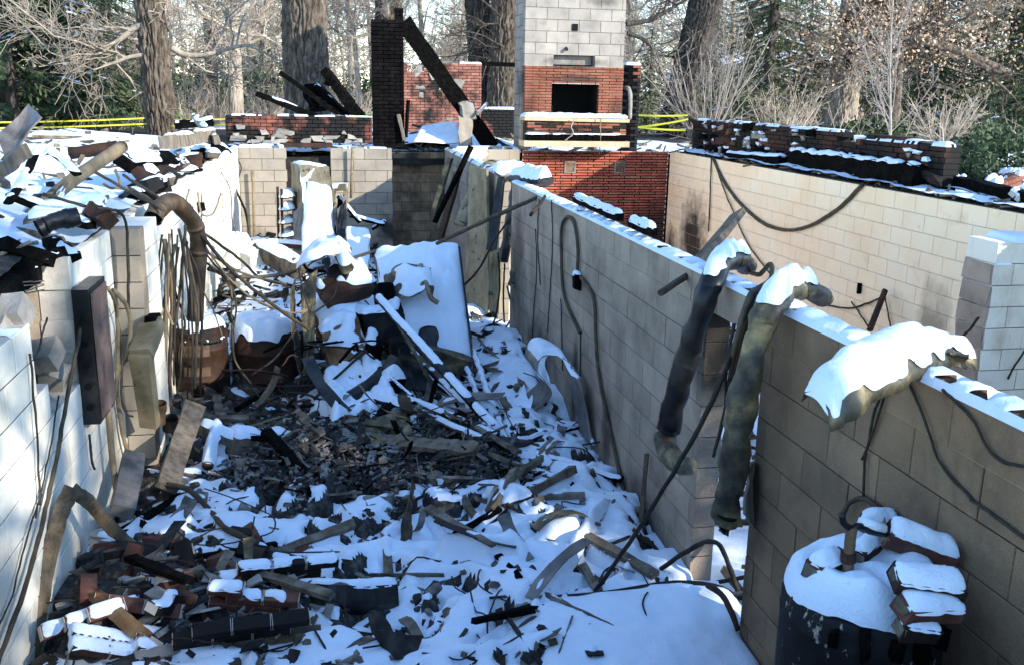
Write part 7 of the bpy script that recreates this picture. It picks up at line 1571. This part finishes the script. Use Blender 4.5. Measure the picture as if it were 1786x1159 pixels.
# ducts, planks and sheets by the second doorway
def hang(label, pts, r, mat, squash=0.8): return duct('hung_duct', label, [at(u, v, y=y) for u, v, y in pts], r, mat, squash)
hang('longer dark pipe hanging by the second doorway', [(935,312,11.4),(928,330,11.2),(912,420,11.1),(895,498,11.05)], .072, 'duct')
hang('shorter dark pipe hanging by the second doorway', [(905,308,11.7),(900,330,11.6),(888,400,11.5),(878,455,11.5)], .070, 'duct_dark')
hang('tan mottled duct hung on the pale wall', [(858,285,13.8),(842,300,13.5),(822,345,13.4),(802,392,13.3)], .10, 'duct_tan', 0.5)
mb = plate([at(868,312,y=11.9), at(884,300,y=11.8), at(866,436,y=11.6), at(848,436,y=11.7)], 0.012, 5, 0.05, 3, 0.004); one('grey_blade', mb, 'duct_dark', 'smooth grey metal blade hanging left of the dark pipes', 'sheet metal')
mb = plate([at(822,290,y=13.2), at(852,296,y=12.5), at(856,545,y=12.2), at(812,530,y=12.8)], 0.03, 9, 0.05, 6, 0.012); one('peeling_sheet', mb, 'duct_tan', 'tall tan peeling panel standing against the end of the pale wall', 'panel')
mb = plate([at(856,440,y=12.1), at(880,430,y=11.9), at(872,548,y=11.8), at(852,540,y=12.0)], 0.03, 6, 0.06, 16, 0.015); one('peeling_sheet', mb, 'duct_tan', 'narrow tan panel under the grey blade', 'panel')
for a, b, w, m, lab in (((802,298,15.0),(768,420,14.6),.10,'rust','dark red plank leaning on the pale wall'), ((822,256,14.2),(758,388,14.4),.09,'char','black pole leaning across the pale wall'), ((785,275,16.0),(757,372,16.0),.16,'duct','pale grey duct at the corner of the recess'), ((848,300,12.9),(838,420,12.8),.08,'plaster','white stud broken by the tan mottled duct'), ((792,300,15.4),(765,400,15.2),.06,'wood','pale lath beside the dark red plank')):
    mb = MB(); mb.beam(at(a[0],a[1],y=a[2]), at(b[0],b[1],y=b[2]), w, w*0.5, 0.4, 8, 0.08); one('leaning_'+('plank' if 'plank' in lab else 'pole' if 'pole' in lab else 'duct' if 'duct' in lab else 'stud' if 'stud' in lab else 'lath'), mb, m, lab, lab.split(' leaning')[0].split()[-1] if 'leaning' in lab else 'board')
mb = MB(); mb.tube([at(898,312,y=11.5), at(925,312,y=11.2), at(952,316,y=10.6)], [0.11,0.12,0.10], 10, squash=0.6, jit=0.08); one('duct_roll', mb, 'duct_dark', 'rolled duct piece under snow on the broken end of the partition', 'duct', snow=(0.09,0.02))
mb = MB(); mb.box(at(885,300,y=12.0), (0.35,0.35,0.12), None, 0.2); one('tin_bundle', subdiv(mb,2,0.05), 'sheet_metal', 'crumpled tin on the end of the pale wall', 'sheet metal', snow=(0.06,0.025,0.8))
for k, (y0, y1, lab) in enumerate(((7.35, 8.75, 'long charred sill piece under snow on top of the grey partition'), (6.55, 7.05, 'short charred sill piece under snow on top of the grey partition'))):
    mb = MB(); mb.beam((2.36, y0, ZT+0.075), (2.36, y1, ZT+0.075), 0.075, 0.06, 0, 14, 0.15); one('charred_sill', mb, 'char', lab, 'timber', snow=(0.045, 0.015, 1.0, 0.2))
cable('long thin rod from the big cabinet up to the partition top', [at(762,427,y=11.0), at(850,385,y=10.3), at(945,342,x=2.3)], 0.024, 'cable_brown', 'rod')
cable('black cable drooping from the second doorway to the big cabinet', [at(890,380,y=11.4), at(862,420,y=11.3), at(835,470,y=11.0), at(806,500,y=10.9)], 0.013, 'cable_dark', group='cables by the second doorway')
for i, pts in enumerate(([(930,340),(905,365),(885,395)], [(868,440),(872,500),(866,545),(858,570)], [(880,460),(878,520),(880,560)], [(885,500),(893,545),(880,575)])):
    cable(('slanting','long','middle','short')[i]+' cable among the ducts at the second doorway', [at(u, v, y=11.35) for u, v in pts], 0.012, 'cable_dark', group='cables by the second doorway')
cable('dark broken rod sticking down from the snowy partition top', [at(950,340,x=2.2), at(938,360,x=2.1), at(926,376,x=2.0)], 0.018, 'cable_dark', 'rod')
# cream wall
XC = XR-0.03
cable('thick cable sagging along the cream wall', [at(1244,276,x=XC), at(1262,315,x=XC), at(1290,355,x=XC), at(1330,388,x=XC), at(1368,400,x=XC), at(1410,393,x=XC), at(1460,362,x=XC), at(1505,322,x=XC)], 0.026, 'cable_brown', group='cables on the cream wall')
for i, (pts, r, lab) in enumerate((([(1241,275),(1239,340),(1236,405)], .013, 'straight wire hanging at the left end of the cream wall'), ([(1244,277),(1262,330),(1277,365),(1305,425),(1345,478)], .012, 'wire slanting behind the weathered plank'), ([(1430,532),(1480,536),(1512,528),(1536,518)], .012, 'wire running level to the rusty leaning pipe'), ([(1484,528),(1500,548),(1517,572)], .010, 'short wire left of the rusty leaning pipe'), ([(1543,520),(1550,548),(1554,572)], .010, 'wire dropping right of the rusty leaning pipe'), ([(1705,550),(1688,580),(1662,603)], .012, 'dark cable by the broken end of the stub wall'))):
    cable(lab, [at(u, v, x=XC if i != 5 else 5.6) for u, v in pts], r, 'cable_brown' if i < 2 else 'cable_dark', 'wire', 'cables on the cream wall')
cable('dark cable hanging on the white stub wall', [at(1790,605,y=7.5), at(1772,635,y=7.5), at(1755,662,y=7.5)], 0.010, 'cable_dark', group='cables on the cream wall')
mb = MB(); mb.tube([at(1517,575,x=6.2), at(1544,506,x=6.5)], 0.035, 8); one('leaning_pipe', mb, 'rust', 'rusty pipe leaning on the cream wall', 'pipe')
mb = MB(); mb.box(at(1499,502,x=XC+0.01), (0.04,0.05,0.13), None, 0.1); one('outlet_box', mb, 'char', 'small black outlet on the cream wall', 'outlet')
mb = MB(); mb.lathe(at(1553,588,x=6.2), [(0.02,-0.07),(0.07,-0.04),(0.07,0.04),(0.03,0.07)], 12); one('black_ball', mb, 'char', 'black round fitting showing just above the partition top', 'fitting')
# bricks on the snow at the right edge
for i, (u, v, x, rot, n, lab) in enumerate(((1672,318,7.6,(0.1,0.2,0.9),(3,2,1),'low row of bricks in snow beyond the end of the scorched wall'), (1742,326,7.5,(0.2,-0.2,0.4),(3,2,2),'lump of red bricks under snow at the right edge'), (1785,350,7.0,(0.5,0.3,0.2),(2,2,2),'tilted lump of bricks cut by the right edge'), (1775,315,8.2,(0.1,0.1,1.2),(4,2,2),'farther lump of red bricks under thick snow at right'))):
    p = at(u, v, x=x); brick_chunk(lab, V3((p.x, p.y, min(p.z, 2.62)-0.03)), rot, *n, mat='brick_orange' if i in (1,3) else 'brick_rubble', snow=0.07, seed=40+i)
mb = MB(); mb.box(at(1545,290,x=8.4), (0.3,0.3,0.25), None, 0.2)
# ------------------------------------------------------------------ water heater with bricks
HX, HY, HR, HZ = 1.92, 2.84, 0.29, 1.73
t = thing('water_heater', 'black peeling water heater standing against the olive grey wall', 'water heater', (HX, HY, 0.3))
mb = MB(); mb.lathe((HX, HY, 0.3), [(HR*0.98,0),(HR,0.02),(HR,HZ-0.42),(HR*1.012,HZ-0.41),(HR*1.012,HZ-0.395),(HR,HZ-0.385),(HR,HZ-0.33),(HR*0.97,HZ-0.305),(HR*0.9,HZ-0.295),(0.001,HZ-0.29)], 56, wob=0.008); mb.build('shell', MAT['enamel_black'], t, True)
tp = MB(); tp.lathe((HX, HY, HZ-0.03), [(HR*0.985,0),(HR*0.98,0.03),(0.001,0.032)], 48); snow_on(tp, 0.115, 0.011, parent=t, seed=17, edge=0.07)
for k in range(5):
    a = -2.4+k*0.33; mb = MB(); q = V3((HX+HR*1.0*math.cos(a), HY+HR*math.sin(a), HZ-0.06)); mb.box(q, (0.06,0.035,0.06+0.04*(k % 2)), Matrix.Rotation(a,3,'Z'), 0.3); subdiv(mb,2,0.012,k).build('lid_flange', MAT['char'], t)
mb = MB(); mb.tube(arc([at(1582,1098,y=2.75), at(1578,1130,y=2.74), at(1590,1180,y=2.74)], 4), 0.014, 7); mb.build('cord', MAT['cable_brown'], t, True)
mb = MB(); mb.tube(arc([at(1460,1110,y=2.80), at(1463,1140,y=2.78), at(1468,1180,y=2.77)], 4), 0.012, 7); mb.build('cord', MAT['cable_dark'], t, True)
S0 = HZ+0.075
t = thing('water_pipe', 'burnt pipe fitting with two arms standing out of the snow on the water heater', 'pipe fitting', at(1478,1012,z=S0))
b0 = at(1478,1012,z=S0); hgt = b0+V3((0.005,0.0,0.14))
yy = b0.y
for nm, pts, r in (('riser', [b0-V3((0,0,0.05)), at(1480,975,y=yy), at(1483,938,y=yy), at(1487,918,y=yy)], 0.020), ('arm', [at(1485,922,y=yy), at(1472,912,y=yy), at(1468,895,y=yy)], 0.013), ('arm', [at(1487,920,y=yy), at(1500,917,y=yy), at(1520,926,y=yy+.02), at(1545,930,y=yy+.04)], 0.013)):
    mb = MB(); mb.tube(arc(pts, 5), r, 9, jit=0.06); mb.build(nm, MAT['pipe_brown' if nm == 'riser' else 'duct_dark'], t, True)
mb = MB(); mb.tube([at(1479,978,y=yy), at(1480,962,y=yy)], 0.028, 8); mb.build('union_nut', MAT['rust'], t)
sb = MB(); sb.tube([at(1503,909,y=yy+.01), at(1540,921,y=yy+.04)], 0.02, 7); sb.build('snow', MAT['snow'], t, True)
def lone_brick(label, u, v, z, rot, dims=(0.21,0.095,0.06), mat='brick_rubble', sn=0.05, dust=True):
    p = at(u, v, z=z); R = Matrix.Rotation(rot[2],3,'Z') @ Matrix.Rotation(rot[0],3,'X') @ Matrix.Rotation(rot[1],3,'Y')
    mb = MB(); mb.box(p, dims, R, 0.04); mb = subdiv(mb, 4, 0.016, u); t = thing('broken_brick', label, 'brick', p, 'bricks on the water heater'); mb.build('body', MAT[mat], t)
    if dust: m2 = MB(); m2.box(p+R @ V3((-dims[0]/2-0.004,0,0)), (0.012,dims[1]*0.8,dims[2]*0.7), R, 0.25); subdiv(m2,1,0.008).build('mortar_crust', MAT['debris_tan'], t)
    snow_on(mb, sn, 0.009, parent=t, seed=u, edge=0.07, minz=0.55, cover=0.72); return t
lone_brick('brick lying level left of the pipe fitting on the water heater', 1445, 985, S0+0.03, (0.05,-0.06,0.35), (0.17,0.085,0.06))
lone_brick('brick behind the pipe fitting on the water heater', 1510, 958, S0+0.05, (0.0,-0.05,0.5), (0.15,0.085,0.07), 'brick_brown', 0.04)
lone_brick('long brick tilted down right at the back of the water heater top', 1604, 948, S0+0.10, (0.25,0.30,-0.35), (0.26,0.10,0.075), 'brick_rubble', 0.05)
lone_brick('upper brick of the pair at the right on the water heater', 1620, 1012, S0+0.12, (0.35,0.16,-0.25), (0.23,0.095,0.055), 'brick_brown', 0.025)
lone_brick('lower brick of the pair at the right on the water heater', 1618, 1058, S0+0.05, (0.22,0.12,0.05), (0.21,0.095,0.06), 'brick_rubble', 0.03)
lone_brick('brick stub hanging at the front right rim of the water heater', 1600, 1095, S0-0.02, (0.2,0.1,-0.2), (0.13,0.08,0.06), 'brick_brown', 0.015)
mb = MB(); mb.box(at(1530,908,z=S0+0.02), (0.13,0.09,0.05), Matrix.Rotation(-.2,3,'Z'), .15); one('snowy_lump', subdiv(mb,2,0.01), 'char', 'lump under smooth snow at the back of the water heater top', 'debris lump', 'bricks on the water heater', snow=(0.05,0.01,1,0.3,0.05))
cable('brown hose ring on the wall behind the water heater', [at(1468,900,x=2.2), at(1480,878,x=2.22), at(1505,868,x=2.22), at(1530,880,x=2.22), at(1540,892,x=2.2)], 0.012, 'cable_brown', 'hose')
